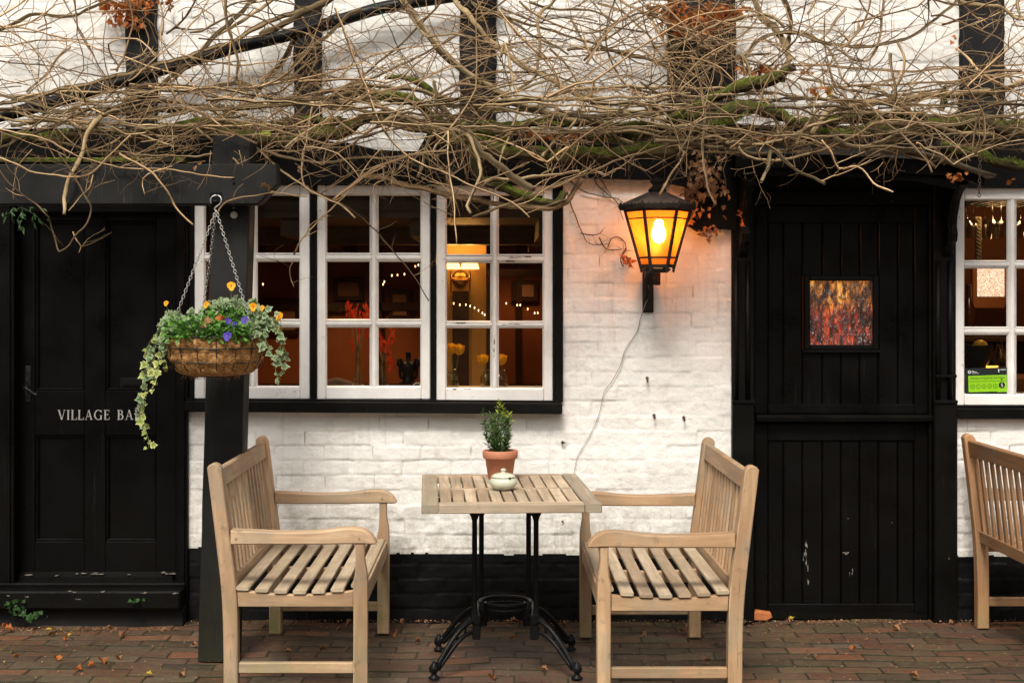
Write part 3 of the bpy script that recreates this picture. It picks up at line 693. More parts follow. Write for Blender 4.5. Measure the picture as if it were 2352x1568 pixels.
w1.box(X(712.5), X(728), -.014, .06, Z(921), Z(410), .003); w1.box(X(989), X(1002), -.014, .06, Z(921), Z(410), .003)
w1.box(X(433), X(447), -.012, .06, Z(921), Z(424), .003)
w1.box(X(434), X(1292), -.002, .06, Z(426), Z(408), .003)
w1.box(X(445), X(1270), .03, .06, Z(922), Z(914), .003)
win = w1.build('window', 'black_worn_paint', pub)
rows1 = [(447, 583), (599, 735), (750, 888)]
sash('sash', 447.6, 711.8, 425, 916, [(470, 573), (589, 689.5)], rows1, -.008, win)
sash('sash', 728.6, 988.2, 425, 916.5, [(748.6, 851), (867, 967.6)], rows1, -.006, win)
sash('sash', 1002.6, 1269.4, 426, 920.5, [(1024, 1128.5), (1143.5, 1248.6)], [(447, 586), (602, 739), (751.5, 892)], -.008, win)
m = MB(); sl = [Vector((X(430), -.035, Z(930))), Vector((X(1290), -.035, Z(935.5)))]
m.beam(sl[0], sl[1], .09, .052, c=.006); m.beam(sl[0]+Vector((.0, .02, .0295)), sl[1]+Vector((-.01, .02, .0295)), .055, .010, c=.003)
m.build('sill', 'black_worn_paint', win)
m = MB(); m.tube([at(958+8*math.cos(a), 886-7*math.sin(a), .035) for a in [k*math.pi/8 for k in range(-1, 10)]], .0028, 8); m.build('window_stay', 'white_gloss_paint', win)
w2 = MB(); w2.box(X(2188), X(2191.5), -.012, .06, Z(932), Z(432), .002); w2.box(X(2190), X(2505), .0, .06, Z(434), Z(426), .003); w2.box(X(2190), X(2505), .03, .06, Z(940), Z(929))
win2 = w2.build('window', 'black_worn_paint', pub)
tag(win2, 'white small-paned window right of the plank door')
tag(win, 'wide three-casement window between the two doors')
rows2 = [(459, 600), (614.5, 752.5), (767, 906)]
sash('sash', 2191, 2458, 432, 930, [(2212, 2313.5), (2331.5, 2436)], rows2, -.020, win2)
m = MB(); m.box(X(2190), X(2510), -.045, .05, Z(961), Z(935.5), .006); m.box(X(2192), X(2508), -.028, .05, Z(935), Z(930.8), .002); m.build('sill', 'black_worn_paint', win2)
m = MB(); m.box(X(2458.5), X(2505), -.03, .05, Z(932), Z(430), .004); m.build('jamb', 'black_worn_paint', win2)
# ---------------------------------------------------------------- village bar door (left)
m = MB()                                                                   # frame
m.box(X(405.5), X(434), -.03, .10, -.02, Z(380), .004); m.box(X(410), X(428), -.040, -.028, .14, Z(470), .003)
m.box(X(-20), X(38), -.02, .10, -.02, Z(380), .004); m.box(X(-60), X(38), -.035, .0, .1, Z(470), .004); m.box(X(24), X(30), -.045, -.034, .1, Z(470), .002)
m.box(-2.75, X(-61), -.03, .1, -.02, Z(380), .004)
m.box(X(38), X(405.5), .0, .10, Z(488), Z(380), .004)
m.build('door_frame', 'black_door_paint', pub)
yd = .055; m = MB()                                                        # panelled leaf
xa, xb = X(39), X(404.5); zt, zb = Z(489), Z(1318)
stx = [(39, 81), (193, 243), (358, 404.5)]
for a, b in stx: m.box(X(a, yd), X(b, yd), yd, yd+.045, Z(1338, yd), Z(486, yd), .004)
for a, b in ((486, 508), (897, 1000), (1243, 1338)):
    for q0, q1 in ((81, 193), (243, 358)): m.box(X(q0, yd)-.001, X(q1, yd)+.001, yd+.001, yd+.044, Z(b, yd), Z(a, yd), .003)
for q0, q1 in ((81, 193), (243, 358)):
    for r0, r1 in ((508, 897), (1000, 1243)):
        x0, x1, z0, z1 = X(q0, yd), X(q1, yd), Z(r1, yd), Z(r0, yd)
        m.box(x0-.002, x1+.002, yd+.022, yd+.036, z0-.002, z1+.002, .002)                 # sunk panel
        for (u0, u1, v0, v1) in ((x0, x1, z0, z0+.012), (x0, x1, z1-.012, z1), (x0, x0+.012, z0+.012, z1-.012), (x1-.012, x1, z0+.012, z1-.012)):
            m.box(u0, u1, yd+.006, yd+.024, v0, v1, .005)                                  # bead moulding
d1 = m.build('door', 'black_door_paint', pub); tag(d1, 'black panelled door lettered VILLAGE BAR')
m = MB(); m.prism([(yd-.03, Z(1338, yd)), (yd, Z(1338, yd)), (yd, Z(1312, yd)), (yd-.028, Z(1322, yd))], 'x', X(42, yd), X(400, yd), .003); m.build('weather_bar', 'black_worn_paint', d1)
m = MB(); p = at(62, 889, yd-.02)                                                          # lever handle on a plate
m.box(p.x-.014, p.x+.014, yd-.008, yd, p.z-.07, p.z+.10, .003); m.tube([p+Vector((0, .02, 0)), p+Vector((0, -.03, 0))], .008, 10)
m.tube(catmull([p+Vector((0, -.03, .0)), p+Vector((.02, -.034, -.012)), p+Vector((.045, -.034, -.03)), p+Vector((.062, -.032, -.034))], .01), .007, 10)
m.build('handle', 'worn_handle', d1)
m = MB(); m.box(X(275, yd), X(332, yd), yd+.012, yd+.024, Z(890, yd), Z(868, yd), .003); m.box(X(281, yd), X(326, yd), yd+.006, yd+.014, Z(885, yd), Z(873, yd), .003); m.build('letter_plate', 'black_iron', d1)
# serif capitals cut from strokes: (thick, thin) bars and arcs on a 1.0 high em
def glyph(ch):
    T, t, s = .15, .055, .035; q = []
    def bar(x0, z0, x1, z1, w): q.append([(x0-w/2, z0), (x0+w/2, z0), (x1+w/2, z1), (x1-w/2, z1)])
    def hb(x0, x1, z, h): q.append([(x0, z), (x1, z), (x1, z+h), (x0, z+h)])
    def arc(cx, cz, rx, rz, a0, a1, w0, w1, n=14):
        for i in range(n):
            A, B = [R(a0+(a1-a0)*k/n) for k in (i, i+1)]
            def w(k): f = abs(math.cos(R(a0+(a1-a0)*k/n))); return w1+(w0-w1)*f
            pA = (cx+rx*math.cos(A), cz+rz*math.sin(A)); pB = (cx+rx*math.cos(B), cz+rz*math.sin(B))
            iA = (cx+(rx-w(i))*math.cos(A), cz+(rz-w(i))*math.sin(A)); iB = (cx+(rx-w(i+1))*math.cos(B), cz+(rz-w(i+1))*math.sin(B))
            q.append([pA, pB, iB, iA])
    if ch == 'V': bar(.46, 0, .14, 1, T); bar(.46, 0, .74, 1, t); hb(0, .3, 1-s, s); hb(.62, .88, 1-s, s); return q, .86
    if ch == 'A': bar(.72, 0, .44, 1, T); bar(.14, 0, .44, 1, t); hb(0, .26, 0, s); hb(.58, .88, 0, s); hb(.24, .62, .32, t); return q, .88
    if ch == 'I': bar(.17, 0, .17, 1, T); hb(.03, .31, 0, s); hb(.03, .31, 1-s, s); return q, .34
    if ch == 'L': bar(.17, 0, .17, 1, T); hb(.03, .31, 1-s, s); hb(.03, .62, 0, t); bar(.60, 0, .62, .26, .045); return q, .62
    if ch == 'E': bar(.17, 0, .17, 1, T); hb(.03, .60, 0, t); hb(.03, .57, 1-t, t); hb(.2, .45, .5, t); bar(.57, 0, .60, .26, .045); bar(.56, .78, .56, 1, .045); bar(.45, .42, .45, .64, .04); return q, .66
    if ch == 'G': arc(.48, .5, .46, .52, 42, 318, T, t, 26); bar(.76, .02, .76, .44, T*.9); hb(.60, .90, .42, s); bar(.80, .72, .80, .96, .045); return q, .92
    if ch == 'B': bar(.17, 0, .17, 1, T); hb(.03, .36, 0, t); hb(.03, .34, 1-t, t); hb(.2, .36, .52, t); arc(.34, .765, .25, .235, -90, 90, T*.9, t); arc(.36, .287, .30, .287, -90, 90, T, t); return q, .70
    if ch == 'R': bar(.17, 0, .17, 1, T); hb(.03, .31, 0, s); hb(.03, .36, 1-t, t); hb(.2, .36, .46, t); arc(.34, .73, .27, .27, -90, 90, T*.9, t); bar(.72, 0, .38, .50, T*.95); hb(.62, .86, 0, s); return q, .82
    return q, .42
def lettering(text, x0, x1, zb, h, y, mat, parent, name='lettering'):
    gl = []; w = 0
    for ch in text:
        q, a = glyph(ch); gl.append((w, q)); w += a+.10
    sc = (x1-x0)/(w-.10); m = MB()
    for ox, q in gl:
        for k_, poly in enumerate(q): m.prism([(x0+(ox+a)*sc, zb+b*h) for a, b in poly], 'y', y-.0008-.00003*(k_ % 7), y+.002)
    return m.build(name, mat, parent)
lettering('VILLAGE', X(132, yd), X(252.5, yd), Z(963.5, yd), (963.5-941)*(DW+yd)/FD, yd, 'white_lettering', d1)
lettering('BAR', X(269, yd), X(327, yd), Z(963.5, yd), (963.5-941)*(DW+yd)/FD, yd, 'white_lettering', d1)
m = MB(); m.box(-2.7, X(430), -.16, .10, Z(1399, -.16), Z(1352, -.1), .008); m.box(-2.7, X(430), -.05, .10, Z(1352, -.1)-.001, Z(1345, -.05)+.012, .004); m.build('doorstep', 'black_worn_paint', pub)
m = MB(); m.box(-2.7, X(430), -.10, .10, -.03, Z(1399, -.16)-.002, .004); m.build('step_riser', 'black_gap', pub)
# ---------------------------------------------------------------- plank stable door (right)
y2 = .03; m = MB()
def stable(m, top, bottom, win=None):
    m.box(X(1733, y2), X(1764, y2), y2, y2+.045, Z(bottom, y2), Z(top, y2), .004); m.box(X(2100.6, y2), X(2134, y2), y2, y2+.045, Z(bottom, y2), Z(top, y2), .004)
    m.box(X(1764, y2)-.001, X(2100.6, y2)+.001, y2+.001, y2+.044, Z(top+40, y2), Z(top, y2), .004); m.box(X(1764, y2)-.001, X(2100.6, y2)+.001, y2+.001, y2+.044, Z(bottom, y2), Z(bottom-22, y2), .004)
    ed = [1764, 1800, 1844, 1890, 1933, 1976, 2019, 2064, 2100.6]
    for a, b in zip(ed, ed[1:]):
        segs = [(top+38, bottom-20)]
        if win and a >= 1843 and b <= 2020: segs = [(top+38, win[0]), (win[1], bottom-20)]
        for s0, s1 in segs: m.box(X(a, y2)+.0012, X(b, y2)-.0012, y2+.012+random.uniform(-.001, .001), y2+.030, Z(s1, y2), Z(s0, y2), .005)
stable(m, 472, 950, (634, 802)); stable(m, 972, 1408)
m.box(X(1764, y2), X(2100, y2), y2+.029, y2+.040, Z(935, y2), Z(803, y2)); m.box(X(1764, y2), X(2100, y2), y2+.029, y2+.040, Z(632, y2), Z(500, y2)); m.box(X(1764, y2), X(1846, y2), y2+.029, y2+.040, Z(803, y2), Z(632, y2)); m.box(X(2017, y2), X(2100, y2), y2+.029, y2+.040, Z(803, y2), Z(632, y2)); m.box(X(1764, y2), X(2100, y2), y2+.029, y2+.040, Z(1400, y2), Z(980, y2))
d2 = m.build('door', 'black_door_paint', pub); tag(d2, 'black plank stable door with a small red glass window')
m = MB()
for a, b, c, d in ((1848, 1860, 632, 803), (2005, 2018, 632, 803)): m.box(X(a, y2), X(b, y2), y2-.010, y2+.03, Z(d, y2), Z(c, y2), .004)
for a, b, c, d in ((1860, 2005, 632, 645), (1860, 2005, 792, 803)): m.box(X(a, y2), X(b, y2), y2-.009, y2+.029, Z(d, y2), Z(c, y2), .004)
m.box(X(1845, y2), X(2021, y2), y2-.018, y2+.004, Z(809, y2), Z(803.5, y2), .002)
m.build('window_frame', 'black_worn_paint', d2)
m = MB(); nn = 40                                                           # hand-rippled pane
xa, xb, za, zb = X(1859, y2), X(2006, y2), Z(793, y2), Z(644, y2)
for i in range(nn+1):
    for j in range(nn+1):
        u, v = i/nn, j/nn; x = xa+(xb-xa)*u; z = za+(zb-za)*v
        m.v.append(Vector((x, y2+.014+.002*math.sin(x*160+3*math.sin(z*40)), z)))
for i in range(nn):
    for j in range(nn): m.face((i*(nn+1)+j, (i+1)*(nn+1)+j, (i+1)*(nn+1)+j+1, i*(nn+1)+j+1))
m.build('window_pane', 'rippled_red_glass', d2)
m = MB(); m.prism([(y2+.0, Z(968)), (y2-.055, Z(966)), (y2-.06, Z(958)), (y2-.045, Z(953)), (y2, Z(952))], 'x', X(1736), X(2150), .003); m.build('door_ledge', 'black_worn_paint', d2)
m = MB(); m.prism([(X(1738), .0), (X(2136), .0), (X(2136), Z(1412)), (X(2060), Z(1407)), (X(1950), Z(1410)), (X(1740), Z(1405))], 'y', y2+.0, y2+.05); m.build('threshold', 'black_worn_paint', pub)
m = MB()                                                                    # pilaster frame
for a, b, pr in ((1679, 1729, .03), (2140, 2191, .034)):
    m.box(X(a), X(b), -pr, .08, -.02, Z(396), .004)
    m.box(X(a)-.002, X(b)-.001 if a < 2000 else X(b)+.001, -pr-.022, -pr+.002, -.02, Z(921), .005)
    for q in (.18, .72): m.tube([Vector((X(a+(b-a)*q), -pr-.004, Z(918))), Vector((X(a+(b-a)*q), -pr-.004, Z(600)))], .012, 10)
    m.box(X(a)-.004, X(b)+(.0 if a > 2000 else .002), -pr-.03, -pr, Z(925), Z(917), .003)
m.box(X(2141), X(2190), -.055, -.03, Z(866), Z(859), .002)
m.box(X(1729.5), X(2139.5), -.012, .08, Z(470), Z(396), .004); m.box(X(1729.5), X(2139.5), -.028, -.01, Z(455), Z(440), .004)
m.box(X(1729.5), X(1733), -.006, .08, 0, Z(470)); m.box(X(2134), X(2139.5), -.006, .08, 0, Z(470))
m.build('door_frame', 'black_worn_paint', pub)
hood = MB(); yh = -.36                                                      # canopy over the door
ft = [(1692, 350), (1800, 352), (1950, 356), (2100, 365), (2200, 384), (2262, 408)]; dn = 34
front = [(X(a, yh), Z(b, yh)) for a, b in ft]+[(X(a, yh), Z(b+dn*(1 if a < 2200 else .6), yh)) for a, b in reversed(ft)]
hood.prism(front, 'y', yh, yh+.03, .003)
front2 = [(X(a, yh)+.01, Z(b+dn*.9, yh)) for a, b in ft[:5]]+[(X(a, yh)+.01, Z(b+dn+16, yh)) for a, b in reversed(ft[:5])]
hood.prism(front2, 'y', yh+.032, yh+.06, .003)
k = len(hood.v)
for a, b in ft:
    hood.v.append(Vector((X(a, yh), yh+.02, Z(b, yh)-.004))); hood.v.append(Vector((X(a, yh), -.02, Z(b, yh)+.09))); hood.v.append(Vector((X(a, yh), yh+.02, Z(b, yh)-.02))); hood.v.append(Vector((X(a, yh), -.02, Z(b, yh)+.07)))
for i in range(len(ft)-1):
    a = k+i*4; hood.face((a, a+4, a+5, a+1)); hood.face((a+2, a+3, a+7, a+6))
hd = hood.build('porch_hood', 'black_worn_paint', pub)
m = MB(); pts = [at(2000, 330, yh-.02), at(2080, 345, yh-.02), at(2160, 365, yh-.02), at(2225, 388, yh-.02), at(2280, 404, yh-.02)]
m.sweep(catmull(pts, .04), [(-.07, -.008), (.05, -.012), (.055, .004), (-.065, .014)], up=(0, 0, 1)); m.build('plank', 'grey_weathered_plank', hd)
for cx_ in (1703, 2170):                                                   # scrolled brackets
    m = MB(); zt, zb = Z(418), Z(592); out_ = -.29; pr = []
    pr = [(-.03, zt), (out_, zt), (out_, zt-.035), (out_+.03, zt-.05), (out_+.07, zt-.06), (out_+.12, zt-.10), (-.13, zt-.17), (-.12, zt-.21), (-.135, zt-.25), (-.125, zt-.285), (-.09, zt-.30), (-.07, zt-.33), (-.03, zb)]
    m.prism(pr, 'x', X(cx_)-.022, X(cx_)+.022, .004)
    m.prism([(a-.006, b) for a, b in pr[2:-1]]+[(-.05, zb+.02), (-.05, zt-.03)], 'x', X(cx_)-.010, X(cx_)+.010, .002)
    m.build('bracket', 'black_worn_paint', hd)
# nails and screw hooks left in the wall
for (a, b) in ((1502, 953), (1570, 958), (1486, 868)):
    m = MB(); p = at(a, b, 0); m.tube([p, p+Vector((0, -.028, .003))], .004, 8); m.tube([p+Vector((0, -.008, 0)), p+Vector((0, -.011, 0))], .008, 10); m.tube(catmull([p+Vector((0, -.03, .003)), p+Vector((0, -.04, -.006)), p+Vector((.0, -.03, -.014))], .004), .004, 6)
    m.build('wall_screw', 'rusty_chain', pub)

# scraped patches where the paint has gone
def flakes(m, a, b, w_, h_, y0, y1, seed):
    rnd = random.Random(seed)
    for q in range(rnd.choice((3, 4, 6))):
        f = rnd.uniform(.15, .55); m.prism(scrape(None, a+rnd.uniform(-.8, .8)*w_, b+rnd.uniform(-.8, .8)*h_, w_*f, h_*rnd.uniform(.3, .8), y0, None, seed*7+q, 9), 'y', y0-.0001*q, y1)
def scrape(parent, cx_, cy_, w, h, y, mat, seed, n=14):
    rnd = random.Random(seed); pts = []
    for k in range(n):
        a = 2*math.pi*k/n; r = rnd.uniform(.45, 1.0); pts.append((X(cx_+w*r*math.cos(a), y), Z(cy_+h*r*math.sin(a), y)))
    return pts
SC = MB()
for i, (a, b, w_, h_) in enumerate(((1851, 1254, 4, 13), (1848, 1275, 5, 16), (1853, 1300, 3.5, 18), (1857, 1328, 2.5, 14), (1845, 1285, 2, 12), (1944, 1270, 9, 2.5), (1958, 1312, 2, 8), (1952, 1318, 2.5, 4), (2049, 1200, 1.3, 3), (1948, 1190, 1, 1.6), (1790, 1398, 9, 1.2), (2050, 1392, 7, 1.1))):
    flakes(SC, a, b, w_, h_, y2+.0095, y2+.018, i)
SC.build('paint_scrape', 'scraped_paint', d2)
SC = MB()
for i, (a, b, w_, h_) in enumerate(((60, 1320, 15, 2.2), (183, 1316, 14, 2), (222, 1317, 17, 2.2), (386, 1316, 19, 2.4), (130, 1321, 5, 1.4), (295, 1319, 4, 1.2))):
    flakes(SC, a, b, w_, h_, yd-.0305, yd-.02, 90+i)
SC.build('paint_scrape', 'scraped_paint', d1)
SC = MB()
for i, (a, b, w_, h_) in enumerate(((170, 1359, 16, 2.2), (60, 1370, 7, 1.6), (20, 1368, 5, 2), (236, 1358, 5, 2), (180, 1375, 8, 1.2), (330, 1361, 10, 1.4), (400, 1362, 12, 1.2))):
    flakes(SC, a, b, w_, h_, -.1605, -.15, 190+i)
SC.build('paint_scrape', 'scraped_paint', pub)

SC = MB()
for i, (a, b, w_, h_) in enumerate(((1195, 590, 34, 2.0), (1168, 601, 15, 2.2), (1135, 782, 2.2, 12), (1135, 812, 2, 14), (1036, 894, 14, 2.4), (1075, 893, 16, 1.4), (1175, 744, 26, 1.2), (1060, 741, 12, .9))): flakes(SC, a, b, w_, h_, -.0062, .004, 400+i)
SC.build('flaked_patch', 'bare_wood', win)
# ---------------------------------------------------------------- rooms behind the glass
m = MB(); CZ = 1.905; CB = 2.12
def slab(m, x0, x1, y0, y1, z0, z1): m.box(x0, x1, y0, y1, z0, z1, .001)
XA, XB, XC = X(433)-.3, X(1560), 3.6
m.mat('oxblood_plaster')
slab(m, XA, XB, 3.0, 3.06, 0, CZ); slab(m, XA-.05, XA, .16, 3.0, 0, CZ)
slab(m, XB, XC, 2.6, 2.66, 0, CB); slab(m, XB-.03, XB+.03, .07, 3.0, 0, CB); slab(m, XC, XC+.05, .07, 2.7, 0, CB)
m.build('inner_wall', None, pub)
m = MB(); slab(m, XA-.05, XB+.02, .07, 3.1, CZ, CZ+.04); slab(m, XB+.02, XC+.05, .07, 3.1, CB, CB+.04)
for k in range(4): slab(m, XA+.1+k*.62, XA+.20+k*.62, .10, 3.0, CZ-.085, CZ)
slab(m, XA, XB, 1.05, 1.20, CZ-.09, CZ-.001)
for k in range(4): slab(m, XB+.25+k*.5, XB+.35+k*.5, .10, 2.6, CB-.06, CB)
m.build('inner_ceiling', 'ceiling_timber', pub)
m = MB(); slab(m, XA-.05, XC+.05, .06, 3.1, -.02, .004); m.build('inner_floor', 'dark_stained_wood', pub)
m = MB()
slab(m, X(440), X(1296), .062, .10, Z(484, .1), Z(426)+.02); slab(m, X(2186), X(2510), .062, .09, Z(450, .1), Z(430)+.02)
m.build('inner_lintel', 'ceiling_timber', pub)
m = MB(); slab(m, X(440), X(1296), .062, .34, Z(893, .06)-.035, Z(893, .06)); slab(m, X(2186), X(2510), .062, .34, Z(908, .06)-.035, Z(908, .06)); m.build('inner_sill', 'inner_sill_paint', pub)
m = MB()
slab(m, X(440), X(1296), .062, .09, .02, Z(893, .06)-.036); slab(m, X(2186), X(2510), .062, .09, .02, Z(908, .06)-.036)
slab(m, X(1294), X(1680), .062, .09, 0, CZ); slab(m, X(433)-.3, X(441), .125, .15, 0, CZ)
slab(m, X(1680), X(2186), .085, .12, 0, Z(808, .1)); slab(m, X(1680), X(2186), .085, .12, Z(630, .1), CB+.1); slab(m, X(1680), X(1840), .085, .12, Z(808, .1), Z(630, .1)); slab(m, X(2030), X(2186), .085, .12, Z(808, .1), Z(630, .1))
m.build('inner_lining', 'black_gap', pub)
yp = 1.5                                                                    # ochre pier with a dark post, lit by the wall lamp
m = MB().mat('ochre_plaster'); slab(m, X(985, yp), X(1117, yp), yp, yp+.3, 0, CZ); m.build('pier', None, pub)
m = MB(); slab(m, X(1040, yp), X(1077, yp), yp-.03, yp+.0, 0, Z(668, yp)); slab(m, X(1117, yp), X(1135, yp), yp-.02, yp+.2, 0, Z(640, yp)); slab(m, X(1119, yp), X(1275, yp), yp-.0, yp+.1, Z(634, yp), Z(618, yp)); m.build('inner_post', 'dark_stained_wood', pub)
def thing_at(name, loc, label, cat, group=None): return empty(name, loc, label, cat, group)
# twin wall lamp
yl = yp-.10; t = thing_at('wall_lamp', at(1057, 668, yp-.0), 'brass twin-shade wall lamp glowing on the ochre pier behind the right casement', 'wall lamp')
for cx_ in (1036, 1079):
    p = at(cx_, 618, yl); m = MB(); w = 21/410.; m.lathe([(.052, 0), (.047, .02), (.033, .058), (.030, .062)], p, 20, fn=lambda r, z, a: (r*(1+.03*math.cos(a*14)), z), cap=False); m.build('lamp_shade', 'lamp_shade_lit', t)
    m = MB(); m.tube(catmull([p+Vector((0, 0, .03)), p+Vector((0, 0, -.02)), p+Vector((.0, .0, -.05)), at(1057, 640, yl+.04), at(1057, 645, yp-.01)], .02), .005, 8); m.tube([p+Vector((0, 0, -.01)), p+Vector((0, 0, -.13))], .0045, 8); m.build('arm', 'brass', t)
m = MB(); p = at(1057, 640, yp-.012); m.lathe([(.048, 0), (.044, .008), (.02, .014)], (0, 0, 0), 20)
m.v = [Vector((v.x+p.x, p.y-v.z, v.y+p.z)) for v in m.v]; m.tube([at(1034, 643, yl+.0), at(1082, 643, yl+.0)], .005, 8); m.build('back_plate', 'brass', t)
rebase(t)
# vases of yellow roses
def rose(m, p, r):
    ph = random.uniform(0, 6)
    for q, (sc_, n_) in enumerate(((1.0, 5), (.72, 4), (.42, 3))):
        m.lathe([(r*.15*sc_, -r*.85), (r*.62*sc_, -r*.55), (r*.88*sc_, -r*.05), (r*.84*sc_, r*.45*(1+.2*q)), (r*(.95-.1*q)*sc_, r*.66*(1+.2*q))], p, 20,
                fn=lambda rr, z, a: (rr*(1+.13*math.cos(a*n_+ph+q)), z*(1+.10*math.cos(a*n_+ph+q+.6))), cap=False)
    for k in range(4):
        a = ph+k*1.57; d = Vector((math.cos(a)*.8, math.sin(a)*.8, .8)); m.leaf(p+Vector((0, 0, -r*.6)), d, Vector((-math.cos(a), -math.sin(a), .8)), r*1.35, PETAL, .5)
ys_ = .17; zs_ = Z(893, .06)
def vase_roses(dx, heads, label, vh=.085):
    t = thing_at('rose_vase', (X(dx, ys_), ys_, zs_), label, 'vase of flowers', 'rose vases on the inner window sill')
    m = MB(); m.lathe([(.028, 0), (.033, .01), (.033, .05), (.022, .064), (.020, vh), (.024, vh+.004)], (X(dx, ys_), ys_, zs_), 20, cap=False); m.build('jar', 'clear_glass', t)
    m = MB().mat('green_stem'); h = MB()
    for (hx, hy) in heads:
        p = at(hx, hy, ys_); m.tube(catmull([Vector((X(dx, ys_)+random.uniform(-.01, .01), ys_, zs_+.01)), Vector(((X(dx, ys_)+p.x)/2+.004, ys_, (zs_+p.z)/2)), p], .02), .0022, 6)
        f = MB(); rose(f, p, .029); f.build('rose', 'rose_petal', t)
    m.build('flower_stems', None, t); rebase(t)
vase_roses(1038, [(1037, 801), (1054, 803)], 'glass jar of yellow roses at the left of the right casement')
vase_roses(1119, [(1110, 826)], 'glass jar with one yellow rose left of the glazing bar')
vase_roses(1151, [(1152, 826)], 'glass jar with one yellow rose right of the glazing bar')
# red dried flowers
for dx, top, n, lab in ((822, 704, 17, 'tall vase of red dried flowers behind the middle casement'), (878, 742, 9, 'thin vase of red dried sprigs beside the dark ornament')):
    t = thing_at('dried_flower_vase', (X(dx, .2), .2, zs_), lab, 'vase of flowers')
    m = MB(); m.lathe([(.020, 0), (.030, .012), (.022, .04), (.012, .08), (.013, .20 if n > 10 else .12)], (X(dx, .2), .2, zs_), 18, cap=False); m.build('vase', 'clear_glass', t)
    s = MB(); f = MB()
    for k in range(n):
        e = at(dx+random.uniform(-26, 26), top+random.uniform(-5, 95), .2+random.uniform(-.04, .04)); b = Vector((X(dx, .2), .2, zs_+.01))
        s.tube(catmull([b, b+Vector((0, 0, .12)), e], .03), .0018, 5)
        for q in range(7): f.leaf(e+Vector((random.uniform(-.012, .012), random.uniform(-.012, .012), -.010*q)), (random.uniform(-.6, .6), random.uniform(-.5, .5), 1), (random.uniform(-1, 1), -1, 0), .036, LANCE, .4)
    s.build('stalks', 'straw_stem', t); f.build('blooms', 'red_petal', t); rebase(t)
# dark candlestick ornament
t = thing_at('candle_ornament', (X(938, .2), .2, zs_), 'dark candlestick ornament on the sill behind the middle casement', 'ornament'); c = (X(938, .2), .2, zs_)
m = MB(); m.lathe([(.055, 0), (.05, .02), (.028, .03), (.03, .07), (.045, .10), (.03, .12), (.012, .13), (.012, .165), (.020, .17)], c, 16); m.build('base', 'black_iron', t)
for s in (-1, 1):
    m = MB(); m.tube(catmull([Vector(c)+Vector((0, 0, .06)), Vector(c)+Vector((s*.035, 0, .045)), Vector(c)+Vector((s*.042, 0, .10))], .01), .007, 8); m.lathe([(.012, .10), (.016, .105), (.013, .14)], Vector(c)+Vector((s*.042, 0, 0)), 12); m.build('candle_arm', 'black_iron', t)
rebase(t)
# fairy lights indoors
def string(pts, label, y):
    t = thing_at('fairy_light_string', at(*pts[0], y), label, 'string lights')
    P = [at(a, b, y) for a, b in pts]; m = MB(); m.tube(catmull(P, .03), .0016, 5); m.build('wire', 'black_gap', t)
    for p in P:
        f = MB(); f.lathe([(.001, -.008), (.0026, -.002), (.0026, .002), (.001, .004)], p, 8); f.build('light_bulb', 'fairy_bulb', t)
    rebase(t)
string([(880, 652), (883, 646), (900, 632), (913, 631), (929, 629), (954, 611), (961, 608)], 'string of warm fairy lights in the top of the middle casement', 1.2)
string([(1042, 696), (1056, 699), (1070, 699), (1080, 702), (1090, 706), (1099, 712), (1108, 718), (1113, 722)], 'string of fairy lights across the lit ochre pier', 1.38)
string([(1163, 696), (1188, 700), (1195, 700), (1212, 709), (1228, 718), (1235, 718)], 'string of fairy lights in the dark right pane', 1.5)
string([(590, 636), (591, 650), (590, 662), (604, 652)], 'short string of lights at the left casement edge', 1.0)
# framed print and upholstered chair
t = thing_at('framed_print', at(645, 712, 2.9), 'brown framed print on the red wall behind the left casement', 'picture')
m = MB(); a, b = at(608, 768, 2.95), at(688, 684, 2.95); m.box(a.x, b.x, 2.95, 2.985, a.z, b.z, .004); m.build('frame', 'dark_stained_wood', t)
m = MB(); m.box(a.x+.03, b.x-.03, 2.94, 2.951, a.z+.03, b.z-.03, .001); m.build('print', 'paper_print', t); rebase(t)
t = thing_at('dining_chair', (X(772, .9), .9, 0), 'grey upholstered chair inside the middle casement', 'chair')
m = MB(); x = X(772, .9)
m.prism([(x-.20, .62), (x-.20, .98), (x-.14, 1.06), (x, 1.10), (x+.14, 1.06), (x+.20, .98), (x+.20, .62)], 'y', .90, .95, .012); m.build('backrest', 'grey_upholstery', t)
m = MB(); m.box(x-.22, x+.22, .96, 1.38, .44, .50, .02); m.build('seat', 'grey_upholstery', t)
for sx in (-.19, .19):
    for sy in (.93, 1.35): m = MB(); m.box(x+sx-.02, x+sx+.02, sy-.02, sy+.02, 0.004, .44 if sy > 1 else .62, .004); m.build('leg', 'dark_stained_wood', t)
rebase(t)
for i, (a, b, w_, h_, lab) in enumerate(((800, 664, 34, 26, 'dim framed picture on the back wall behind the middle casement, left pane'), (918, 700, 26, 34, 'dim framed picture on the back wall behind the middle casement, right pane'), (1206, 668, 30, 24, 'dim framed picture on the back wall behind the right casement'))):
    t = thing_at('framed_picture', at(a, b, 2.95), lab, 'picture'); p, q = at(a-w_, b+h_, 2.95), at(a+w_, b-h_, 2.95)
    m = MB(); m.box(p.x, q.x, 2.95, 2.985, p.z, q.z, .004); m.build('frame', 'dark_stained_wood', t); m = MB(); m.box(p.x+.03, q.x-.03, 2.94, 2.951, p.z+.03, q.z-.03, .001); m.build('print', 'paper_print', t); rebase(t)
m = MB()
for a in (560, 735, 862, 975, 1185): slab(m, X(a, 2.9), X(a+14, 2.9), 2.93, 2.998, .95, CZ)
m.build('inner_post', 'dark_stained_wood', pub)
t = thing_at('dining_table', (X(700, 1.6), 1.6, 0), 'dark pub table inside behind the left and middle casements', 'table'); x = X(700, 1.6)
m = MB(); m.box(x-.45, x+.45, 1.3, 1.9, .72, .75, .006); m.build('tabletop', 'bar_counter_wood', t)
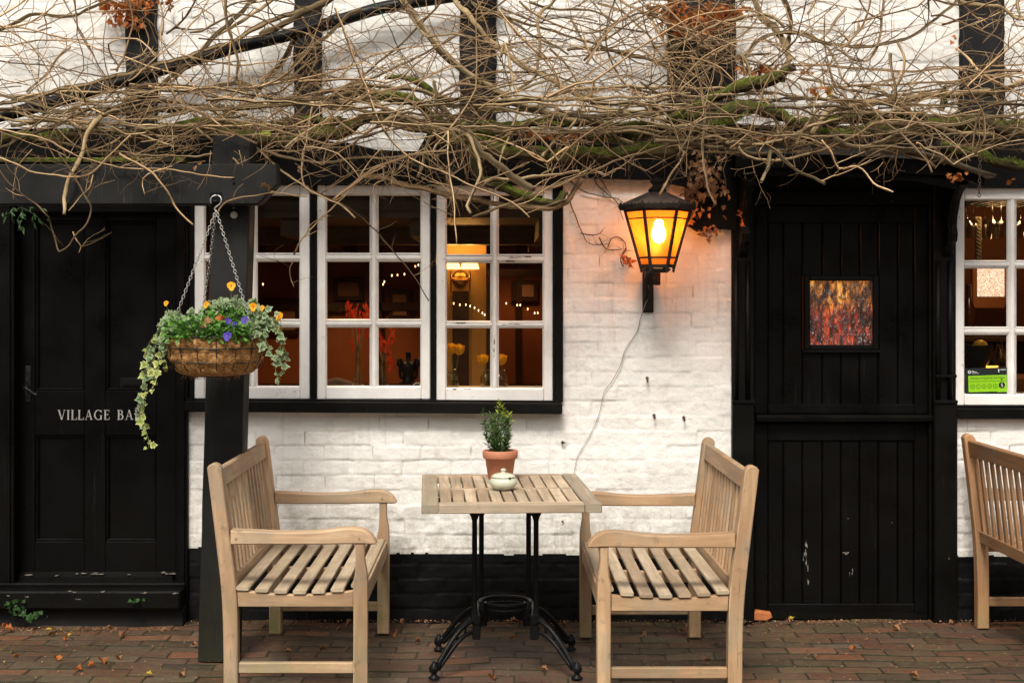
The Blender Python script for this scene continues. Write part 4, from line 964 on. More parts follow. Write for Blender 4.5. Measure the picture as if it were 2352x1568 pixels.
for sx in (-.38, .38):
    for sy in (1.36, 1.84): m = MB(); m.box(x+sx-.025, x+sx+.025, sy-.025, sy+.025, .004, .72, .004); m.build('leg', 'dark_stained_wood', t)
rebase(t)
# dark dado and picture rail on the back wall
m = MB(); slab(m, XA+.02, XB-.04, 2.955, 2.999, .0, .95); slab(m, XA+.02, X(985, yp), 2.93, 2.999, 1.44, 1.50); m.build('dado', 'dark_stained_wood', pub)
# ---- bar behind the right window
tb = thing_at('bar_counter', (X(2330, 1.0), 1.0, 0), 'brown wooden bar counter behind the right window', 'bar counter'); m = MB()
m.box(1.6, 3.4, .80, 1.25, Z(884, .8)-.05, Z(868, .8), .006); m.build('counter_top', 'bar_counter_wood', tb)
m = MB()
for k in range(8): m.box(1.62+k*.22, 1.62+k*.22+.215, .86, .88, .01, Z(884, .8)-.052, .006)
m.build('front_panel', 'bar_counter_wood', tb); rebase(tb)
t = thing_at('backlit_panel', at(2274, 650, 1.9), 'glowing mottled glass panel in a red frame behind the bar', 'lit panel')
m = MB(); a, b = at(2244, 681, 1.9), at(2307, 617, 1.9); m.box(a.x, b.x, 1.90, 1.92, a.z, b.z, .001); m.build('panel', 'lit_glass_panel', t)
m = MB().mat('oxblood_plaster'); m.box(a.x-.03, a.x-.002, 1.885, 1.93, a.z-.04, b.z+.02, .004); m.box(b.x+.002, b.x+.03, 1.885, 1.93, a.z-.04, b.z+.02, .004); m.box(a.x-.03, b.x+.03, 1.88, 1.93, a.z-.07, a.z-.002, .004); m.build('frame', None, t); rebase(t)
t = thing_at('twisted_rope', at(2247, 560, .6), 'thick twisted rope hanging behind the right window', 'rope')
m = MB()
for s in range(3): m.tube([at(2247, 500+k*2.2, .6)+Vector((.009*math.cos(k*.55+s*2.094), .009*math.sin(k*.55+s*2.094), 0)) for k in range(48)], .0095, 7)
o = m.build('strands', 'rope', t); rebase(t)
def wineglass(dx, y, topz):
    m = MB(); c = (X(dx, y), y, topz); m.lathe([(.034, 0), (.033, -.003), (.004, -.010), (.004, -.075), (.012, -.082), (.034, -.105), (.038, -.135), (.031, -.175)], c, 20, cap=False)
    o = m.build('wine_glass', 'clear_glass'); return o
for i, (dx, y) in enumerate(((2221, .55), (2236, .62), (2262, .7), (2280, .55), (2300, .55), (2345, .55), (2368, .6))):
    tag(wineglass(dx, y, CB-.115), ['first', 'second', 'third', 'fourth', 'fifth', 'sixth', 'seventh'][i]+' from left of the upturned wine glasses hanging in the right window', 'wine glass', 'wine glasses hanging over the bar')
m = MB(); 
for k in range(9): m.box(X(2200, .6)+k*.055, X(2200, .6)+k*.055+.014, .4, .85, CB-.115, CB-.103, .002)
o = m.build('glass_rack', 'dark_stained_wood'); tag(o, 'dark slatted rack the wine glasses hang from in the right window', 'glass rack')
t = thing_at('lemon_bowl', (X(2238, .95), .95, Z(868, .8)), 'dark bowl holding a lemon on the bar', 'bowl'); c = (X(2240, .95), .95, Z(766, .95))
m = MB(); zb_ = Z(868, .8); m.lathe([(.04, zb_), (.05, zb_+.01), (.058, zb_+.06), (.085, zb_+.10), (.10, zb_+.17)], (c[0], .95, 0), 24, cap=False); m.build('bowl', 'dark_bowl_glaze', t); rebase(t)
m = MB(); p = Vector((c[0]+.02, .93, zb_+.165)); m.lathe([(.002, -.034), (.022, -.026), (.033, -.008), (.033, .008), (.022, .026), (.002, .036)], (0, 0, 0), 16); m.v = [Vector((p.x+v.z*1.2, p.y+v.y, p.z+v.x)) for v in m.v]; o = m.build('lemon', 'lemon_skin'); tag(o, 'yellow lemon on top of the dark bowl in the right window', 'lemon')
for i, (dx, y, h, mt, lab) in enumerate(((2225, 1.7, .30, 'brown_bottle', 'dark bottle left of the glowing panel behind the bar'), (2318, 1.7, .28, 'brown_bottle', 'dark bottle right of the glowing panel behind the bar'), (2296, 1.05, .22, 'clear_glass', 'clear bottle standing on the bar counter by the glazing bar'), (2306, 1.1, .16, 'clear_glass', 'short clear tumbler beside the clear bottle on the bar'))):
    z0 = Z(868, .8)+.001 if y < 1.5 else 1.30
    m = MB(); m.lathe([(.034, 0), (.037, .005), (.037, h*.55), (.015, h*.72), (.014, h), (.017, h+.003)], (X(dx, y), y, z0), 18); o = m.build('bottle', mt); tag(o, lab, 'bottle')
m = MB(); m.box(X(2190, 1.7), X(2480, 1.7), 1.6, 1.9, 1.27, 1.299, .004); m.box(X(2190, 1.7), X(2480, 1.7), 1.88, 1.9, .9, 1.27, .004); o = m.build('back_shelf', 'dark_stained_wood'); tag(o, 'dark shelf behind the bar under the glowing panel', 'shelf')
t = thing_at('bar_lamp', at(2272, 843, .9), 'small orange glowing lamp on the bar above the green rating sticker', 'lamp'); m = MB(); p = at(2272, 845, 1.0)
m.prism([(p.x-.045, p.z-.01), (p.x+.03, p.z-.01), (p.x+.04, p.z+.012), (p.x-.03, p.z+.012)], 'y', .97, 1.0); m.build('shade', 'amber_glow', t); m = MB(); m.tube([p+Vector((0, 0, -.05)), p+Vector((0, 0, -.01))], .005, 8); m.lathe([(.03, p.z-.055), (.028, p.z-.05)], (p.x, p.y, 0), 14); m.build('stand', 'brass', t); rebase(t)
# ---- food hygiene rating sticker stuck inside the bottom left pane of the right window
st = empty('rating_sticker', at(2268, 875, -.006), 'green and black FOOD HYGIENE RATING sticker in the right window', 'sticker'); st.rotation_euler = (0, R(-1.6), 0)
PX = (DW)/FD/2.0*2
def SP(a, b): return ((a-900)/8.0*DW/FD, (725-b)/8.0*DW/FD)       # zoomed sticker coordinates to local metres
def sflat(name, pts, y, mat, parent=st, dy=.0006):
    m = MB(); m.prism([SP(*p) for p in pts], 'y', y-dy, y); o = m.build(name, mat, parent); return o
sflat('backing', [(498, 480), (1290, 480), (1295, 975), (495, 978)], 0, 'sticker_black')
sflat('panel', [(548, 618), (1252, 618), (1252, 930), (1075, 930), (1075, 918), (548, 918)], -.0010, 'sticker_green')
m = MB()
def disc(m, cx, cy, r, y, r2=None, n=24):
    if r2 is None: m.prism([SP(cx+r*math.cos(2*math.pi*k/n), cy+r*math.sin(2*math.pi*k/n)) for k in range(n)], 'y', y-.0004, y)
    else:
        for k in range(n):
            a, b = 2*math.pi*k/n, 2*math.pi*(k+1)/n
            m.prism([SP(cx+r*math.cos(a), cy+r*math.sin(a)), SP(cx+r*math.cos(b), cy+r*math.sin(b)), SP(cx+r2*math.cos(b), cy+r2*math.sin(b)), SP(cx+r2*math.cos(a), cy+r2*math.sin(a))], 'y', y-.0004, y)
for cx_ in (625, 728, 832, 935, 1038): disc(m, cx_, 818, 40, -.0018, 32)
m.prism([SP(560, 728), SP(1250, 728), SP(1250, 722), SP(560, 722)], 'y', -.0022, -.0018)
m.build('rating_rings', 'sticker_ring_green', st)
m = MB(); disc(m, 1160, 805, 58, -.0018); disc(m, 1160, 702, 14, -.0018); m.build('rating_disc', 'sticker_black', st)
def txt(body, a, b, h, y, mat, w=None, name='lettering'):
    cu = bpy.data.curves.new('t', 'FONT'); cu.body = body; cu.size = 1; cu.align_x = 'CENTER'; cu.align_y = 'CENTER'; cu.extrude = 0
    o = bpy.data.objects.new('t', cu); COL.objects.link(o); bpy.context.view_layer.update()
    me = bpy.data.meshes.new_from_object(o.evaluated_get(bpy.context.evaluated_depsgraph_get())); bpy.data.objects.remove(o)
    co = np.empty(len(me.vertices)*3, np.float32); me.vertices.foreach_get('co', co); co = co.reshape(-1, 3)
    W = co[:, 0].max()-co[:, 0].min(); Hh = co[:, 1].max()-co[:, 1].min(); cx_ = (co[:, 0].max()+co[:, 0].min())/2; cy_ = (co[:, 1].max()+co[:, 1].min())/2
    sy = h/8.0*DW/FD/Hh; sx = sy if w is None else w/8.0*DW/FD/W; q = SP(a, b)
    out = np.stack([q[0]+(co[:, 0]-cx_)*sx, np.full(len(co), y), q[1]+(co[:, 1]-cy_)*sy], 1); me.vertices.foreach_set('co', out.astype(np.float32).ravel()); me.update()
    me.materials.append(MATS[mat]); o = bpy.data.objects.new(name, me); COL.objects.link(o); o.parent = st; return o
txt('FOOD HYGIENE RATING', 902, 668, 38, -.0020, 'sticker_dark_text', 630)
for k, cx_ in enumerate((625, 728, 832, 935, 1038)): txt(str(k), cx_, 818, 34, -.0020, 'sticker_ring_green')
txt('5', 1160, 805, 66, -.0024, 'sticker_white')
m = MB(); disc(m, 573, 550, 30, -.0018, 14); disc(m, 1110, 530, 14, -.0018); m.prism([SP(1103, 500), SP(1117, 500), SP(1117, 570), SP(1103, 570)], 'y', -.0023, -.0019)
for (a, b, c, d) in ((615, 528, 650, 538), (615, 545, 705, 555), (615, 573, 745, 579), (1140, 515, 1250, 527)): m.prism([SP(a, d), SP(c, d), SP(c, b), SP(a, b)], 'y', -.0022, -.0018)
m.build('emblems', 'sticker_white', st)
# ================================================================ LANTERN
yL = -.30; lx = X(1510, yL); sL = FD/(DW+yL)
lan = empty('wall_lantern', (lx, yL, Z(615, yL)), 'lit hexagonal black lantern with amber panes on the white wall', 'wall lantern')
def hexa(r, z, rot=0): return [Vector((lx+r*math.cos(R(60*k)+rot), yL+r*math.sin(R(60*k)+rot), z)) for k in range(6)]
rt, rb = 75/sL, 37/sL; zt, zb = Z(484, yL), Z(611, yL)
def rz_(z): return rb+(rt-rb)*(z-zb)/(zt-zb)
fr = MB()
for k in range(6): fr.beam(hexa(rb, zb-.014)[k], hexa(rt, zt+.004)[k], .013, .013, up=(math.cos(R(60*k)), math.sin(R(60*k)), 0), c=.002)
for zz, hh in ((Z(503, yL), .006), (Z(592, yL), .008), (zb, .014), (zt, .014)):
    h6 = hexa(rz_(zz)+.001, zz)
    for k in range(6): fr.beam(h6[k], h6[(k+1) % 6], .008, hh, c=.0015)
for k in range(6): p = hexa(rb, zb-.014)[k]; fr.lathe([(.001, -.016), (.007, -.008), (.005, 0)], p, 8)
fr.build('frame', 'rusty_lantern_iron', lan)
for k in range(6):
    g = MB(); a, b = hexa(rb-.003, zb)[k], hexa(rb-.003, zb)[(k+1) % 6]; c, d = hexa(rt-.003, zt)[(k+1) % 6], hexa(rt-.003, zt)[k]
    g.v = [a, b, c, d]; g.face((0, 1, 2, 3)); g.build('glass_pane', 'amber_lantern_glass', lan)
rf = MB(); prof = [(rt+.018, zt+.006), (rt+.020, zt+.022), (rt+.004, zt+.036), (.040, Z(441, yL)), (.030, Z(436, yL))]
def hexrings(m, prof, mat=None):
    base = len(m.v); sm = m.smooth; m.smooth = False
    for r, z in prof: m.v += hexa(r, z)
    for i in range(len(prof)-1):
        for k in range(6): m.face((base+i*6+k, base+i*6+(k+1) % 6, base+(i+1)*6+(k+1) % 6, base+(i+1)*6+k))
    m.face(tuple(base+k for k in reversed(range(6)))); m.face(tuple(base+(len(prof)-1)*6+k for k in range(6))); m.smooth = sm
hexrings(rf, prof)
rf.build('roof', 'lantern_roof_copper', lan)
rim = MB(); h6 = hexa(rt+.018, zt+.014)
for k in range(6):
    rim.beam(h6[k], h6[(k+1) % 6], .010, .024, c=.002); a, b = h6[k], h6[(k+1) % 6]
    rim.lathe([(.001, -.012), (.011, -.004), (.009, .012), (.001, .026)], h6[k], 8)
    for q in range(1, 6): pp_ = a+(b-a)*(q/6); rim.lathe([(.006, -.008), (.008, 0), (.001, .017+.004*(q % 2))], pp_, 6)
rim.build('rim', 'rusty_lantern_iron', lan)
fi = MB(); fi.lathe([(.040, Z(441, yL)-.004), (.042, Z(436, yL)), (.030, Z(431, yL)), (.020, Z(426, yL)), (.032, Z(420, yL)), (.034, Z(415, yL)), (.012, Z(408, yL)), (.016, Z(402, yL)), (.034, Z(392, yL)), (.038, Z(380, yL)), (.020, Z(368, yL)), (.010, Z(358, yL)), (.002, Z(345, yL))], (lx, yL, 0), 16); fi.build('finial', 'rusty_lantern_iron', lan)
bl = MB(); bl.lathe([(.001, -.045), (.022, -.036), (.032, -.008), (.030, .016), (.020, .036), (.012, .052)], (lx+.006, yL, Z(536, yL)), 18); bl.build('bulb', 'lamp_bulb', lan)
br = MB(); bx = X(1488); zt2 = Z(622)
br.prism([(-.005, Z(716)), (-.03, Z(712)), (-.034, Z(690)), (-.026, Z(660)), (-.05, Z(640)), (-.09, Z(634)), (-.14, Z(628)), (-.26, Z(618, yL)-.0), (-.34, Z(618, yL)), (-.34, zb-.016), (-.22, zb-.016), (-.10, Z(618)), (-.005, Z(614))], 'x', bx-.022, bx+.020, .004)
br.prism([(-.002, Z(718)), (-.014, Z(718)), (-.014, Z(608)), (-.002, Z(608))], 'x', bx-.026, bx+.026, .003)
br.box(X(1502, -.1), X(1514, -.1), -.16, -.08, Z(655, -.1), Z(620, -.1), .004)
for q in (-.02, .0): br.tube(catmull([Vector((bx+q, -.03, Z(690))), Vector((bx+q, -.11, Z(668))), Vector((bx+q, -.15, Z(640))), Vector((bx+q+.01, -.20, Z(622)))], .02), .007, 8)
br.lathe([(.045, zb-.030), (.060, zb-.018), (.062, zb-.012)], (lx, yL, 0), 18)
br.build('bracket', 'rusty_lantern_iron', lan); rebase(lan)
# loose cable down the wall
cab = [(1480, 618), (1486, 650), (1490, 672), (1484, 700), (1470, 735), (1462, 760), (1440, 800), (1425, 838), (1400, 880), (1390, 900), (1376, 950), (1352, 1000), (1330, 1045), (1318, 1088), (1312, 1120)]
m = MB(); m.tube(catmull([at(a+(i % 3-1)*2.5, b, -.045 if i in (1, 2, 3) else -.008) for i, (a, b) in enumerate(cab)], .02), .0022, 6, r2=.0011)
o = m.build('loose_cable', 'cable_grey'); tag(o, 'thin grey cable trailing down the white wall below the lantern', 'cable')
# old chains
def chain(name, p0, p1, n, r, mat, parent=None, wire=None, sag=0.0, swing=None):
    m = MB(); p0 = Vector(p0); p1 = Vector(p1); d = (p1-p0); ln = d.length/n; d.normalize(); s1 = d.cross(Vector((0, 1, 0))).normalized(); s2 = d.cross(s1)
    w = wire or r*.28
    for i in range(n):
        c = p0+d*(ln*(i+.5))+Vector((0, 0, -sag*math.sin(math.pi*(i+.5)/n))); sd = s1 if i % 2 else s2; L2 = ln*.5+w*1.1
        m.tube([c+d*(L2*math.cos(a))+sd*(r*math.sin(a)*(1.0)) for a in [2*math.pi*k/10 for k in range(10)]], w, 5, closed=True)
    return m.build(name, mat, parent)
tag(chain('hanging_chain', at(2251, 355, -.5), at(2249, 452, -.5), 12, .006, 'rusty_chain', wire=.0018), 'rusty chain hanging in front of the right window', 'chain')
tag(chain('hanging_chain', at(742, 118, -.22), at(765, 215, -.24), 14, .006, 'rusty_chain', wire=.0018), 'old chain hanging down the upper wall beside the second black timber', 'chain')
# ================================================================ PERGOLA
pg = empty('pergola', (X(500, -.73), -.73, 0), 'dark grey timber post and beam in front of the village bar door', 'pergola')
m = MB(); yf, yb = -.81, -.66; base = 0                                 # leaning post
lf, rf_, lt, rt_ = -1.254, -1.095, -1.190, -1.028; n = 24
for i in range(n+1):
    t_ = i/n; z = 2.20*t_; a = lf+(lt-lf)*t_; b = rf_+(rt_-rf_)*t_; j = random.uniform(-.0015, .0015); c = .006
    for (x, y) in ((a+c, yf), (b-c, yf), (b, yf+c), (b, yb-c), (b-c, yb), (a+c, yb), (a, yb-c), (a, yf+c)): m.v.append(Vector((x+j, y, z)))
m.smooth = False
for i in range(n):
    for k in range(8): m.face((i*8+k, i*8+(k+1) % 8, (i+1)*8+(k+1) % 8, (i+1)*8+k))
m.face(tuple(reversed(range(8)))); m.face(tuple(n*8+k for k in range(8)))
# cut the head of the post narrower above the beam
m.build('post', 'grey_pergola_paint', pg)
yb0 = -.905
m = MB(); m.prism([(-3.6, Z(470, yb0)), (X(592, yb0), Z(470, yb0)), (X(606, yb0), Z(458, yb0)), (X(630, yb0), Z(432, yb0)), (X(638, yb0), Z(424, yb0)), (X(636, yb0), Z(376, yb0)), (-3.6, Z(380, yb0))], 'y', yb0, yb0+.092, .006)
bm = m.build('beam', 'grey_pergola_paint', pg)
m = MB()
for (a, b) in ((536, 408), (537, 420), (536, 470), (537, 478)): p = at(a, b, yb0-.001); m.tube([p, p+Vector((0, -.004, 0))], .005, 10)
m.build('bolts', 'black_iron', bm)
m = MB(); m.beam(Vector((-3.5, -.80, Z(371, -.80))), Vector((X(430, -.80), -.80, Z(371, -.80))), .12, .02); m.build('top_board', 'mossy_trunk', pg)
m = MB(); p = at(538, 494, -.812); m.tube([p, p+Vector((0, -.010, 0))], .0145, 18); m.tube([p+Vector((0, -.010, 0)), p+Vector((0, -.013, 0))], .010, 18); m.mat('x') if False else None; m.build('sensor_button', 'inner_sill_paint', pg)
m = MB(); p = at(497, 447, yb0-.0); m.box(p.x-.022, p.x+.022, yb0-.03, yb0+.02, p.z-.035, p.z+.008, .003); m.tube([p+Vector((-.02, -.03, -.03)), p+Vector((.02, -.03, -.03))], .006, 8); m.build('hook_bracket', 'black_iron', pg)
rebase(pg)
# ================================================================ HANGING BASKET
by = -1.13; bx_ = X(496, by); sB = FD/(DW+by); rimz = Z(772, by); Rr = .190
bk = empty('hanging_basket', (bx_, by, rimz), 'coir-lined wire hanging basket on three chains below the grey beam', 'hanging basket')
hz = [0, -.058, -.118, -.150, -.158]; hr = [.190, .190, .168, .130, .06]
def prof_r(z): return float(np.interp(-z, [0, .058, .118, .150, .158], hr))
m = MB(); seg = 96; prof = [(prof_r(-.158*(1-i/26.)), -.158*(1-i/26.)) for i in range(27)]; prof = [(.002, -.160)]+prof
def liner(r, z, a):
    bul = .017*abs(math.sin(a*8))**.6*min(1, r/.1); rows_ = abs(math.sin(math.pi*np.interp(-z, [0, .058, .118, .16], [0, 1, 2, 3])))
    nz = float(fbm(np.array([a*9.0]), np.array([z*60.0]), 3, 5)[0])-.5
    return r-.010+bul*(.35+.65*rows_)+nz*.022*min(1, r/.06), z+(nz*.008 if z < -.14 else 0)
m.lathe(prof, (bx_, by, rimz), seg, fn=liner, cap=False)
for k in range(420):                                                       # stray fibres
    a = random.uniform(0, 2*math.pi); z = random.choice([random.uniform(-.155, -.01), -.155]); r = prof_r(z)-.004
    p = Vector((bx_+r*math.cos(a), by+r*math.sin(a), rimz+z)); d = Vector((math.cos(a)*random.uniform(.2, 1), math.sin(a)*random.uniform(.2, 1), random.uniform(-1, .4)))*random.uniform(.008, .026); s = Vector((random.uniform(-1, 1), random.uniform(-1, 1), random.uniform(-1, 1)))*.008
    m.tube([p, p+d*.5+s, p+d], .0006, 3)
m.build('coir_liner', 'coir', bk)
m = MB()
def ring(r, z, w, n=48): m.tube([Vector((bx_+r*math.cos(2*math.pi*k/n), by+r*math.sin(2*math.pi*k/n), rimz+z)) for k in range(n)], w, 6, closed=True)
ring(.194, .002, .0035); ring(.196, -.045, .0028); ring(.176, -.100, .0028); ring(.090, -.156, .0025)
for k in range(16):
    a = 2*math.pi*(k+.5)/16; m.tube(catmull([Vector((bx_+(prof_r(z)+.004)*math.cos(a), by+(prof_r(z)+.004)*math.sin(a), rimz+z)) for z in (0, -.05, -.10, -.135, -.158)], .02), .0019, 5)
m.build('wire_frame', 'wire_green', bk)
hookz = Z(483, by); hk = Vector((bx_+.001, by+.0, hookz))
for a in (-152, -28, 120):
    e = Vector((bx_+.192*math.cos(R(a)), by+.192*math.sin(R(a)), rimz)); chain('chain', hk, e, 40, .0052, 'galvanised', bk, wire=.0016)
m = MB(); hp = [hk+Vector((0, 0, -.004)), hk+Vector((-.007, 0, .005)), hk+Vector((.0, 0, .014)), hk+Vector((.014, 0, .024)), hk+Vector((.021, 0, .040)), hk+Vector((.016, .004, .054)), hk+Vector((.004, .006, .060))]
m.tube(catmull(hp, .006), .003, 8); hp2 = [hk+Vector((-.022, .004, .026)), hk+Vector((-.023, .004, .044)), hk+Vector((-.013, .005, .057)), hk+Vector((.004, .006, .060))]; m.tube(catmull(hp2, .006), .003, 8); m.build('hook', 'galvanised', bk); rebase(bk)
m = MB(); m.lathe([(.17, rimz-.03), (.12, rimz-.005), (.05, rimz+.01), (.002, rimz+.012)], (bx_, by, 0), 24, cap=False); so = m.build('potting_soil', 'soil'); tag(so, 'dark compost filling the hanging basket', 'soil')
# planting
def rv(s=1.0): return Vector((random.uniform(-s, s), random.uniform(-s, s), random.uniform(-s, s)))
def pansy(p, face, r, mat, parent):
    m = MB().mat(mat); face = Vector(face).normalized(); sd = face.cross(Vector((0, 0, 1))).normalized(); up = sd.cross(face)
    for k, (ang, sz) in enumerate(((90, 1.0), (40, .95), (140, .95), (-12, .8), (192, .8), (-90, 1.1))):
        d = sd*math.cos(R(ang))+up*math.sin(R(ang)); m.leaf(p+face*(.0012*k), d+face*.12, face, 1.15*r*sz, PETAL, .25)
    m.mat('petal_centre'); m.leaf(p+face*.009-up*r*.28, up, face, r*.5, OVAL, 0)
    if mat == 'blue_petal': m.mat('yellow_petal'); m.leaf(p+face*.011-up*r*.12, up, face, r*.22, OVAL, 0)
    m.mat('green_stem'); m.tube(catmull([p-face*.002, p-face*.02-up*.02, p-face*.02-up*.055], .015), .0012, 4)
    m.build('flower', None, parent)
def clump(name, label, cx_, cy_, rx, n, zlo, zhi, flowers, fm):
    t = empty(name, (bx_+cx_, by+cy_, rimz), label, 'flowering plant', 'plants in the hanging basket'); m = MB()
    for k in range(n):
        a = random.uniform(0, 2*math.pi); r = rx*math.sqrt(random.random()); h = random.uniform(zlo, zhi)*(1-.35*(r/rx)**2)
        p = Vector((bx_+cx_+r*math.cos(a), by+cy_+r*math.sin(a)*.9, rimz+h)); d = Vector((math.cos(a)*.8, math.sin(a)*.8, random.uniform(-.4, .9)))+rv(.5)
        m.leaf(p, d, Vector((0, -.5, 1))+rv(.5), random.uniform(.016, .030), OVAL, .3)
    m.build('foliage', 'pansy_leaf', t)
    for (fx, fy, yy, r) in flowers: pansy(at(fx, fy, by+yy), (random.uniform(-.3, .3), -1, random.uniform(.1, .5)), r, fm, t)
    rebase(t)
clump('viola_plant', 'yellow violas with bright green leaves across the front of the hanging basket', -.03, -.08, .155, 900, -.015, .085, [(467, 744, -.15, .010), (475, 700, -.02, .012), (382, 697, .0, .010)], 'yellow_petal')
clump('viola_plant', 'tall yellow violas at the right rear of the hanging basket', .06, .02, .13, 520, .02, .13, [(531, 658, -.04, .0175), (581, 705, -.10, .015), (602, 708, -.05, .011), (642, 727, -.05, .016), (637, 757, .02, .010)], 'yellow_petal')
clump('pansy_plant', 'blue pansies at the front right of the hanging basket', .07, -.12, .09, 330, -.03, .06, [(522, 773, -.215, .0165), (562, 736, -.17, .015), (524, 738, -.17, .012), (540, 745, -.18, .010)], 'blue_petal')
def ivy(name, label, trails, fill=None, young=0):
    t = empty(name, trails[0][0] if fill is None else fill[0], label, 'ivy plant', 'plants in the hanging basket')
    for i, tr in enumerate(trails):
        P = catmull(tr[1:] if False else tr, .012); m = MB().mat('green_stem'); m.tube(P, .0013, 5)
        n = len(P)
        for k in range(1, n):
            for q in range(random.choice((0, 1, 1, 1))):
                tt = k/n; m.mat('ivy_young_leaf' if (young and tt > young and random.random() < .8) else 'ivy_leaf')
                side = rv(1); side.z = side.z*.4-.35; side.y -= .35
                sz = random.uniform(.015, .040)*(1.0 if tt < .8 else .85)
                m.leaf(P[k]+rv(.008), side, Vector((random.uniform(-.4, .4), -1, random.uniform(.0, .7))), sz, IVY, .35)
        m.build('trail', None, t)
    if fill:
        c, rx, rz, n = fill; m = MB().mat('ivy_leaf')
        for k in range(n):
            p = c+Vector((random.gauss(0, rx), random.gauss(0, rx*.6), random.gauss(0, rz))); m.leaf(p, rv(1)+Vector((0, -.2, -.2)), Vector((0, -1, .6))+rv(.4), random.uniform(.022, .040), IVY, .35)
        m.build('foliage', None, t)
    rebase(t)
def T(y, *pts): return [at(a, b, by+y) for a, b in pts]
ivy('ivy_plant', 'variegated ivy spilling left over the basket, its longest trail passing the door lettering',
    [T(-.05, (430, 735), (395, 745), (365, 780), (345, 830), (335, 880), (333, 920), (330, 950), (336, 990), (342, 1015), (341, 1030)),
     T(-.12, (425, 745), (385, 760), (372, 800), (362, 840), (355, 870), (350, 895)),
     T(.03, (410, 730), (375, 755), (350, 800), (336, 845), (330, 885)),
     T(-.02, (420, 740), (392, 770), (378, 815), (375, 850)), T(0, (430, 725), (400, 725), (370, 750), (342, 790), (335, 815)),
     T(-.10, (440, 730), (405, 740), (385, 775), (365, 820), (345, 860)), T(.02, (334, 900), (322, 930), (322, 960), (338, 1000), (330, 1012))],
    (at(412, 748, by-.08), .030, .026, 90), young=.55)
ivy('ivy_plant', 'variegated ivy tumbling over the right rim of the hanging basket',
    [T(-.08, (590, 730), (620, 745), (640, 770), (645, 810), (648, 850), (632, 872)), T(-.02, (600, 725), (635, 750), (650, 790), (662, 822)),
     T(-.12, (590, 745), (610, 780), (628, 820), (633, 850), (640, 875)), T(-.14, (575, 745), (595, 775), (602, 800)), T(-.05, (580, 720), (612, 722), (640, 742), (648, 765))],
    (at(600, 745, by-.08), .026, .028, 60))
ivy('ivy_plant', 'cream-edged ivy leaves in the middle of the basket behind the blue pansies', [T(.05, (500, 700), (520, 690), (545, 694)), T(.0, (470, 705), (500, 698), (530, 705)), T(.0, (540, 715), (560, 700), (590, 712))], (at(520, 708, by+.02), .05, .018, 110))
for (a, b, lab) in ((510, 734, 'brown dead leaf lying on the green leaves of the basket'), (478, 742, 'pale pink dead leaf lying on the green leaves of the basket')):
    m = MB(); [m.leaf(at(a, b, by-.17)+rv(.006), rv(1), Vector((0, -1, .5))+rv(.3), .03, MAPLE, .5) for _ in range(3)]; o = m.build('dead_leaf', 'dead_leaf' if a > 500 else 'brown_leaf'); tag(o, lab, 'dead leaf')
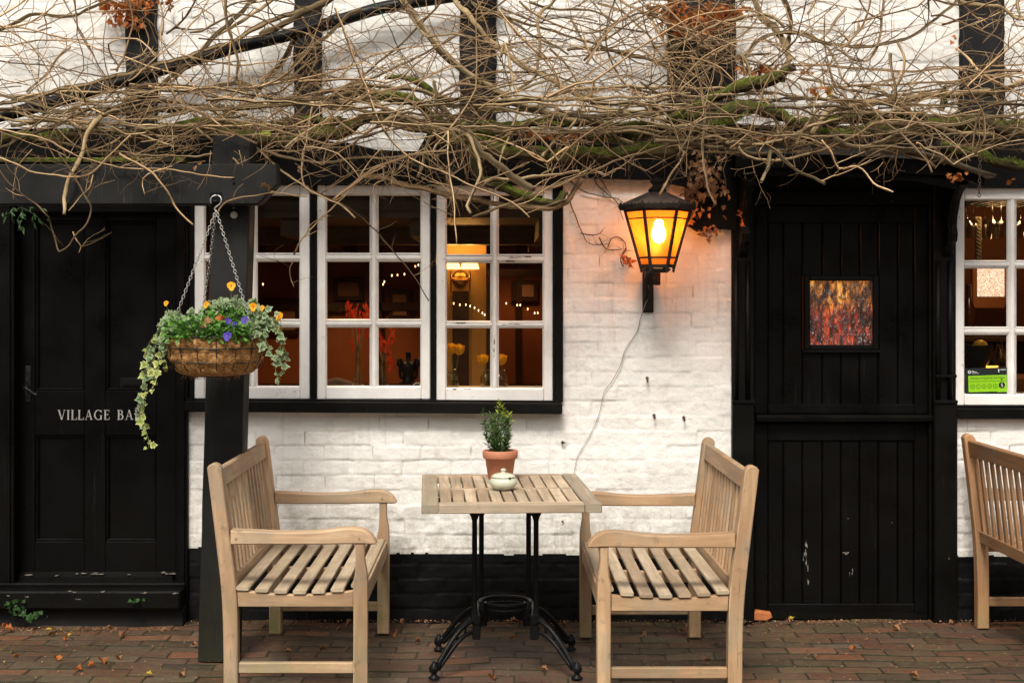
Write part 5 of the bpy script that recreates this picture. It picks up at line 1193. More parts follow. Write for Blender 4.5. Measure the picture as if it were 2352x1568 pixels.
# ================================================================ BENCHES
def bez(pts, n=10):
    return [(p.x, p.z) for p in catmull([Vector((a, 0, b)) for a, b in pts], .012)]
def make_bench(mat, half=.565):
    t = empty('garden_bench', (0, 0, 0)); w = .056
    for s in (-1, 1):
        ya, yb = s*half-w/2, s*half+w/2
        back = [(-.0265, .0), (-.028, .25), (-.036, .42), (-.058, .62), (-.088, .87)]; fr_ = [(.0265, .0), (.026, .25), (.020, .42), (-.004, .62), (-.036, .87)]
        L1 = bez(back); R1 = bez(fr_); cx_ = (-.088-.036)/2; r = .026
        cap = [(cx_+r*math.cos(R(a))*1.0-.002, .87+r*.95*math.sin(R(a))) for a in (18, 45, 70, 90, 110, 135, 162)]
        m = MB(); m.prism(R1+cap+list(reversed(L1)), 'y', ya, yb, .004); m.build('back_leg', mat, t)
        front = bez([(.463, 0), (.464, .36), (.462, .44), (.468, .47), (.472, .52), (.472, .592)])+list(reversed(bez([(.516, 0), (.516, .36), (.515, .46), (.510, .50), (.505, .53), (.506, .592)])))
        m = MB(); m.prism(front, 'y', ya, yb, .004); m.build('front_leg', mat, t)
        arm = bez([(.0, .643), (.10, .639), (.22, .635), (.33, .638), (.40, .647), (.455, .651), (.50, .645), (.532, .624), (.549, .598)])+[(.549, .592), (.528, .590), (.50, .592), (.47, .592), (.35, .590), (.0, .590)]
        m = MB().mat(mat); m.prism(arm, 'y', ya-.006, yb+.006, .005); m.mat('rope')
        for (px_, pz_) in ((.487, .612), (.022, .612)): m.tube([Vector((px_, ya-.0075, pz_)), Vector((px_, ya-.004, pz_))], .0055, 10)
        m.build('armrest', None, t)
        rail = [(.026, .352), (.462, .352), (.462, .412), (.40, .404), (.33, .398), (.25, .396), (.15, .400), (.08, .408), (.022, .414)]
        m = MB(); m.prism(rail, 'y', s*half-.016, s*half+.016, .003); m.build('side_rail', mat, t)
        m = MB(); m.box(.026, .463, s*half-.014, s*half+.014, .099, .140, .004); m.build('stretcher', mat, t)
    m = MB(); rail = [(.05, .352), (.45, .352), (.45, .404), (.33, .398), (.25, .396), (.15, .400), (.05, .408)]; m.prism(rail, 'y', -.015, .015, .003); m.build('side_rail', mat, t)
    y0, y1 = -half+w/2, half-w/2
    m = MB(); m.beam((.497, y0, .383), (.497, y1, .383), .022, .072, c=.003); m.build('front_rail', mat, t)
    lean = (.062)/.30
    def bx__(z): return float(np.interp(z, [.42, .62, .87], [-.008, -.031, -.062]))
    m = MB(); m.beam((bx__(.42), y0, .425), (bx__(.42), y1, .425), .026, .055, up=(-.1, 0, 1)); m.build('lower_back_rail', mat, t)
    m = MB(); m.beam((bx__(.832), y0, .832), (bx__(.832), y1, .832), .028, .074, up=(-.125, 0, 1), c=.005); m.build('top_rail', mat, t)
    for k in range(14):
        y = y0+(y1-y0)*(k+.5)/14+0.0; P = [Vector((bx__(z), y, z)) for z in (.448, .55, .65, .75, .80)]; m = MB()
        a, b, c = .0150, .006, .002; pr = [(-a+c, -b), (a-c, -b), (a, -b+c), (a, b-c), (a-c, b), (-a+c, b), (-a, b-c), (-a, -b+c)]
        m.smooth = False; m.sweep(P, pr, up=(1, 0, 0), cap=False); m.build('back_slat', mat, t)
    for k in range(7):
        x = .045+k*.0715; z = float(np.interp(x, [.02, .08, .15, .25, .33, .40, .47], [.418, .412, .405, .401, .403, .409, .416]))
        ty = .035*(1-2*(k/6.)) ; m = MB()
        m.beam((x, -half-.024 if k < 6 else y0, z+.007), (x, half+.024 if k < 6 else y1, z+.007), .050, .0145, up=(ty, 0, 1), c=.003); m.build('seat_slat', 'warm_teak' if mat == 'warm_teak' else 'seat_teak', t)
    return t
def place(o, x, y, rz, label):
    o.location = (x, y, 0); o.rotation_euler.z = rz; tag(o, label, 'bench', 'wooden garden benches'); return o
b1 = make_bench('weathered_teak')
b2 = make_bench('mid_teak')
place(b1, -1.0064, -.83, 0, 'pale weathered teak bench left of the table, beside the grey post'); place(b2, .888, -.9075, math.pi, 'weathered teak bench right of the table, in front of the black plank door')
b3 = make_bench('warm_teak'); place(b3, 2.241, -.725, 0, 'warm brown teak bench cut off by the right edge, seen from behind')
# ================================================================ TABLE
ta = empty('bistro_table', (.034, -.92, 0), 'slatted teak table on a black cast iron base between the two benches', 'table')
def TB(m, name, mat, rz=True):
    o = m.build(name, mat, ta); return o
hw, hd, tz, th = .343, .49, .741, .036
tt_ = MB()
tt_.mat('table_edge_teak')
for s in (-1, 1): tt_.box(s*hw-(.066 if s > 0 else 0), s*hw+(.066 if s < 0 else 0), -hd, hd, tz-th, tz, .004)
tt_.mat('table_teak')
x0, x1 = -hw+.0695, hw-.0695
for (a, b) in ((-hd, -hd+.075), (hd-.05, hd), (-.022, .012)): tt_.box(x0-.0025, x1+.0025, a, b, tz-(th if a < -.4 or a > .4 else .034), tz-.0012, .003)
n = 11; pw = (x1-x0)/n
for k in range(n):
    for a, b in ((-hd+.076, -.023), (.013, hd-.051)): tt_.box(x0+k*pw+.0036, x0+(k+1)*pw-.0036, a, b, tz-.034, tz-.0015+random.uniform(-.0008, .0005), .002)
top = tt_.build('tabletop', None, ta); top.rotation_euler.z = R(2.7)
m = MB(); m.box(x0, x1, -.3, -.24, tz-.05, tz-.0345); m.box(x0, x1, .24, .30, tz-.05, tz-.0345); o = m.build('batten', 'table_teak', ta); o.rotation_euler.z = R(2.7)
dy = .06
def col(m, x, y):
    m.lathe([(.020, .20), (.020, .215), (.0145, .23), (.0110, .26), (.0105, .615), (.015, .63), (.022, .645), (.022, .672), (.018, .680)], (x, y, 0), 14)
for s in (-1, 1):
    m = MB()
    for yy in (-.13, .13): col(m, s*(.125 if yy < 0 else .10), dy+yy)
    m.box(s*.115-.016, s*.115+.016, dy-.17, dy+.17, .655, .690, .003); m.box(s*.115-.030, s*.115+.030, dy-.155, dy-.105, .640, .672, .004); m.box(s*.115-.030, s*.115+.030, dy+.105, dy+.155, .640, .672, .004)
    m.box(s*.115-.014, s*.115+.014, dy-.15, dy+.15, .195, .235, .004)
    m.build('pedestal', 'black_iron', ta)
    for q in (-1, 1):
        m = MB(); bxx, byy = s*(.125 if q < 0 else .10), dy+q*.13; fx_, fy_ = s*.285, dy+q*.245
        def pt(t, z, off=0): return Vector((bxx+(fx_-bxx)*t, byy+(fy_-byy)*t, z-off))
        arc1 = [pt(-.05, .215), pt(.10, .210), pt(.30, .190), pt(.52, .152), pt(.74, .100), pt(.93, .050)]; arc2 = [pt(-.06, .165), pt(.14, .163), pt(.32, .148), pt(.52, .116), pt(.74, .070), pt(.90, .038)]
        m.tube(catmull(arc1, .015), .0105, 10); m.tube(catmull(arc2, .015), .0095, 8)
        for tt, za, zb_ in ((.22, .20, .155), (.42, .17, .13), (.64, .124, .09)): m.tube([pt(tt, za), pt(tt+.02, zb_)], .005, 6)
        m.beam(pt(-.06, .235), pt(-.04, .135), .034, .040, up=(0, 1, 0), c=.004)
        m.lathe([(.022, .003), (.023, .009), (.012, .016), (.011, .028), (.021, .040), (.019, .050), (.010, .064), (.006, .072)], (fx_, fy_, 0), 14)
        m.tube([pt(.88, .060), pt(1.06, .028)], .013, 8)
        m.build('foot', 'black_iron', ta)
m = MB()
m.tube([Vector((.105*math.cos(a), dy+.10*math.sin(a), .262)) for a in [2*math.pi*k/32 for k in range(32)]], .008, 8, closed=True)
m.tube([Vector((.105*math.cos(a), dy+.10*math.sin(a), .240)) for a in [2*math.pi*k/32 for k in range(32)]], .005, 8, closed=True)
for k in range(16): a = 2*math.pi*k/16; m.tube([Vector((.105*math.cos(a), dy+.10*math.sin(a), .262)), Vector((.105*math.cos(a), dy+.10*math.sin(a), .240))], .0035, 5)
for s in (-1, 1): m.lathe([(.012, .20), (.014, .245), (.011, .27), (.004, .28)], (s*.095, dy-.08, 0), 10)
m.build('ring_brace', 'black_iron', ta)
m = MB(); m.box(-.30, .30, -.06, -.04, tz-.072, tz-.0345, .002); m.box(-.27, .27, .255, .275, tz-.072, tz-.051, .002); m.box(-.13, -.10, dy-.16, -.061, .6905, .7045, .001); m.box(.10, .13, dy-.16, -.061, .6905, .7045, .001); m.build('top_plate', 'black_iron', ta)
# ---- plant pot
yp_ = -.61; px_, pz_ = X(1149, yp_), .7415
pot = empty('terracotta_pot', (px_, yp_, pz_), 'terracotta flower pot standing at the back of the slatted table', 'plant pot')
m = MB(); m.lathe([(.050, 0), (.0525, .004), (.0655, .088), (.0725, .0885), (.0755, .092), (.0765, .119), (.0745, .1225), (.0690, .122), (.0665, .110), (.064, .100)], (0, 0, 0), 40, cap=False); m.lathe([(.001, .002), (.050, .001)], (0, 0, 0), 40, cap=False); m.build('pot', 'terracotta', pot)
m = MB(); m.lathe([(.066, .106), (.045, .111), (.02, .109), (.001, .112)], (0, 0, 0), 24, cap=False); m.build('soil', 'soil', pot)
sh = empty('potted_shrub', (px_, yp_, pz_+.105), 'small bushy evergreen shrub with yellow-green tips growing in the terracotta pot', 'shrub')
st_ = MB(); lv = MB()
for k in range(24):
    a = random.uniform(0, 2*math.pi); rr = random.uniform(0, .030); topr = random.uniform(.008, .074); h = random.uniform(.095, .19)
    if k == 0: a, topr, h = 2.0, .012, .225
    if k == 1: a, topr, h = 0.5, .010, .205
    if k == 2: a, topr, h = 0.3, .035, .175
    b = Vector((rr*math.cos(a), rr*math.sin(a), 0)); e = Vector((topr*math.cos(a)*1.05, topr*math.sin(a), h)); mid = (b+e)/2+Vector((math.cos(a), math.sin(a), 0))*.012
    P = catmull([b, mid, e], .008); st_.tube(P, .0015, 5, r2=.0008)
    for i, p in enumerate(P):
        if i < 2: continue
        for q in range(2):
            d = Vector((math.cos(q*3.1+i*1.3), math.sin(q*1.57+i), .55))+rv(.35); young_ = (k < 3 and i > len(P)*.75) or (i > len(P)-2 and random.random() < .25)
            lv.mat('shrub_tip_leaf' if young_ else 'shrub_leaf').leaf(p+rv(.003), d, Vector((0, 0, 1))+rv(.5), random.uniform(.016, .031)*(1.15 if young_ else 1), LANCE, .3)
st_.build('stems', 'green_stem', sh); lv.build('foliage', None, sh)
# ---- lidded bowl
yb_ = -.985; bo = empty('sugar_bowl', (X(1156, yb_), yb_, .7413), 'pale green glazed sugar bowl with a knobbed lid in front of the pot', 'lidded bowl')
m = MB(); m.lathe([(.030, 0), (.032, .003), (.044, .008), (.0535, .020), (.0555, .031), (.052, .043), (.0455, .0495)], (0, 0, 0), 40); m.build('bowl', 'celadon_glaze', bo)
m = MB(); m.lathe([(.0450, .0500), (.0490, .0512), (.0495, .0530), (.0465, .0575), (.037, .0635), (.022, .0680), (.010, .0695), (.0075, .0715), (.0075, .075), (.0115, .0785), (.0105, .083), (.005, .0855), (.0005, .086)], (0, 0, 0), 40); m.build('lid', 'celadon_glaze', bo)
m = MB(); m.lathe([(.0005, -.004), (.005, -.003), (.0055, .001), (.0005, .004)], (.026, -.042, .0515), 8); m.build('spoon_notch', 'black_gap', bo)
# tiny plants rooted in the wall
def tuft(p, n, s, mat, m, spread=1.0):
    for k in range(n): m.leaf(p+rv(.004), rv(1)*spread+Vector((0, -.6, .2)), rv(1)+Vector((0, -1, .3)), random.uniform(.6, 1)*s, OVAL, .3)
m = MB(); tuft(at(1293, 1017, -.01), 16, .014, 'x', m); o = m.build('wall_weed', 'weed_leaf'); tag(o, 'tiny green fern tuft rooted in the white wall right of the potted shrub', 'weed')
m = MB(); tuft(at(1292, 1197, -.01), 10, .010, 'x', m); o = m.build('wall_weed', 'weed_leaf'); tag(o, 'tiny green sprout in the white wall below the table edge', 'weed')
for (a, b, y, n, lab) in ((38, 1412, -.16, 30, 'ivy seedling growing from the doorstep corner at the far left'), (78, 1421, -.18, 26, 'low ivy sprig on the paving just right of the leftmost seedling'), (312, 1378, -.175, 7, 'single small green sprig on the black doorstep')):
    t = MB(); p0 = at(a, b, y)
    for k in range(n): q = p0+Vector((random.gauss(0, .022), random.gauss(0, .008)-.01, random.uniform(-.01, .065) if n > 28 else random.uniform(-.008, .03) if n > 8 else random.uniform(-.01, .012))); t.leaf(q, rv(1), Vector((0, -1, .7))+rv(.4), random.uniform(.016, .026), IVY, .3)
    o = t.build('ivy_seedling', 'weed_leaf'); tag(o, lab, 'weed')
m = MB(); t_ = MB()
m.tube(catmull([at(45, 462, -.3), at(52, 485, -.3), at(40, 505, -.3)], .02), .003, 5); m.tube(catmull([at(48, 476, -.3), at(75, 490, -.3), at(88, 500, -.3)], .02), .002, 5); m.tube(catmull([at(48, 476, -.3), at(20, 490, -.3), at(8, 495, -.3)], .02), .002, 5)
for k in range(34): q = at(45, 488, -.30)+Vector((random.gauss(0, .05), random.gauss(0, .04), random.gauss(-.01, .03))); m.leaf(q, rv(1)+Vector((.3, 0, -1)), Vector((0, -1, .4))+rv(.5), random.uniform(.02, .045), LANCE, .3)
o = m.build('hanging_sprig', 'weed_leaf'); tag(o, 'dark green sprig hanging in shade under the beam at far left', 'plant')
# ================================================================ WISTERIA
vine = empty('wisteria_vine', at(1300, 330, -.2), 'bare leafless wisteria with mossy trunks and tangled tan stems above the doors and windows', 'climbing plant')
def G(gx, gy, y): return at(gx/3.0, gy/3.0, y)
A, B, C = 0, 2352, 4704
STEMS = [ # crop offset, radius, depth start, depth end, points, material
(A,13,-.12,-.16,[(-60,230),(100,160),(250,100),(490,115),(620,55),(760,0),(900,-60)]),
(A,6,-.2,-.3,[(500,-60),(510,0),(540,200),(650,400),(700,490),(760,560)]),
(A,8,-.35,-.3,[(180,640),(330,500),(400,400),(490,330)]),
(A,15,-.15,-.6,[(1840,-120),(1750,0),(1560,180),(1430,300),(1300,440),(1100,590),(850,720),(600,760),(300,770),(-60,740)]),
(A,17,-.18,-.5,[(2250,20),(2050,90),(1900,120),(1760,200),(1600,290),(1350,370),(1000,475),(750,540),(500,600),(200,680),(-80,740)]),
(A,12,-.16,-.45,[(1950,-90),(1850,20),(1700,130),(1500,240),(1400,330),(1280,470),(1150,580),(900,680),(600,700),(350,640),(100,690)]),
(A,15,-.3,-.35,[(900,600),(1050,590),(1300,602),(1500,600),(1650,570),(1820,592),(1950,520),(2060,410),(2200,290),(2352,150),(2500,60)]),
(A,17,-.07,-.08,[(2060,250),(1960,390),(1850,540),(1720,690),(1590,800)]),
(A,22,-.3,-.35,[(700,800),(850,770),(1000,765),(1300,750),(1600,740),(1800,735),(2100,690),(2352,655),(2560,600)]),
(A,19,-.35,-.4,[(1400,860),(1560,790),(1700,722),(1850,722),(2100,712),(2352,705),(2600,690)]),
(A,10,-.5,-.6,[(-60,640),(150,690),(400,760),(600,720),(800,760)]),
(A,7,-.7,-.6,[(440,600),(500,597),(560,640),(620,740),(800,820),(950,860),(1400,872),(1800,862),(2100,872),(2352,840),(2500,790)]),
(A,16,-.8,-1.02,[(700,800),(640,870),(600,940),(545,1080),(500,1200),(450,1320),(438,1400),(440,1475)]),
(A,7,-1.0,-1.1,[(-50,1080),(120,1130),(250,1190),(500,1215),(640,1190),(760,1060),(900,930)]),
(A,6,-.9,-1.0,[(-50,880),(300,960),(600,1100),(900,1160),(1200,1170),(1400,1210),(1610,1222)]),
(A,8,-.98,-1.05,[(820,1060),(900,1110),(1040,1180),(1130,1290),(1200,1420),(1270,1490),(1332,1545)]),
(A,5,-1.0,-1.05,[(640,1210),(616,1300),(560,1350),(470,1450)]),
(A,5.5,-1.0,-1.1,[(400,1060),(528,1236),(600,1380),(624,1440),(600,1530),(540,1600),(480,1690),(425,1732),(395,1710),(348,1536),(320,1480),(240,1400),(96,1296),(10,1190),(-40,1060)]),
(A,4,-1.0,-1.0,[(500,1600),(530,1660),(560,1700),(548,1740)]),
(A,5,-.98,-1.0,[(1190,1150),(1010,1200),(980,1250),(990,1310),(1000,1350)]),
(A,6,-.7,-1.0,[(1360,880),(1500,1000),(1620,1100),(1720,1220),(1850,1310),(2000,1345),(2110,1352)]),
(A,8,-.2,-.5,[(1530,-60),(1560,120),(1590,250),(1580,430),(1568,600),(1556,760)]),
(A,12,-.25,-.4,[(1545,-30),(1560,130),(1610,320),(1640,440),(1625,560)]),
(A,9,-.5,-.8,[(1300,850),(1500,900),(1700,970),(1900,1140),(2000,1220),(2140,1310),(2352,1420),(2450,1500)]),
(A,9,-.4,-.6,[(2160,700),(2130,880),(2090,1060),(2085,1200),(2100,1280),(2150,1330)]),
(A,6,-.3,-.5,[(1460,-60),(1370,110),(1250,240),(1080,400),(960,500),(880,560)]),
(A,6,-.3,-.4,[(-60,180),(200,200),(420,262),(700,270),(900,262),(1000,310),(1085,395)]),
(A,5,-.3,-.5,[(-60,420),(180,440),(420,470),(650,520),(900,520),(1200,460),(1500,440),(1700,420)]),
(A,6,-.25,-.5,[(-60,330),(300,280),(520,290),(800,380),(1100,480),(1300,560),(1500,780),(1640,860)]),
(A,6,-.4,-.6,[(760,480),(800,470),(815,450),(770,390),(752,310),(800,275),(900,265),(980,290),(1040,350),(1075,390)]),
(A,10,-.5,-.7,[(-60,800),(200,840),(420,830),(620,900),(820,900),(1000,940),(1200,1010)]),
(A,11,-.45,-.6,[(-60,1040),(60,1000),(120,960),(300,900),(480,810),(640,750),(760,740)]),
(A,12,-.6,-.7,[(480,840),(570,890),(650,870),(700,800),(780,760),(830,770),(820,850),(760,940)]),
(A,24,-.3,-.25,[(2352,-60),(2200,40),(2050,110),(1900,190),(1800,250)]),
(B,26,-.25,-.45,[(300,-90),(400,0),(520,130),(640,300),(780,440),(900,530),(1050,620),(1200,710),(1400,780),(1600,830),(1800,860)]),
(B,19,-.3,-.5,[(740,-80),(790,0),(900,150),(1050,300),(1200,420),(1350,500),(1450,560),(1600,640),(1800,740),(2100,790),(2352,860),(2500,900)]),
(B,15,-.5,-.55,[(-200,660),(0,610),(120,595),(300,600),(500,620),(700,670),(900,690),(1200,690),(1500,680),(1700,700),(2000,715),(2200,690),(2400,650)]),
(B,9,-.2,-.3,[(-100,690),(0,620),(120,540),(250,440),(500,220),(620,90),(720,-40)]),
(B,9,-.25,-.4,[(-60,620),(200,540),(450,430),(700,300),(900,170),(1100,20),(1180,-40)]),
(B,8,-.8,-.9,[(-60,1380),(100,1250),(250,1150),(480,1070),(740,1030)]),
(B,8,-.6,-.9,[(-40,60),(0,170),(80,380),(160,580),(270,850),(430,1060),(700,1190),(950,1300),(1200,1410),(1300,1500)]),
(B,12,-.35,-.4,[(1500,-60),(1440,40),(1378,70),(1355,160),(1372,280),(1352,430),(1330,540),(1200,630)]),
(B,24,-.5,-.75,[(660,700),(730,770),(790,850),(880,930),(960,1040),(1080,1140),(1200,1230),(1330,1320)]),
(B,14,-.7,-.85,[(740,890),(860,930),(930,1030),(962,1150),(940,1250),(895,1340),(878,1420),(895,1475)]),
(B,12,-.5,-.75,[(640,560),(655,680),(640,900),(585,1020),(560,1120),(530,1220)]),
(B,6,-.8,-.9,[(735,900),(738,1050),(755,1250),(778,1400),(788,1540),(795,1680)]),
(B,20,-.45,-.55,[(120,1200),(300,1230),(450,1275),(700,1335),(1000,1390),(1300,1432),(1500,1412),(1600,1330),(1660,1230)],'vine_twig_dark'),
(B,9,-.7,-.7,[(900,1500),(1050,1440),(1200,1390),(1500,1270),(1800,1150),(2000,1070),(2352,980),(2500,930)]),
(B,12,-.6,-.6,[(960,1290),(1040,1232),(1200,1235),(1400,1210),(1640,1180)]),
(B,14,-.6,-.45,[(1380,1080),(1430,1030),(1500,960),(1560,890),(1620,810),(1680,700)]),
(B,6,-.6,-.6,[(1745,540),(1710,700),(1670,870),(1625,1040),(1580,1130),(1520,1190)]),
(B,9,-.4,-.4,[(660,660),(740,610),(850,550),(1000,510),(1150,495),(1400,510),(1600,570),(1750,680),(1850,760)]),
(B,10,-.25,-.35,[(1000,60),(1060,100),(1200,170),(1350,260),(1450,310),(1565,375)]),
(B,10,-.2,-.4,[(900,20),(1050,90),(1400,200),(1700,290),(2000,390),(2352,440),(2600,470)]),
(B,9,-.25,-.3,[(1300,20),(1450,60),(1750,80),(1900,152),(2050,92),(2180,100),(2240,30)]),
(B,12,-.3,-.4,[(1560,350),(1620,335),(1850,345),(2000,380),(2100,400),(2300,490),(2500,540)]),
(B,9,-.25,-.35,[(1850,-60),(2000,50),(2110,100),(2180,220),(2235,320),(2250,450),(2280,600)]),
(B,9,-.4,-.45,[(1080,60),(1200,210),(1300,320),(1400,410),(1500,560),(1560,700)]),
(B,11,-.4,-.5,[(760,590),(850,575),(1000,610),(1130,645),(1250,612),(1350,580),(1450,550)]),
(B,4,-.6,-.6,[(180,-60),(330,190),(390,320),(440,420),(500,520),(545,600)],'shrubtip'),
(B,10,-.35,-.5,[(460,40),(480,120),(540,210),(600,250),(640,250),(800,240),(960,280),(1060,310)]),
(B,10,-.4,-.6,[(1100,400),(1130,300),(1160,450),(1180,560),(1230,690),(1200,800),(1150,950),(1100,1080),(1080,1200)]),
(B,8,-.5,-.6,[(-60,760),(200,740),(400,780),(600,850),(900,980),(1100,950),(1250,860),(1450,790)]),
(C,22,-.3,-.5,[(470,-60),(500,0),(540,120),(640,200),(710,300),(725,400),(700,480),(690,560)]),
(C,18,-.25,-.4,[(680,-60),(700,20),(735,120),(740,250),(722,340)]),
(C,14,-.35,-.4,[(-100,350),(0,300),(250,170),(450,110),(600,120),(700,190)]),
(C,13,-.45,-.35,[(400,450),(430,400),(500,300),(600,240),(750,225),(900,270),(1050,310),(1250,322),(1500,280),(1700,170),(1870,20),(1930,-60)]),
(C,14,-.3,-.3,[(1820,-40),(1900,5),(2050,32),(2200,62),(2280,120),(2352,125),(2450,90)]),
(C,12,-.3,-.3,[(2352,-60),(2310,20),(2330,110),(2400,180)]),
(C,24,-.55,-.35,[(900,930),(930,860),(980,790),(1100,742),(1300,712),(1500,690),(1800,655),(2100,640),(2400,560)]),
(C,14,-.7,-.65,[(-200,860),(0,880),(250,900),(330,960),(300,1000),(420,960),(470,1000)]),
(C,15,-.75,-.6,[(-200,960),(0,980),(150,1000),(450,1050),(700,1042),(900,975),(1050,930)]),
(C,14,-.65,-.6,[(-100,1010),(200,950),(500,1000),(700,950),(900,870),(1100,800)]),
(C,16,-.65,-.45,[(1050,960),(1170,1010),(1350,990),(1500,920),(1575,830),(1555,760),(1480,680),(1350,620),(1200,600)]),
(C,11,-.7,-.6,[(380,1010),(420,1060),(500,1100),(700,1100),(900,1055),(1100,980),(1250,900)]),
(C,12,-.7,-.8,[(640,1040),(700,1100),(780,1170),(900,1225),(980,1270)]),
(C,9,-.7,-.85,[(960,970),(1020,1050),(1075,1165),(1200,1145),(1265,1190),(1310,1265),(1370,1300),(1450,1325)]),
(C,8,-.6,-.85,[(60,380),(80,450),(130,600),(150,800),(140,1000),(148,1150),(175,1300),(230,1405)]),
(C,9,-.4,-.5,[(820,210),(900,250),(1000,335),(1060,440),(1100,540),(1160,600)]),
(C,13,-.65,-.9,[(600,1040),(592,1120),(590,1150),(560,1210),(538,1252)]),
(C,9,-.4,-.5,[(750,440),(1000,455),(1200,472),(1600,492),(1900,462),(2130,455),(2400,440)]),
(C,9,-.45,-.55,[(850,620),(1100,595),(1500,580),(1900,558),(2130,520),(2400,500)]),
(C,8,-.45,-.5,[(800,540),(1000,580),(1300,650),(1600,642),(1900,580),(2100,520),(2352,540)]),
(C,9,-.7,-.7,[(780,1000),(830,900),(900,790),(1000,700),(1130,688),(1280,730),(1400,840),(1520,940),(1620,1040),(1690,1120),(1722,1192)]),
(C,10,-.6,-.6,[(1480,700),(1600,780),(1750,800),(2000,792),(2200,810),(2400,830)]),
(C,9,-.65,-.6,[(1250,1020),(1350,1010),(1700,1022),(1950,1000),(2150,960),(2400,890)]),
(C,12,-.5,-.65,[(400,380),(450,440),(475,560),(560,680),(610,760),(645,850),(655,930)]),
(C,10,-.6,-.7,[(1430,380),(1442,480),(1465,600),(1460,700)],'vine_twig_dark'),
(C,9,-.5,-.6,[(1480,290),(1515,360),(1530,430),(1500,540),(1440,640)]),
(C,9,-.35,-.4,[(1120,60),(1060,140),(1000,230),(930,280),(800,300)]),
(C,9,-.35,-.5,[(1390,-60),(1370,120),(1360,260),(1300,400),(1220,420),(1130,380),(1030,310)]),
(C,7,-.4,-.6,[(1600,760),(1680,830),(1720,920),(1700,1010),(1660,1035)]),
(C,9,-.5,-.5,[(1880,330),(1960,400),(2030,480),(2150,560),(2300,640),(2400,680)]),
(A,5,-.4,-.45,[(2080,1290),(2140,1310),(2352,1400),(2560,1560),(2700,1720),(2850,1900),(2955,2070)],'vine_twig_dark'),
(A,5.5,-.5,-.55,[(2025,1755),(2070,1660),(2200,1520),(2350,1370),(2500,1230),(2650,1140)]),
(A,4,-.5,-.5,[(2020,1790),(1995,1850),(2010,1930),(2028,1975)]),
(A,5,-.95,-.9,[(1500,1470),(1540,1410),(1640,1365),(1760,1345),(1900,1330),(1960,1345)]),
(A,8,-.55,-.5,[(4545,1338),(4620,1215),(4700,1090),(4730,980)]),
(C,12,-.5,-.4,[(1330,940),(1450,980),(1640,900),(1850,800),(2000,700),(2150,620),(2352,580)]),
]
def wob(P, amp):
    ph = [random.uniform(0, 6.28) for _ in range(6)]; out = []; ln = 0
    for i, p in enumerate(P):
        if i: ln += (P[i]-P[i-1]).length
        out.append(p+Vector((amp*math.sin(ln*23+ph[0])+amp*.5*math.sin(ln*61+ph[1]), amp*1.5*math.sin(ln*15+ph[2]), amp*math.sin(ln*27+ph[3])+amp*.5*math.sin(ln*71+ph[4]))))
    return out
G2M = DW/FD/3.0
TW = MB(); TWD = MB(); NT = [0]
def whip(p, d, n, step, r, mb, spurs=.15, curl=.16, depth=0, lim=None, sides=4, drift=None):
    """a growing shoot: a wandering 3D path with knuckled nodes and short side spurs"""
    P = [p.copy()]; bend = random.gauss(0, curl*.30); bend2 = random.gauss(0, .03)
    for i in range(n):
        a = bend+random.gauss(0, curl*.32)+(random.choice((-1, 1))*random.uniform(.25, .6) if random.random() < .07 else 0); ca, sa = math.cos(a), math.sin(a)
        d = Vector((d.x*ca-d.z*sa, d.y, d.x*sa+d.z*ca)); d.y += bend2*.3+random.gauss(0, .05)
        d.y = max(-.6, min(.6, d.y)); d.normalize()
        if lim and P[-1].z < lim(P[-1].x): d.z = abs(d.z)*.6+.15
        if P[-1].y > -.07: d.y = -abs(d.y)-.05
        if P[-1].y < -1.08: d.y = abs(d.y)
        P.append(P[-1]+d*step*random.uniform(.75, 1.25))
    rad = [r*(1-.62*i/n)*(1.28 if (i % 4 == 2) else 1) for i in range(n+1)]
    mb.tube(P, r, sides, radii=rad)
    if depth < 2:
        for i in range(2, n-1):
            if random.random() < spurs:
                s = random.choice((-1, 1)); dd = Vector((d.x, random.gauss(0, .5), d.z)); t = (P[i+1]-P[i]).normalized(); ang = s*random.uniform(.5, 1.25)
                dd = Vector((t.x*math.cos(ang)-t.z*math.sin(ang), t.y+random.gauss(0, .35), t.x*math.sin(ang)+t.z*math.cos(ang))).normalized()
                whip(P[i], dd, random.choice((2, 3, 3, 4, 5, 8)) if depth else random.choice((3, 4, 5, 7, 10, 16)), step*.8, rad[i]*.66, mb, .20, curl*2.0, depth+1, lim)
def limz(x):
    return .05*math.sin(x*5.3+1)+.035*math.sin(x*13.1)+float(np.interp(x, [X(0), X(560), X(640), X(760), X(1280), X(1400), X(1640), X(1760), X(2352)], [Z(410), Z(415), Z(405), Z(400), Z(425), Z(415), Z(395), Z(385), Z(372)]))
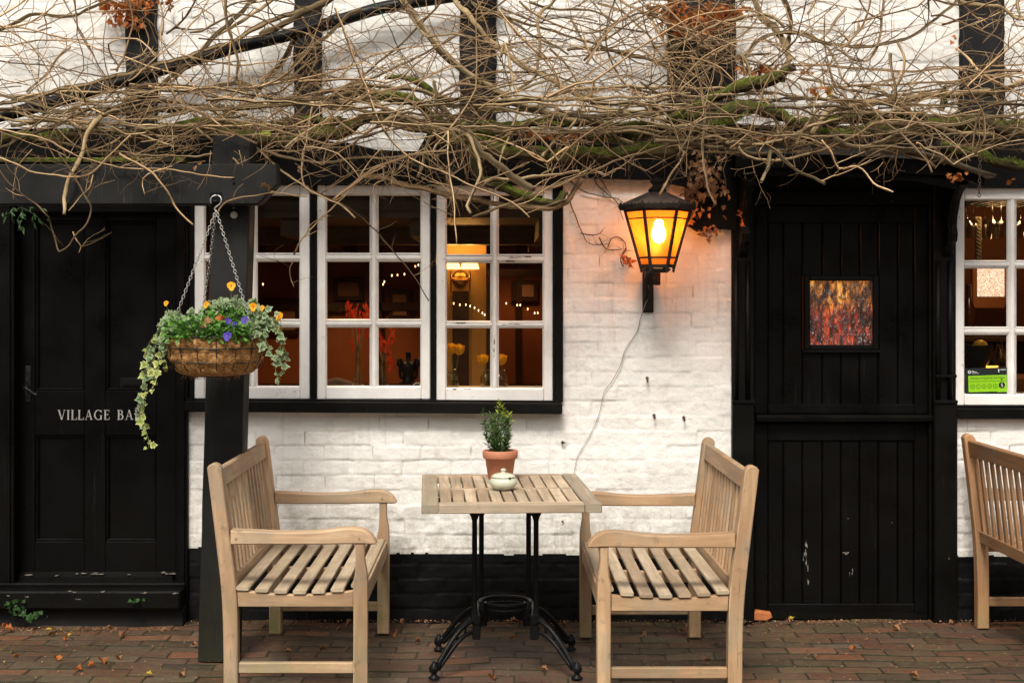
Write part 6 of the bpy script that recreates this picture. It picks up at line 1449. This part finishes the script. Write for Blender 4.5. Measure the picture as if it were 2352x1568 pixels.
for st_i in STEMS:
    off, r, y0, y1, pts = st_i[:5]; mt = st_i[5] if len(st_i) > 5 else ('vine_bark' if r > 9.5 else 'vine_twig')
    if mt == 'shrubtip': mt = 'weed_leaf'
    n = len(pts); W = [G(off+a, b, y0+(y1-y0)*i/(n-1)+ (random.uniform(-.03, .03) if 0 < i < n-1 else 0)) for i, (a, b) in enumerate(pts)]
    P = wob(catmull(W, .022), .0022 if r < 14 else .0045); k = len(P); rr = r*G2M*.93; ph = random.uniform(0, 6)
    rad = [rr*(1.08-.35*i/k)*(1+.10*math.sin(i*.9+ph)+(.22 if (i+int(ph*3)) % 9 == 0 else 0)) for i in range(k)]
    if r >= 20: rad = [rr*(1+.10*math.sin(i*.5+ph)+.05*math.sin(i*1.7)) for i in range(k)]
    m = MB(); m.tube(P, rr, 10 if r > 12 else 7, radii=rad); m.build('stem', mt, vine)
    for q in range(max(2, k//9)):                                         # side shoots of the traced stem
        i = random.randrange(2, k-1); t = (P[i]-P[i-1]).normalized(); ang = random.choice((-1, 1))*random.uniform(.35, 1.1)
        d = Vector((t.x*math.cos(ang)-t.z*math.sin(ang), t.y+random.gauss(0, .25), t.x*math.sin(ang)+t.z*math.cos(ang)))
        whip(P[i], d, random.choice((5, 8, 12, 20)), .020, min(rad[i]*.5, .0032), TW if random.random() < .75 else TWD, .2, .22, 1, limz)
# mossy main trunks lying along the head of the wall
TR = [
(A,34,-.30,-.34,[(-120,940),(200,950),(500,930),(700,880)]),
(A,40,-.30,-.36,[(900,930),(1150,880),(1400,860),(1700,880),(2000,850),(2352,830)]),
(A,46,-.34,-.34,[(1500,930),(1750,960),(2000,960),(2200,930),(2352,900),(2500,820)]),
(B,38,-.32,-.36,[(-100,740),(100,680),(250,650),(420,680),(560,740),(700,850),(860,900),(1050,960),(1200,1030)]),
(B,20,-.34,-.40,[(290,540),(370,520),(460,545),(560,590),(680,670),(780,720)]),
(B,50,-.48,-.50,[(600,900),(800,960),(1000,1010),(1250,1060),(1500,1070),(1800,1060),(2050,1040),(2352,1010),(2560,960)]),
(B,40,-.28,-.30,[(0,860),(250,810),(420,830),(560,880),(700,930)]),
(B,26,-.40,-.44,[(900,860),(1200,860),(1500,850),(1800,860),(2100,870),(2352,880)]),
(B,32,-.36,-.38,[(1650,950),(1850,930),(2100,930),(2352,830),(2500,780)]),
(B,30,-.62,-.58,[(900,1010),(930,1120),(960,1230),(1060,1260),(1180,1330),(1330,1370),(1470,1400),(1530,1340)]),
(C,40,-.54,-.55,[(-100,830),(0,800),(120,740),(200,670),(400,600),(560,560),(680,510),(760,470)]),
(C,46,-.60,-.62,[(60,930),(160,860),(260,800),(380,760),(520,740),(650,780),(760,860)]),
(C,40,-.40,-.40,[(700,880),(900,840),(1150,820),(1400,810),(1600,800),(1850,840),(2100,860),(2400,880)]),
(C,46,-.44,-.46,[(850,930),(1100,920),(1300,900),(1500,900),(1700,870),(1950,840),(2200,880),(2450,900)]),
(C,38,-.44,-.46,[(1750,1000),(1950,1040),(2150,1110),(2352,1150),(2500,1180)]),
(C,26,-.46,-.46,[(1770,760),(1790,690),(1800,640),(1830,600)]),
]
for off, r, y0, y1, pts in TR:
    n = len(pts); P = wob(catmull([G(off+a, b, y0+(y1-y0)*i/(n-1)) for i, (a, b) in enumerate(pts)], .02), .006); k = len(P); m = MB(); sides = 22; base = 0
    rr = r*G2M*.95; ph = random.uniform(0, 6)
    m.tube(P, rr, sides, radii=[rr*(1+.16*math.sin(i*.33+ph)+.08*math.sin(i*.9))*(1 if 2 < i < k-3 else .8) for i in range(k)])
    for i, v in enumerate(m.v):
        c = P[i//sides]; d = (v-c); f = fbm(np.array([v.x*9+i % sides*.7]), np.array([v.z*30+v.y*20]), 4, 21)[0]
        m.v[i] = c+d*(.72+.6*float(f))
    m.build('trunk', 'mossy_trunk', vine)
# moss cushions: fine tufts on the upper side of the trunks
ms = MB().mat('moss_tuft'); 
def m_moss():
    return m_leaf('moss_tuft', [(0.3, (0.035, 0.05, 0.006)), (0.55, (0.10, 0.125, 0.012)), (0.75, (0.24, 0.26, 0.03))], 18, 0.8, 0.2)
m_moss()
for off, gx0, gy0, gx1, gy1, yy, n in ((C,110,880,560,725,-.66,1100),(C,0,800,160,730,-.60,400),(C,1230,900,1500,880,-.49,420),(C,1800,850,2100,860,-.46,420),(B,1600,1040,2100,1020,-.56,800),(B,1060,1270,1330,1340,-.62,260),(B,150,650,420,650,-.38,300),(A,1350,870,1850,880,-.40,420),(C,1850,1020,2352,1120,-.48,420),(B,850,860,1100,960,-.40,260),(C,2150,860,2352,880,-.46,260),(A,540,880,720,860,-.40,120),(C,-600,980,-200,900,-.40,260),(B,600,930,1050,1010,-.36,300)):
    for k in range(n*2):
        t = random.random(); p = G(off+gx0+(gx1-gx0)*t, gy0+(gy1-gy0)*t+random.gauss(0, 10)+18, yy+random.uniform(-.02, .10)); p.z += .012*math.sin(t*9)
        b = len(ms.v); d = rv(1); d.z = abs(d.z)+.3; d = d.normalized()*random.uniform(.005, .011); s = rv(1).normalized()*.0028
        ms.v += [p-s, p+s, p+d]; ms.face((b, b+1, b+2))
o = ms.build('moss', None, vine); tag(o, 'bright green moss cushions on the trunks', kind='stuff')
# hundreds of fine whips
random.seed(21)
def rnd_start(zone):
    if zone == 0: return random.uniform(-200, 2200), random.uniform(560, 1030)
    if zone == 1: return random.uniform(1900, 5000), random.uniform(560, 1060)
    if zone == 2: return random.uniform(4300, 7200), random.uniform(480, 1060)
    if zone == 3: return random.uniform(-200, 1400), random.uniform(-100, 520)
    if zone == 4: return random.uniform(3300, 4900), random.uniform(-100, 480)
    if zone == 5: return random.uniform(4700, 7100), random.uniform(-80, 420)
    if zone == 6: return random.uniform(1400, 3300), random.uniform(-100, 520)
for zone, cnt in ((0, 80), (1, 68), (2, 74), (3, 34), (4, 72), (5, 46), (6, 28)):
    for k in range(cnt):
        gx, gy = rnd_start(zone); y = random.uniform(-.95, -.25) if zone < 3 else random.uniform(-.55, -.12)
        if zone == 0: base = random.choice((0.12, -.1, -.35, .5, .2, math.pi, math.pi-.2, math.pi+.15))
        elif zone == 3: base = random.choice((-.2, .6, .9, 0, math.pi, 2.2))
        elif zone in (4,): base = random.choice((-.35, -.25, -.45, -.15, math.pi-.3, .7, -1.1))
        elif zone == 6: base = random.choice((.8, -.9, .6, -1.0, -1.4, .2))
        elif zone == 1: base = random.choice((0, .1, -.1, .45, -.45, math.pi, math.pi+.4, -.7, .8))
        else: base = random.choice((0, .15, -.15, .5, -.5, math.pi, math.pi+.3, math.pi-.3, 1.0))
        a = base+random.gauss(0, .22); d = Vector((math.cos(a), random.gauss(0, .18), math.sin(a)))
        r = random.uniform(.0014, .0028) if random.random() < .66 else random.uniform(.0030, .0062)
        whip(G(gx, gy, y), d, random.choice((14, 24, 34, 46)), .022, r, TW if random.random() < .62 else TWD, .13, .13, 0, limz, 5 if r > .0028 else 4)
BK = MB()
for k in range(40):                                                        # long sagging stems along the eaves
    gx = random.uniform(-300, 6300); gy = random.uniform(640, 1010); y = random.uniform(-.75, -.30); L_ = random.uniform(900, 2600); sag = random.uniform(20, 130)*random.choice((1, 1, -1)); n = 8; tilt = random.gauss(-20, 70); ph = random.uniform(0, 6)
    P = [G(gx+L_*i/(n-1)+random.gauss(0, 22), gy+tilt*i/(n-1)+sag*math.sin(math.pi*i/(n-1))+random.gauss(0, 16), y+.10*math.sin(i*.8+ph)) for i in range(n)]
    P = wob(catmull(P, .024), .0035); r = random.choice((7, 8, 9, 10, 12, 15))*G2M*.9; kk = len(P)
    BK.tube(P, r, 7, radii=[r*(1.1-.5*i/kk)*(1+.08*math.sin(i*.8+ph)+(.2 if i % 11 == 0 else 0)) for i in range(kk)])
o = BK.build('twigs', 'vine_bark', vine); tag(o, None, kind='stuff')
for k in range(95):                                                       # arching canes springing out of the tangle
    gx = random.uniform(-200, 6900); s_ = random.choice((-1, 1)); a = math.pi/2-s_*random.uniform(.1, 1.0); p = G(gx, random.uniform(560, 980), random.uniform(-.8, -.3)); P = [p]; aa = a; turn = -s_*random.uniform(.02, .085); n = random.choice((24, 34, 48)); dy__ = random.uniform(-.12, .12)
    for i in range(n):
        aa += turn*(.6+.8*random.random())+(random.choice((-1, 1))*.25 if random.random() < .06 else 0); q = P[-1]+Vector((math.cos(aa), dy__, math.sin(aa)))*.022; q.y = max(-1.05, min(-.07, q.y)); P.append(q)
        if q.z < limz(q.x)-.02: break
    if len(P) < 6: continue
    r = random.uniform(.0016, .0036); kk = len(P); TW.tube(wob(P, .0015), r, 5, radii=[r*(1-.6*i/kk)*(1.25 if i % 5 == 0 else 1) for i in range(kk)])
    for q in range(kk//6):
        i = random.randrange(2, kk-1); t = (P[i]-P[i-1]).normalized(); ang = random.choice((-1, 1))*random.uniform(.5, 1.2); whip(P[i], Vector((t.x*math.cos(ang)-t.z*math.sin(ang), t.y+random.gauss(0, .3), t.x*math.sin(ang)+t.z*math.cos(ang))), random.choice((3, 4, 7, 11)), .018, r*.6, TW, .2, .3, 1, limz)
for k in range(46):                                                        # short shoots hanging over beam, windows and hood
    gx = random.choice((random.uniform(0, 1900), random.uniform(2000, 4600), random.uniform(4800, 7000))); a = -math.pi/2+random.gauss(0, .6)
    whip(G(gx, random.uniform(960, 1130), random.uniform(-1.02, -.9) if gx < 1900 else random.uniform(-.8, -.45)), Vector((math.cos(a), random.gauss(0, .1), math.sin(a))), random.choice((5, 8, 11, 14)), .016, random.uniform(.0010, .0022), TW, .22, .3, 0)
for gx, gy in ((3110, 1350), (3130, 1360), (2650, 1240), (2700, 1210), (5860, 860), (5900, 880), (1150, 900), (3900, 1000), (4100, 640)):   # broomy tufts
    for k in range(11):
        a = random.uniform(0, 6.28); whip(G(gx, gy, -.62), Vector((math.cos(a), random.gauss(0, .3), math.sin(a))), random.choice((4, 6, 9)), .016, .0017, TW, .2, .25, 1)
for m_, mt in ((TW, 'vine_twig'), (TWD, 'vine_twig_dark')):
    o = m_.build('twigs', mt, vine); tag(o, None, kind='stuff')
rebase(vine)
# ---- creeper tendrils on the white wall by the lantern
cr = empty('wall_creeper', at(1330, 430, -.02), 'dead brown creeper tendrils clinging to the white wall left of the lantern', 'climbing plant')
random.seed(5)
for pts in ([(1310, 415), (1340, 440), (1380, 450), (1420, 458), (1445, 480)], [(1360, 395), (1372, 425), (1395, 445), (1420, 470), (1432, 505)], [(1303, 440), (1318, 490), (1335, 530), (1350, 555), (1375, 562), (1400, 560)],
            [(1335, 534), (1360, 540), (1378, 536), (1385, 528)], [(1395, 570), (1405, 548), (1420, 545), (1436, 558), (1440, 575)], [(1375, 545), (1385, 565), (1400, 575), (1430, 572)], [(1370, 400), (1390, 425), (1405, 450)], [(1437, 568), (1428, 590), (1438, 608), (1452, 600)], [(1436, 575), (1425, 595), (1430, 612)]):
    m = MB(); P = wob(catmull([at(a, b, -.014) for a, b in pts], .012), .002); m.tube(P, .003, 5, radii=[.0034-.0018*i/len(P) for i in range(len(P))])
    for k in range(len(P)//3): whip(random.choice(P), Vector((random.gauss(0, 1), 0, random.gauss(0, 1))).normalized(), random.choice((2, 3, 5)), .010, .0012, m, 0, .3, 2)
    m.build('tendril', 'vine_twig_dark', cr)
rebase(cr)
# ================================================================ DEAD LEAVES CAUGHT IN THE VINE
def scatter(pts, n, sx, sz, size, y, labels, mat='dead_leaf', droop=.3):
    for p_, lb in zip(pts, labels): cluster([p_], max(1, n//len(pts)), sx, sz, size, y, lb, mat, droop=droop)
def cluster(pts, n, sx, sz, size, y, label, mat='dead_leaf', name='dead_leaf_clump', droop=.3, sy=.03):
    m = MB()
    for k in range(n):
        a, b = random.choice(pts); p = G(a, b, y)+Vector((random.gauss(0, sx), random.gauss(0, sy), random.gauss(0, sz)))
        p.y = min(p.y, -.05)
        m.leaf(p, rv(1)+Vector((0, 0, -droop)), rv(1)+Vector((0, -.6, 0)), random.uniform(.6, 1.2)*size, random.choice((MAPLE, OVAL, MAPLE)), random.uniform(.3, .9))
    o = m.build(name, mat); tag(o, label, 'dead leaves'); return o
cluster([(780, 30), (860, 60), (960, 40), (1040, 30), (900, 120), (935, 160), (820, 100), (740, 25), (900, 40)], 150, .020, .018, .034, -.08, 'orange dead leaves caught on the leftmost black timber')
cluster([(1160, 20), (1190, 50)], 10, .012, .012, .028, -.08, 'small tuft of rusty dead leaves just right of the leftmost black timber')
cluster([(4600, 60), (4650, 120), (4720, 150), (4800, 160), (4950, 130), (5050, 120), (5070, 80), (4700, 190), (4620, 100), (5000, 150), (4880, 140), (4800, 100), (4950, 90)], 360, .034, .022, .034, -.16, 'large mass of orange dead leaves on the black timber above the lantern', sy=.05)
cluster([(5180, 470), (5240, 500), (5210, 485), (5280, 490)], 60, .03, .010, .03, -.34, 'rusty leaf heap in the fork of stems above the porch hood')
scatter([(4860, 230), (5560, 490), (5100, 405)], 18, .014, .010, .03, -.34, ['few rusty leaves on the black timber right above the lantern', 'small rusty leaf tuft high above the middle of the plank door', 'orange leaf tuft just right of the timber above the lantern'])
cluster([(3620, 930), (3800, 925), (3920, 930), (3700, 935)], 60, .035, .006, .026, -.42, 'line of orange leaf litter on the trunk over the right casement')
cluster([(5640, 620), (5700, 625)], 12, .012, .006, .032, -.5, 'dead brown leaves beside the bright yellow leaf', 'dead_leaf')
cluster([(5730, 622)], 2, .006, .004, .055, -.55, 'bright yellow leaf resting on the vine above the plank door', 'yellow_leaf', 'yellow_leaf', 0)
cluster([(5290, 955), (5350, 965)], 24, .02, .006, .028, -.5, 'rusty leaf litter on the left end of the porch hood')
cluster([(4790, 1180), (4830, 1250), (4800, 1330), (4760, 1350), (4840, 1280), (4740, 1420), (4850, 1200), (4900, 1290)], 80, .022, .035, .034, -.13, 'hanging brown leaves in the dark gap between lantern and plank door', 'brown_leaf', droop=1.2)
cluster([(4800, 1080), (4860, 1130), (4900, 1180), (4830, 1350), (4930, 1250), (4750, 1290), (4960, 1340)], 100, .03, .05, .030, -.10, 'dark shrivelled creeper leaves around the left porch bracket', 'brown_leaf', droop=1.2)
cluster([(5112, 1498)], 6, .006, .012, .026, -.16, 'two orange leaves on the left pilaster of the plank door')
cluster([(4850, 1590), (4880, 1610), (4900, 1580)], 26, .018, .012, .026, -.06, 'twiggy dead leaves at the top corner of the wall beside the plank door', 'brown_leaf')
scatter([(3210, 640), (3600, 1160), (2050, 1150)], 6, .006, .006, .034, -.45, ['curled leaf on the third black timber above the window', 'curled leaf in the dark gap above the right casement', 'curled leaf beside the end of the grey beam'], 'brown_leaf')
cluster([(6570, 270), (6590, 280)], 4, .008, .008, .032, -.10, 'curled orange leaf on the rightmost black timber')
cluster([(6510, 1215), (6570, 1225), (6620, 1215)], 12, .012, .005, .028, -.44, 'rusty leaf at the right end of the porch hood')
cluster([(6950, 1255)], 2, .003, .003, .03, -.2, 'pale brown leaf above the right window')
cluster([(4311, 1790), (4330, 1820), (4300, 1770)], 9, .007, .010, .030, -.05, 'curled rust-red leaf on the white wall left of the lantern', 'dead_leaf')
cluster([(1835, 1275)], 2, .001, .001, .028, -.93, 'pale curled leaf hanging at the end of the grey beam', 'brown_leaf', 'dead_leaf')
cluster([(1365, 1140)], 2, .001, .002, .022, -.95, 'small pale leaf above the basket hook on the grey beam', 'brown_leaf', 'dead_leaf')
m = MB(); c = G(1835, 895, -.75)
for sdx, sdz in ((-.6, -.6), (.5, -.8), (-.2, .4), (.8, .1)): m.leaf(c, (sdx, 0, sdz), (0, -1, .1), .032, OVAL, .2)
o = m.build('green_leaf', 'shrub_tip_leaf'); tag(o, 'fresh green leaf growing in the vine above the grey beam', 'leaf')
# ================================================================ FALLEN LEAVES ON THE PAVING
random.seed(9)
def fl(mat, shape, size, curl):
    m = MB(); m.leaf(Vector((-size*.4, 0, .004)), (1, 0, .1), (0, 0, 1), size, shape, curl); m.mat if False else None
    me = m.build('fallen_leaf', mat); bpy.context.scene.collection.objects.unlink(me) if me.name in bpy.context.scene.collection.objects else None
    return me.data
LM = {'brown': [fl('brown_leaf', MAPLE, .042, .9), fl('brown_leaf', OVAL, .036, 1.2), fl('brown_leaf', MAPLE, .030, 1.4)], 'orange': [fl('dead_leaf', MAPLE, .040, .9), fl('dead_leaf', OVAL, .036, 1.1)], 'yellow': [fl('yellow_leaf', MAPLE, .038, .5), fl('yellow_leaf', OVAL, .028, .5)]}
for o in [o for o in bpy.data.objects if o.name.startswith('fallen_leaf') and not o.users_collection]: bpy.data.objects.remove(o)
def ground_pt(dx, dy):
    d = FD*H/(dy-CY); return Vector(((dx-CX)*d/FD, d-DW, 0))
ZN = [((0, 455), 'before the VILLAGE BAR door'), ((455, 870), 'under the left bench'), ((870, 1340), 'around the iron table feet'), ((1340, 1700), 'under the right bench'), ((1700, 2352), 'before the plank door')]
spots = [(160, 1462, 'yellow'), (250, 1446, 'brown'), (280, 1462, 'brown'), (10, 1440, 'orange'), (75, 1458, 'orange'), (25, 1497, 'brown'), (8, 1524, 'yellow'), (130, 1516, 'orange'), (235, 1522, 'orange'), (272, 1515, 'brown'), (180, 1540, 'orange'), (418, 1555, 'brown'), (340, 1553, 'yellow'), (210, 1530, 'orange'), (110, 1450, 'yellow'), (38, 1510, 'orange'), (120, 1459, 'brown'), (447, 1482, 'brown'), (20, 1448, 'orange'), (150, 1470, 'orange'),
 (662, 1500, 'brown'), (745, 1492, 'brown'), (606, 1445, 'brown'), (780, 1448, 'brown'), (640, 1560, 'brown'), (530, 1515, 'orange'), (500, 1512, 'orange'),
 (905, 1462, 'orange'), (925, 1432, 'brown'), (803, 1435, 'brown'), (1178, 1467, 'orange'), (1132, 1560, 'orange'), (1180, 1428, 'brown'), (1024, 1457, 'brown'), (1296, 1436, 'brown'), (960, 1476, 'brown'), (1250, 1540, 'brown'),
 (1507, 1535, 'yellow'), (1400, 1437, 'brown'), (1570, 1452, 'brown'), (1492, 1438, 'yellow'), (1580, 1442, 'brown'), (1620, 1520, 'brown'), (1480, 1460, 'brown'),
 (1820, 1423, 'yellow'), (1810, 1428, 'brown'), (1960, 1492, 'orange'), (2330, 1430, 'brown'), (2190, 1434, 'brown'), (1700, 1500, 'brown'), (2100, 1555, 'brown'), (2185, 1432, 'brown'), (2060, 1446, 'brown')]
look = {'brown': 'curled brown', 'orange': 'rust orange', 'yellow': 'yellow'}
for dx, dy_, c in spots:
    o = bpy.data.objects.new('fallen_leaf', random.choice(LM[c])); COL.objects.link(o); o.location = ground_pt(dx, dy_); o.rotation_euler = (random.uniform(-.3, .3), random.uniform(-.3, .3), random.uniform(0, 6.28)); o.scale = (random.uniform(.7, 1.15),)*3
    o.location.z = .007
    zn = [z for (a, b), z in ZN if a <= dx < b][0]; tag(o, '%s dead leaf lying on the brick paving %s' % (look[c], zn), 'fallen leaf', '%s fallen leaves %s' % (look[c], zn))
m = MB(); m.prism([(0, 0), (.09, -.004), (.12, .012), (.112, .036), (.05, .045), (.004, .036)], 'y', -.05, .0, .006); o = m.build('brick_fragment', 'orange_brick'); o.location = ground_pt(1714, 1421)+Vector((0, .02, .0)); tag(o, 'broken orange brick at the foot of the left door pilaster', 'brick')
deb = MB()
for k in range(2200):
    x = random.uniform(-2.4, 2.4); y = -abs(random.gauss(0, .05))-.03 if random.random() < .6 else random.uniform(-1.15, -.05); 
    if x < X(433): y -= .16
    deb.leaf(Vector((x, y, .006)), rv(1)*Vector((1, 1, .3)) if False else Vector((random.uniform(-1, 1), random.uniform(-1, 1), .2)), Vector((0, 0, 1))+rv(.5), random.uniform(.004, .013), OVAL, .5)
o = deb.build('leaf_litter', 'brown_leaf'); tag(o, 'fine brown leaf crumbs along the foot of the wall', 'leaf litter', kind='stuff')
# ================================================================ ACROSS THE YARD (unseen house, added to keep the glass reflections dark)
oh = empty('reflection_house', (0, -17, 0), 'brown brick house added unseen behind the camera, darkening the glass reflections', 'building')
m = MB(); m.box(-11, 11, -21, -17, 0, 4.4, .01); m.build('wall', 'red_brick_opposite', oh)
m = MB(); m.prism([(-16.6, 4.35), (-21.4, 4.35), (-19, 6.6)], 'x', -11.3, 11.3); m.build('roof', 'roof_tile_brown', oh)
for k in range(4):
    x = -8+k*5; w_ = MB(); w_.box(x-.7, x+.7, -17.03, -16.98, 1.2, 2.6, .01); wo = w_.build('window', 'dark_stained_wood', oh); g = MB(); g.box(x-.62, x+.62, -16.975, -16.965, 1.28, 2.52, .002); g.build('pane', 'black_iron', wo)
rebase(oh)
# ================================================================ LIGHT
def lamp(name, loc, energy, color, size, rad=None):
    l = bpy.data.lights.new(name, 'POINT'); l.energy = energy; l.color = color; l.shadow_soft_size = size
    o = bpy.data.objects.new(name, l); COL.objects.link(o); o.location = loc; return o
lamp('lantern_light', (lx+.006, yL, Z(536, yL)+.045), 6.0, (1.0, .48, .18), .02)
for cx_ in (1036, 1079): lamp('wall_lamp_light', at(cx_, 612, yl-.05)+Vector((0, 0, .035)), 1.5, (1.0, .46, .12), .03)
def spot(name, loc, energy, color, ang=150):
    l = bpy.data.lights.new(name, 'SPOT'); l.energy = energy; l.color = color; l.shadow_soft_size = .08; l.spot_size = R(ang); l.spot_blend = .6
    o = bpy.data.objects.new(name, l); COL.objects.link(o); o.location = loc; return o
spot('room_fill_spot', (X(800, .6), .50, 1.86), 9.0, (1.0, .58, .26)); spot('room_fill_spot', (X(1120, .6), .50, 1.86), 8.0, (1.0, .58, .26))  # unseen fill spots added to brighten the flowers on the sill
spot('room_fill_spot', (X(760, 1.8), 2.2, 1.84), 22.0, (1.0, .45, .16)); spot('room_fill_spot', (X(1200, 1.8), 2.5, 1.84), 4.0, (1.0, .40, .14))  # further added fill for the back wall, no fitting stands there
lamp('bar_light', (X(2310, 1.2), 1.25, 1.78), 4.0, (1.0, .55, .22), .10); spot('room_fill_spot', (X(2300, .5), .5, 2.05), 5.0, (1.0, .6, .28))  # the spot is added fill over the bar window
EL, AZ = 51, 200     # degrees; azimuth measured so that the sun stands behind the camera, slightly left
sd = Vector((math.sin(R(-12))*math.cos(R(EL)), -math.cos(R(-12))*math.cos(R(EL)), math.sin(R(EL))))
sl_ = bpy.data.lights.new('sun', 'SUN'); sl_.energy = 1.8; sl_.angle = R(16); sl_.color = (1.0, .935, .84); so_ = bpy.data.objects.new('sun', sl_); COL.objects.link(so_); so_.rotation_euler = sd.to_track_quat('Z', 'Y').to_euler(); so_.location = sd*30
w = bpy.data.worlds.new('World'); scene.world = w; w.use_nodes = True; nt = w.node_tree; bg = nt.nodes['Background']
sky = nt.nodes.new('ShaderNodeTexSky'); sky.sky_type = 'NISHITA'; sky.sun_disc = False; sky.sun_elevation = R(EL); sky.sun_rotation = math.atan2(sd.x, sd.y); sky.dust_density = 4; sky.air_density = 1.0; sky.ozone_density = 1
hs = nt.nodes.new('ShaderNodeHueSaturation'); hs.inputs['Saturation'].default_value = 0.22; nt.links.new(sky.outputs[0], hs.inputs['Color'])
gm = nt.nodes.new('ShaderNodeMix'); gm.data_type = 'RGBA'; gm.blend_type = 'MULTIPLY'; gm.inputs[0].default_value = 1; gm.inputs[7].default_value = (1.0, .97, .915, 1); nt.links.new(hs.outputs[0], gm.inputs[6]); nt.links.new(gm.outputs[2], bg.inputs[0]); bg.inputs[1].default_value = 0.088
# ================================================================ CAMERA
cd = bpy.data.cameras.new('camera'); cam = bpy.data.objects.new('camera', cd); COL.objects.link(cam); cam.location = (0, -DW, H); cam.rotation_euler = (R(90), 0, 0)
cd.sensor_width = 36; cd.lens = FD/2352*36; cd.shift_x = (1176-CX)/2352.; cd.shift_y = -(784-CY)/2352.; cd.clip_end = 300; cd.clip_start = .05
scene.camera = cam
scene.view_settings.view_transform = 'Standard'; scene.view_settings.look = 'None'; scene.view_settings.gamma = 1; scene.view_settings.exposure = 1.0
scene.cycles.use_denoising = True
scene.cycles.max_bounces = 8; scene.cycles.transparent_max_bounces = 12
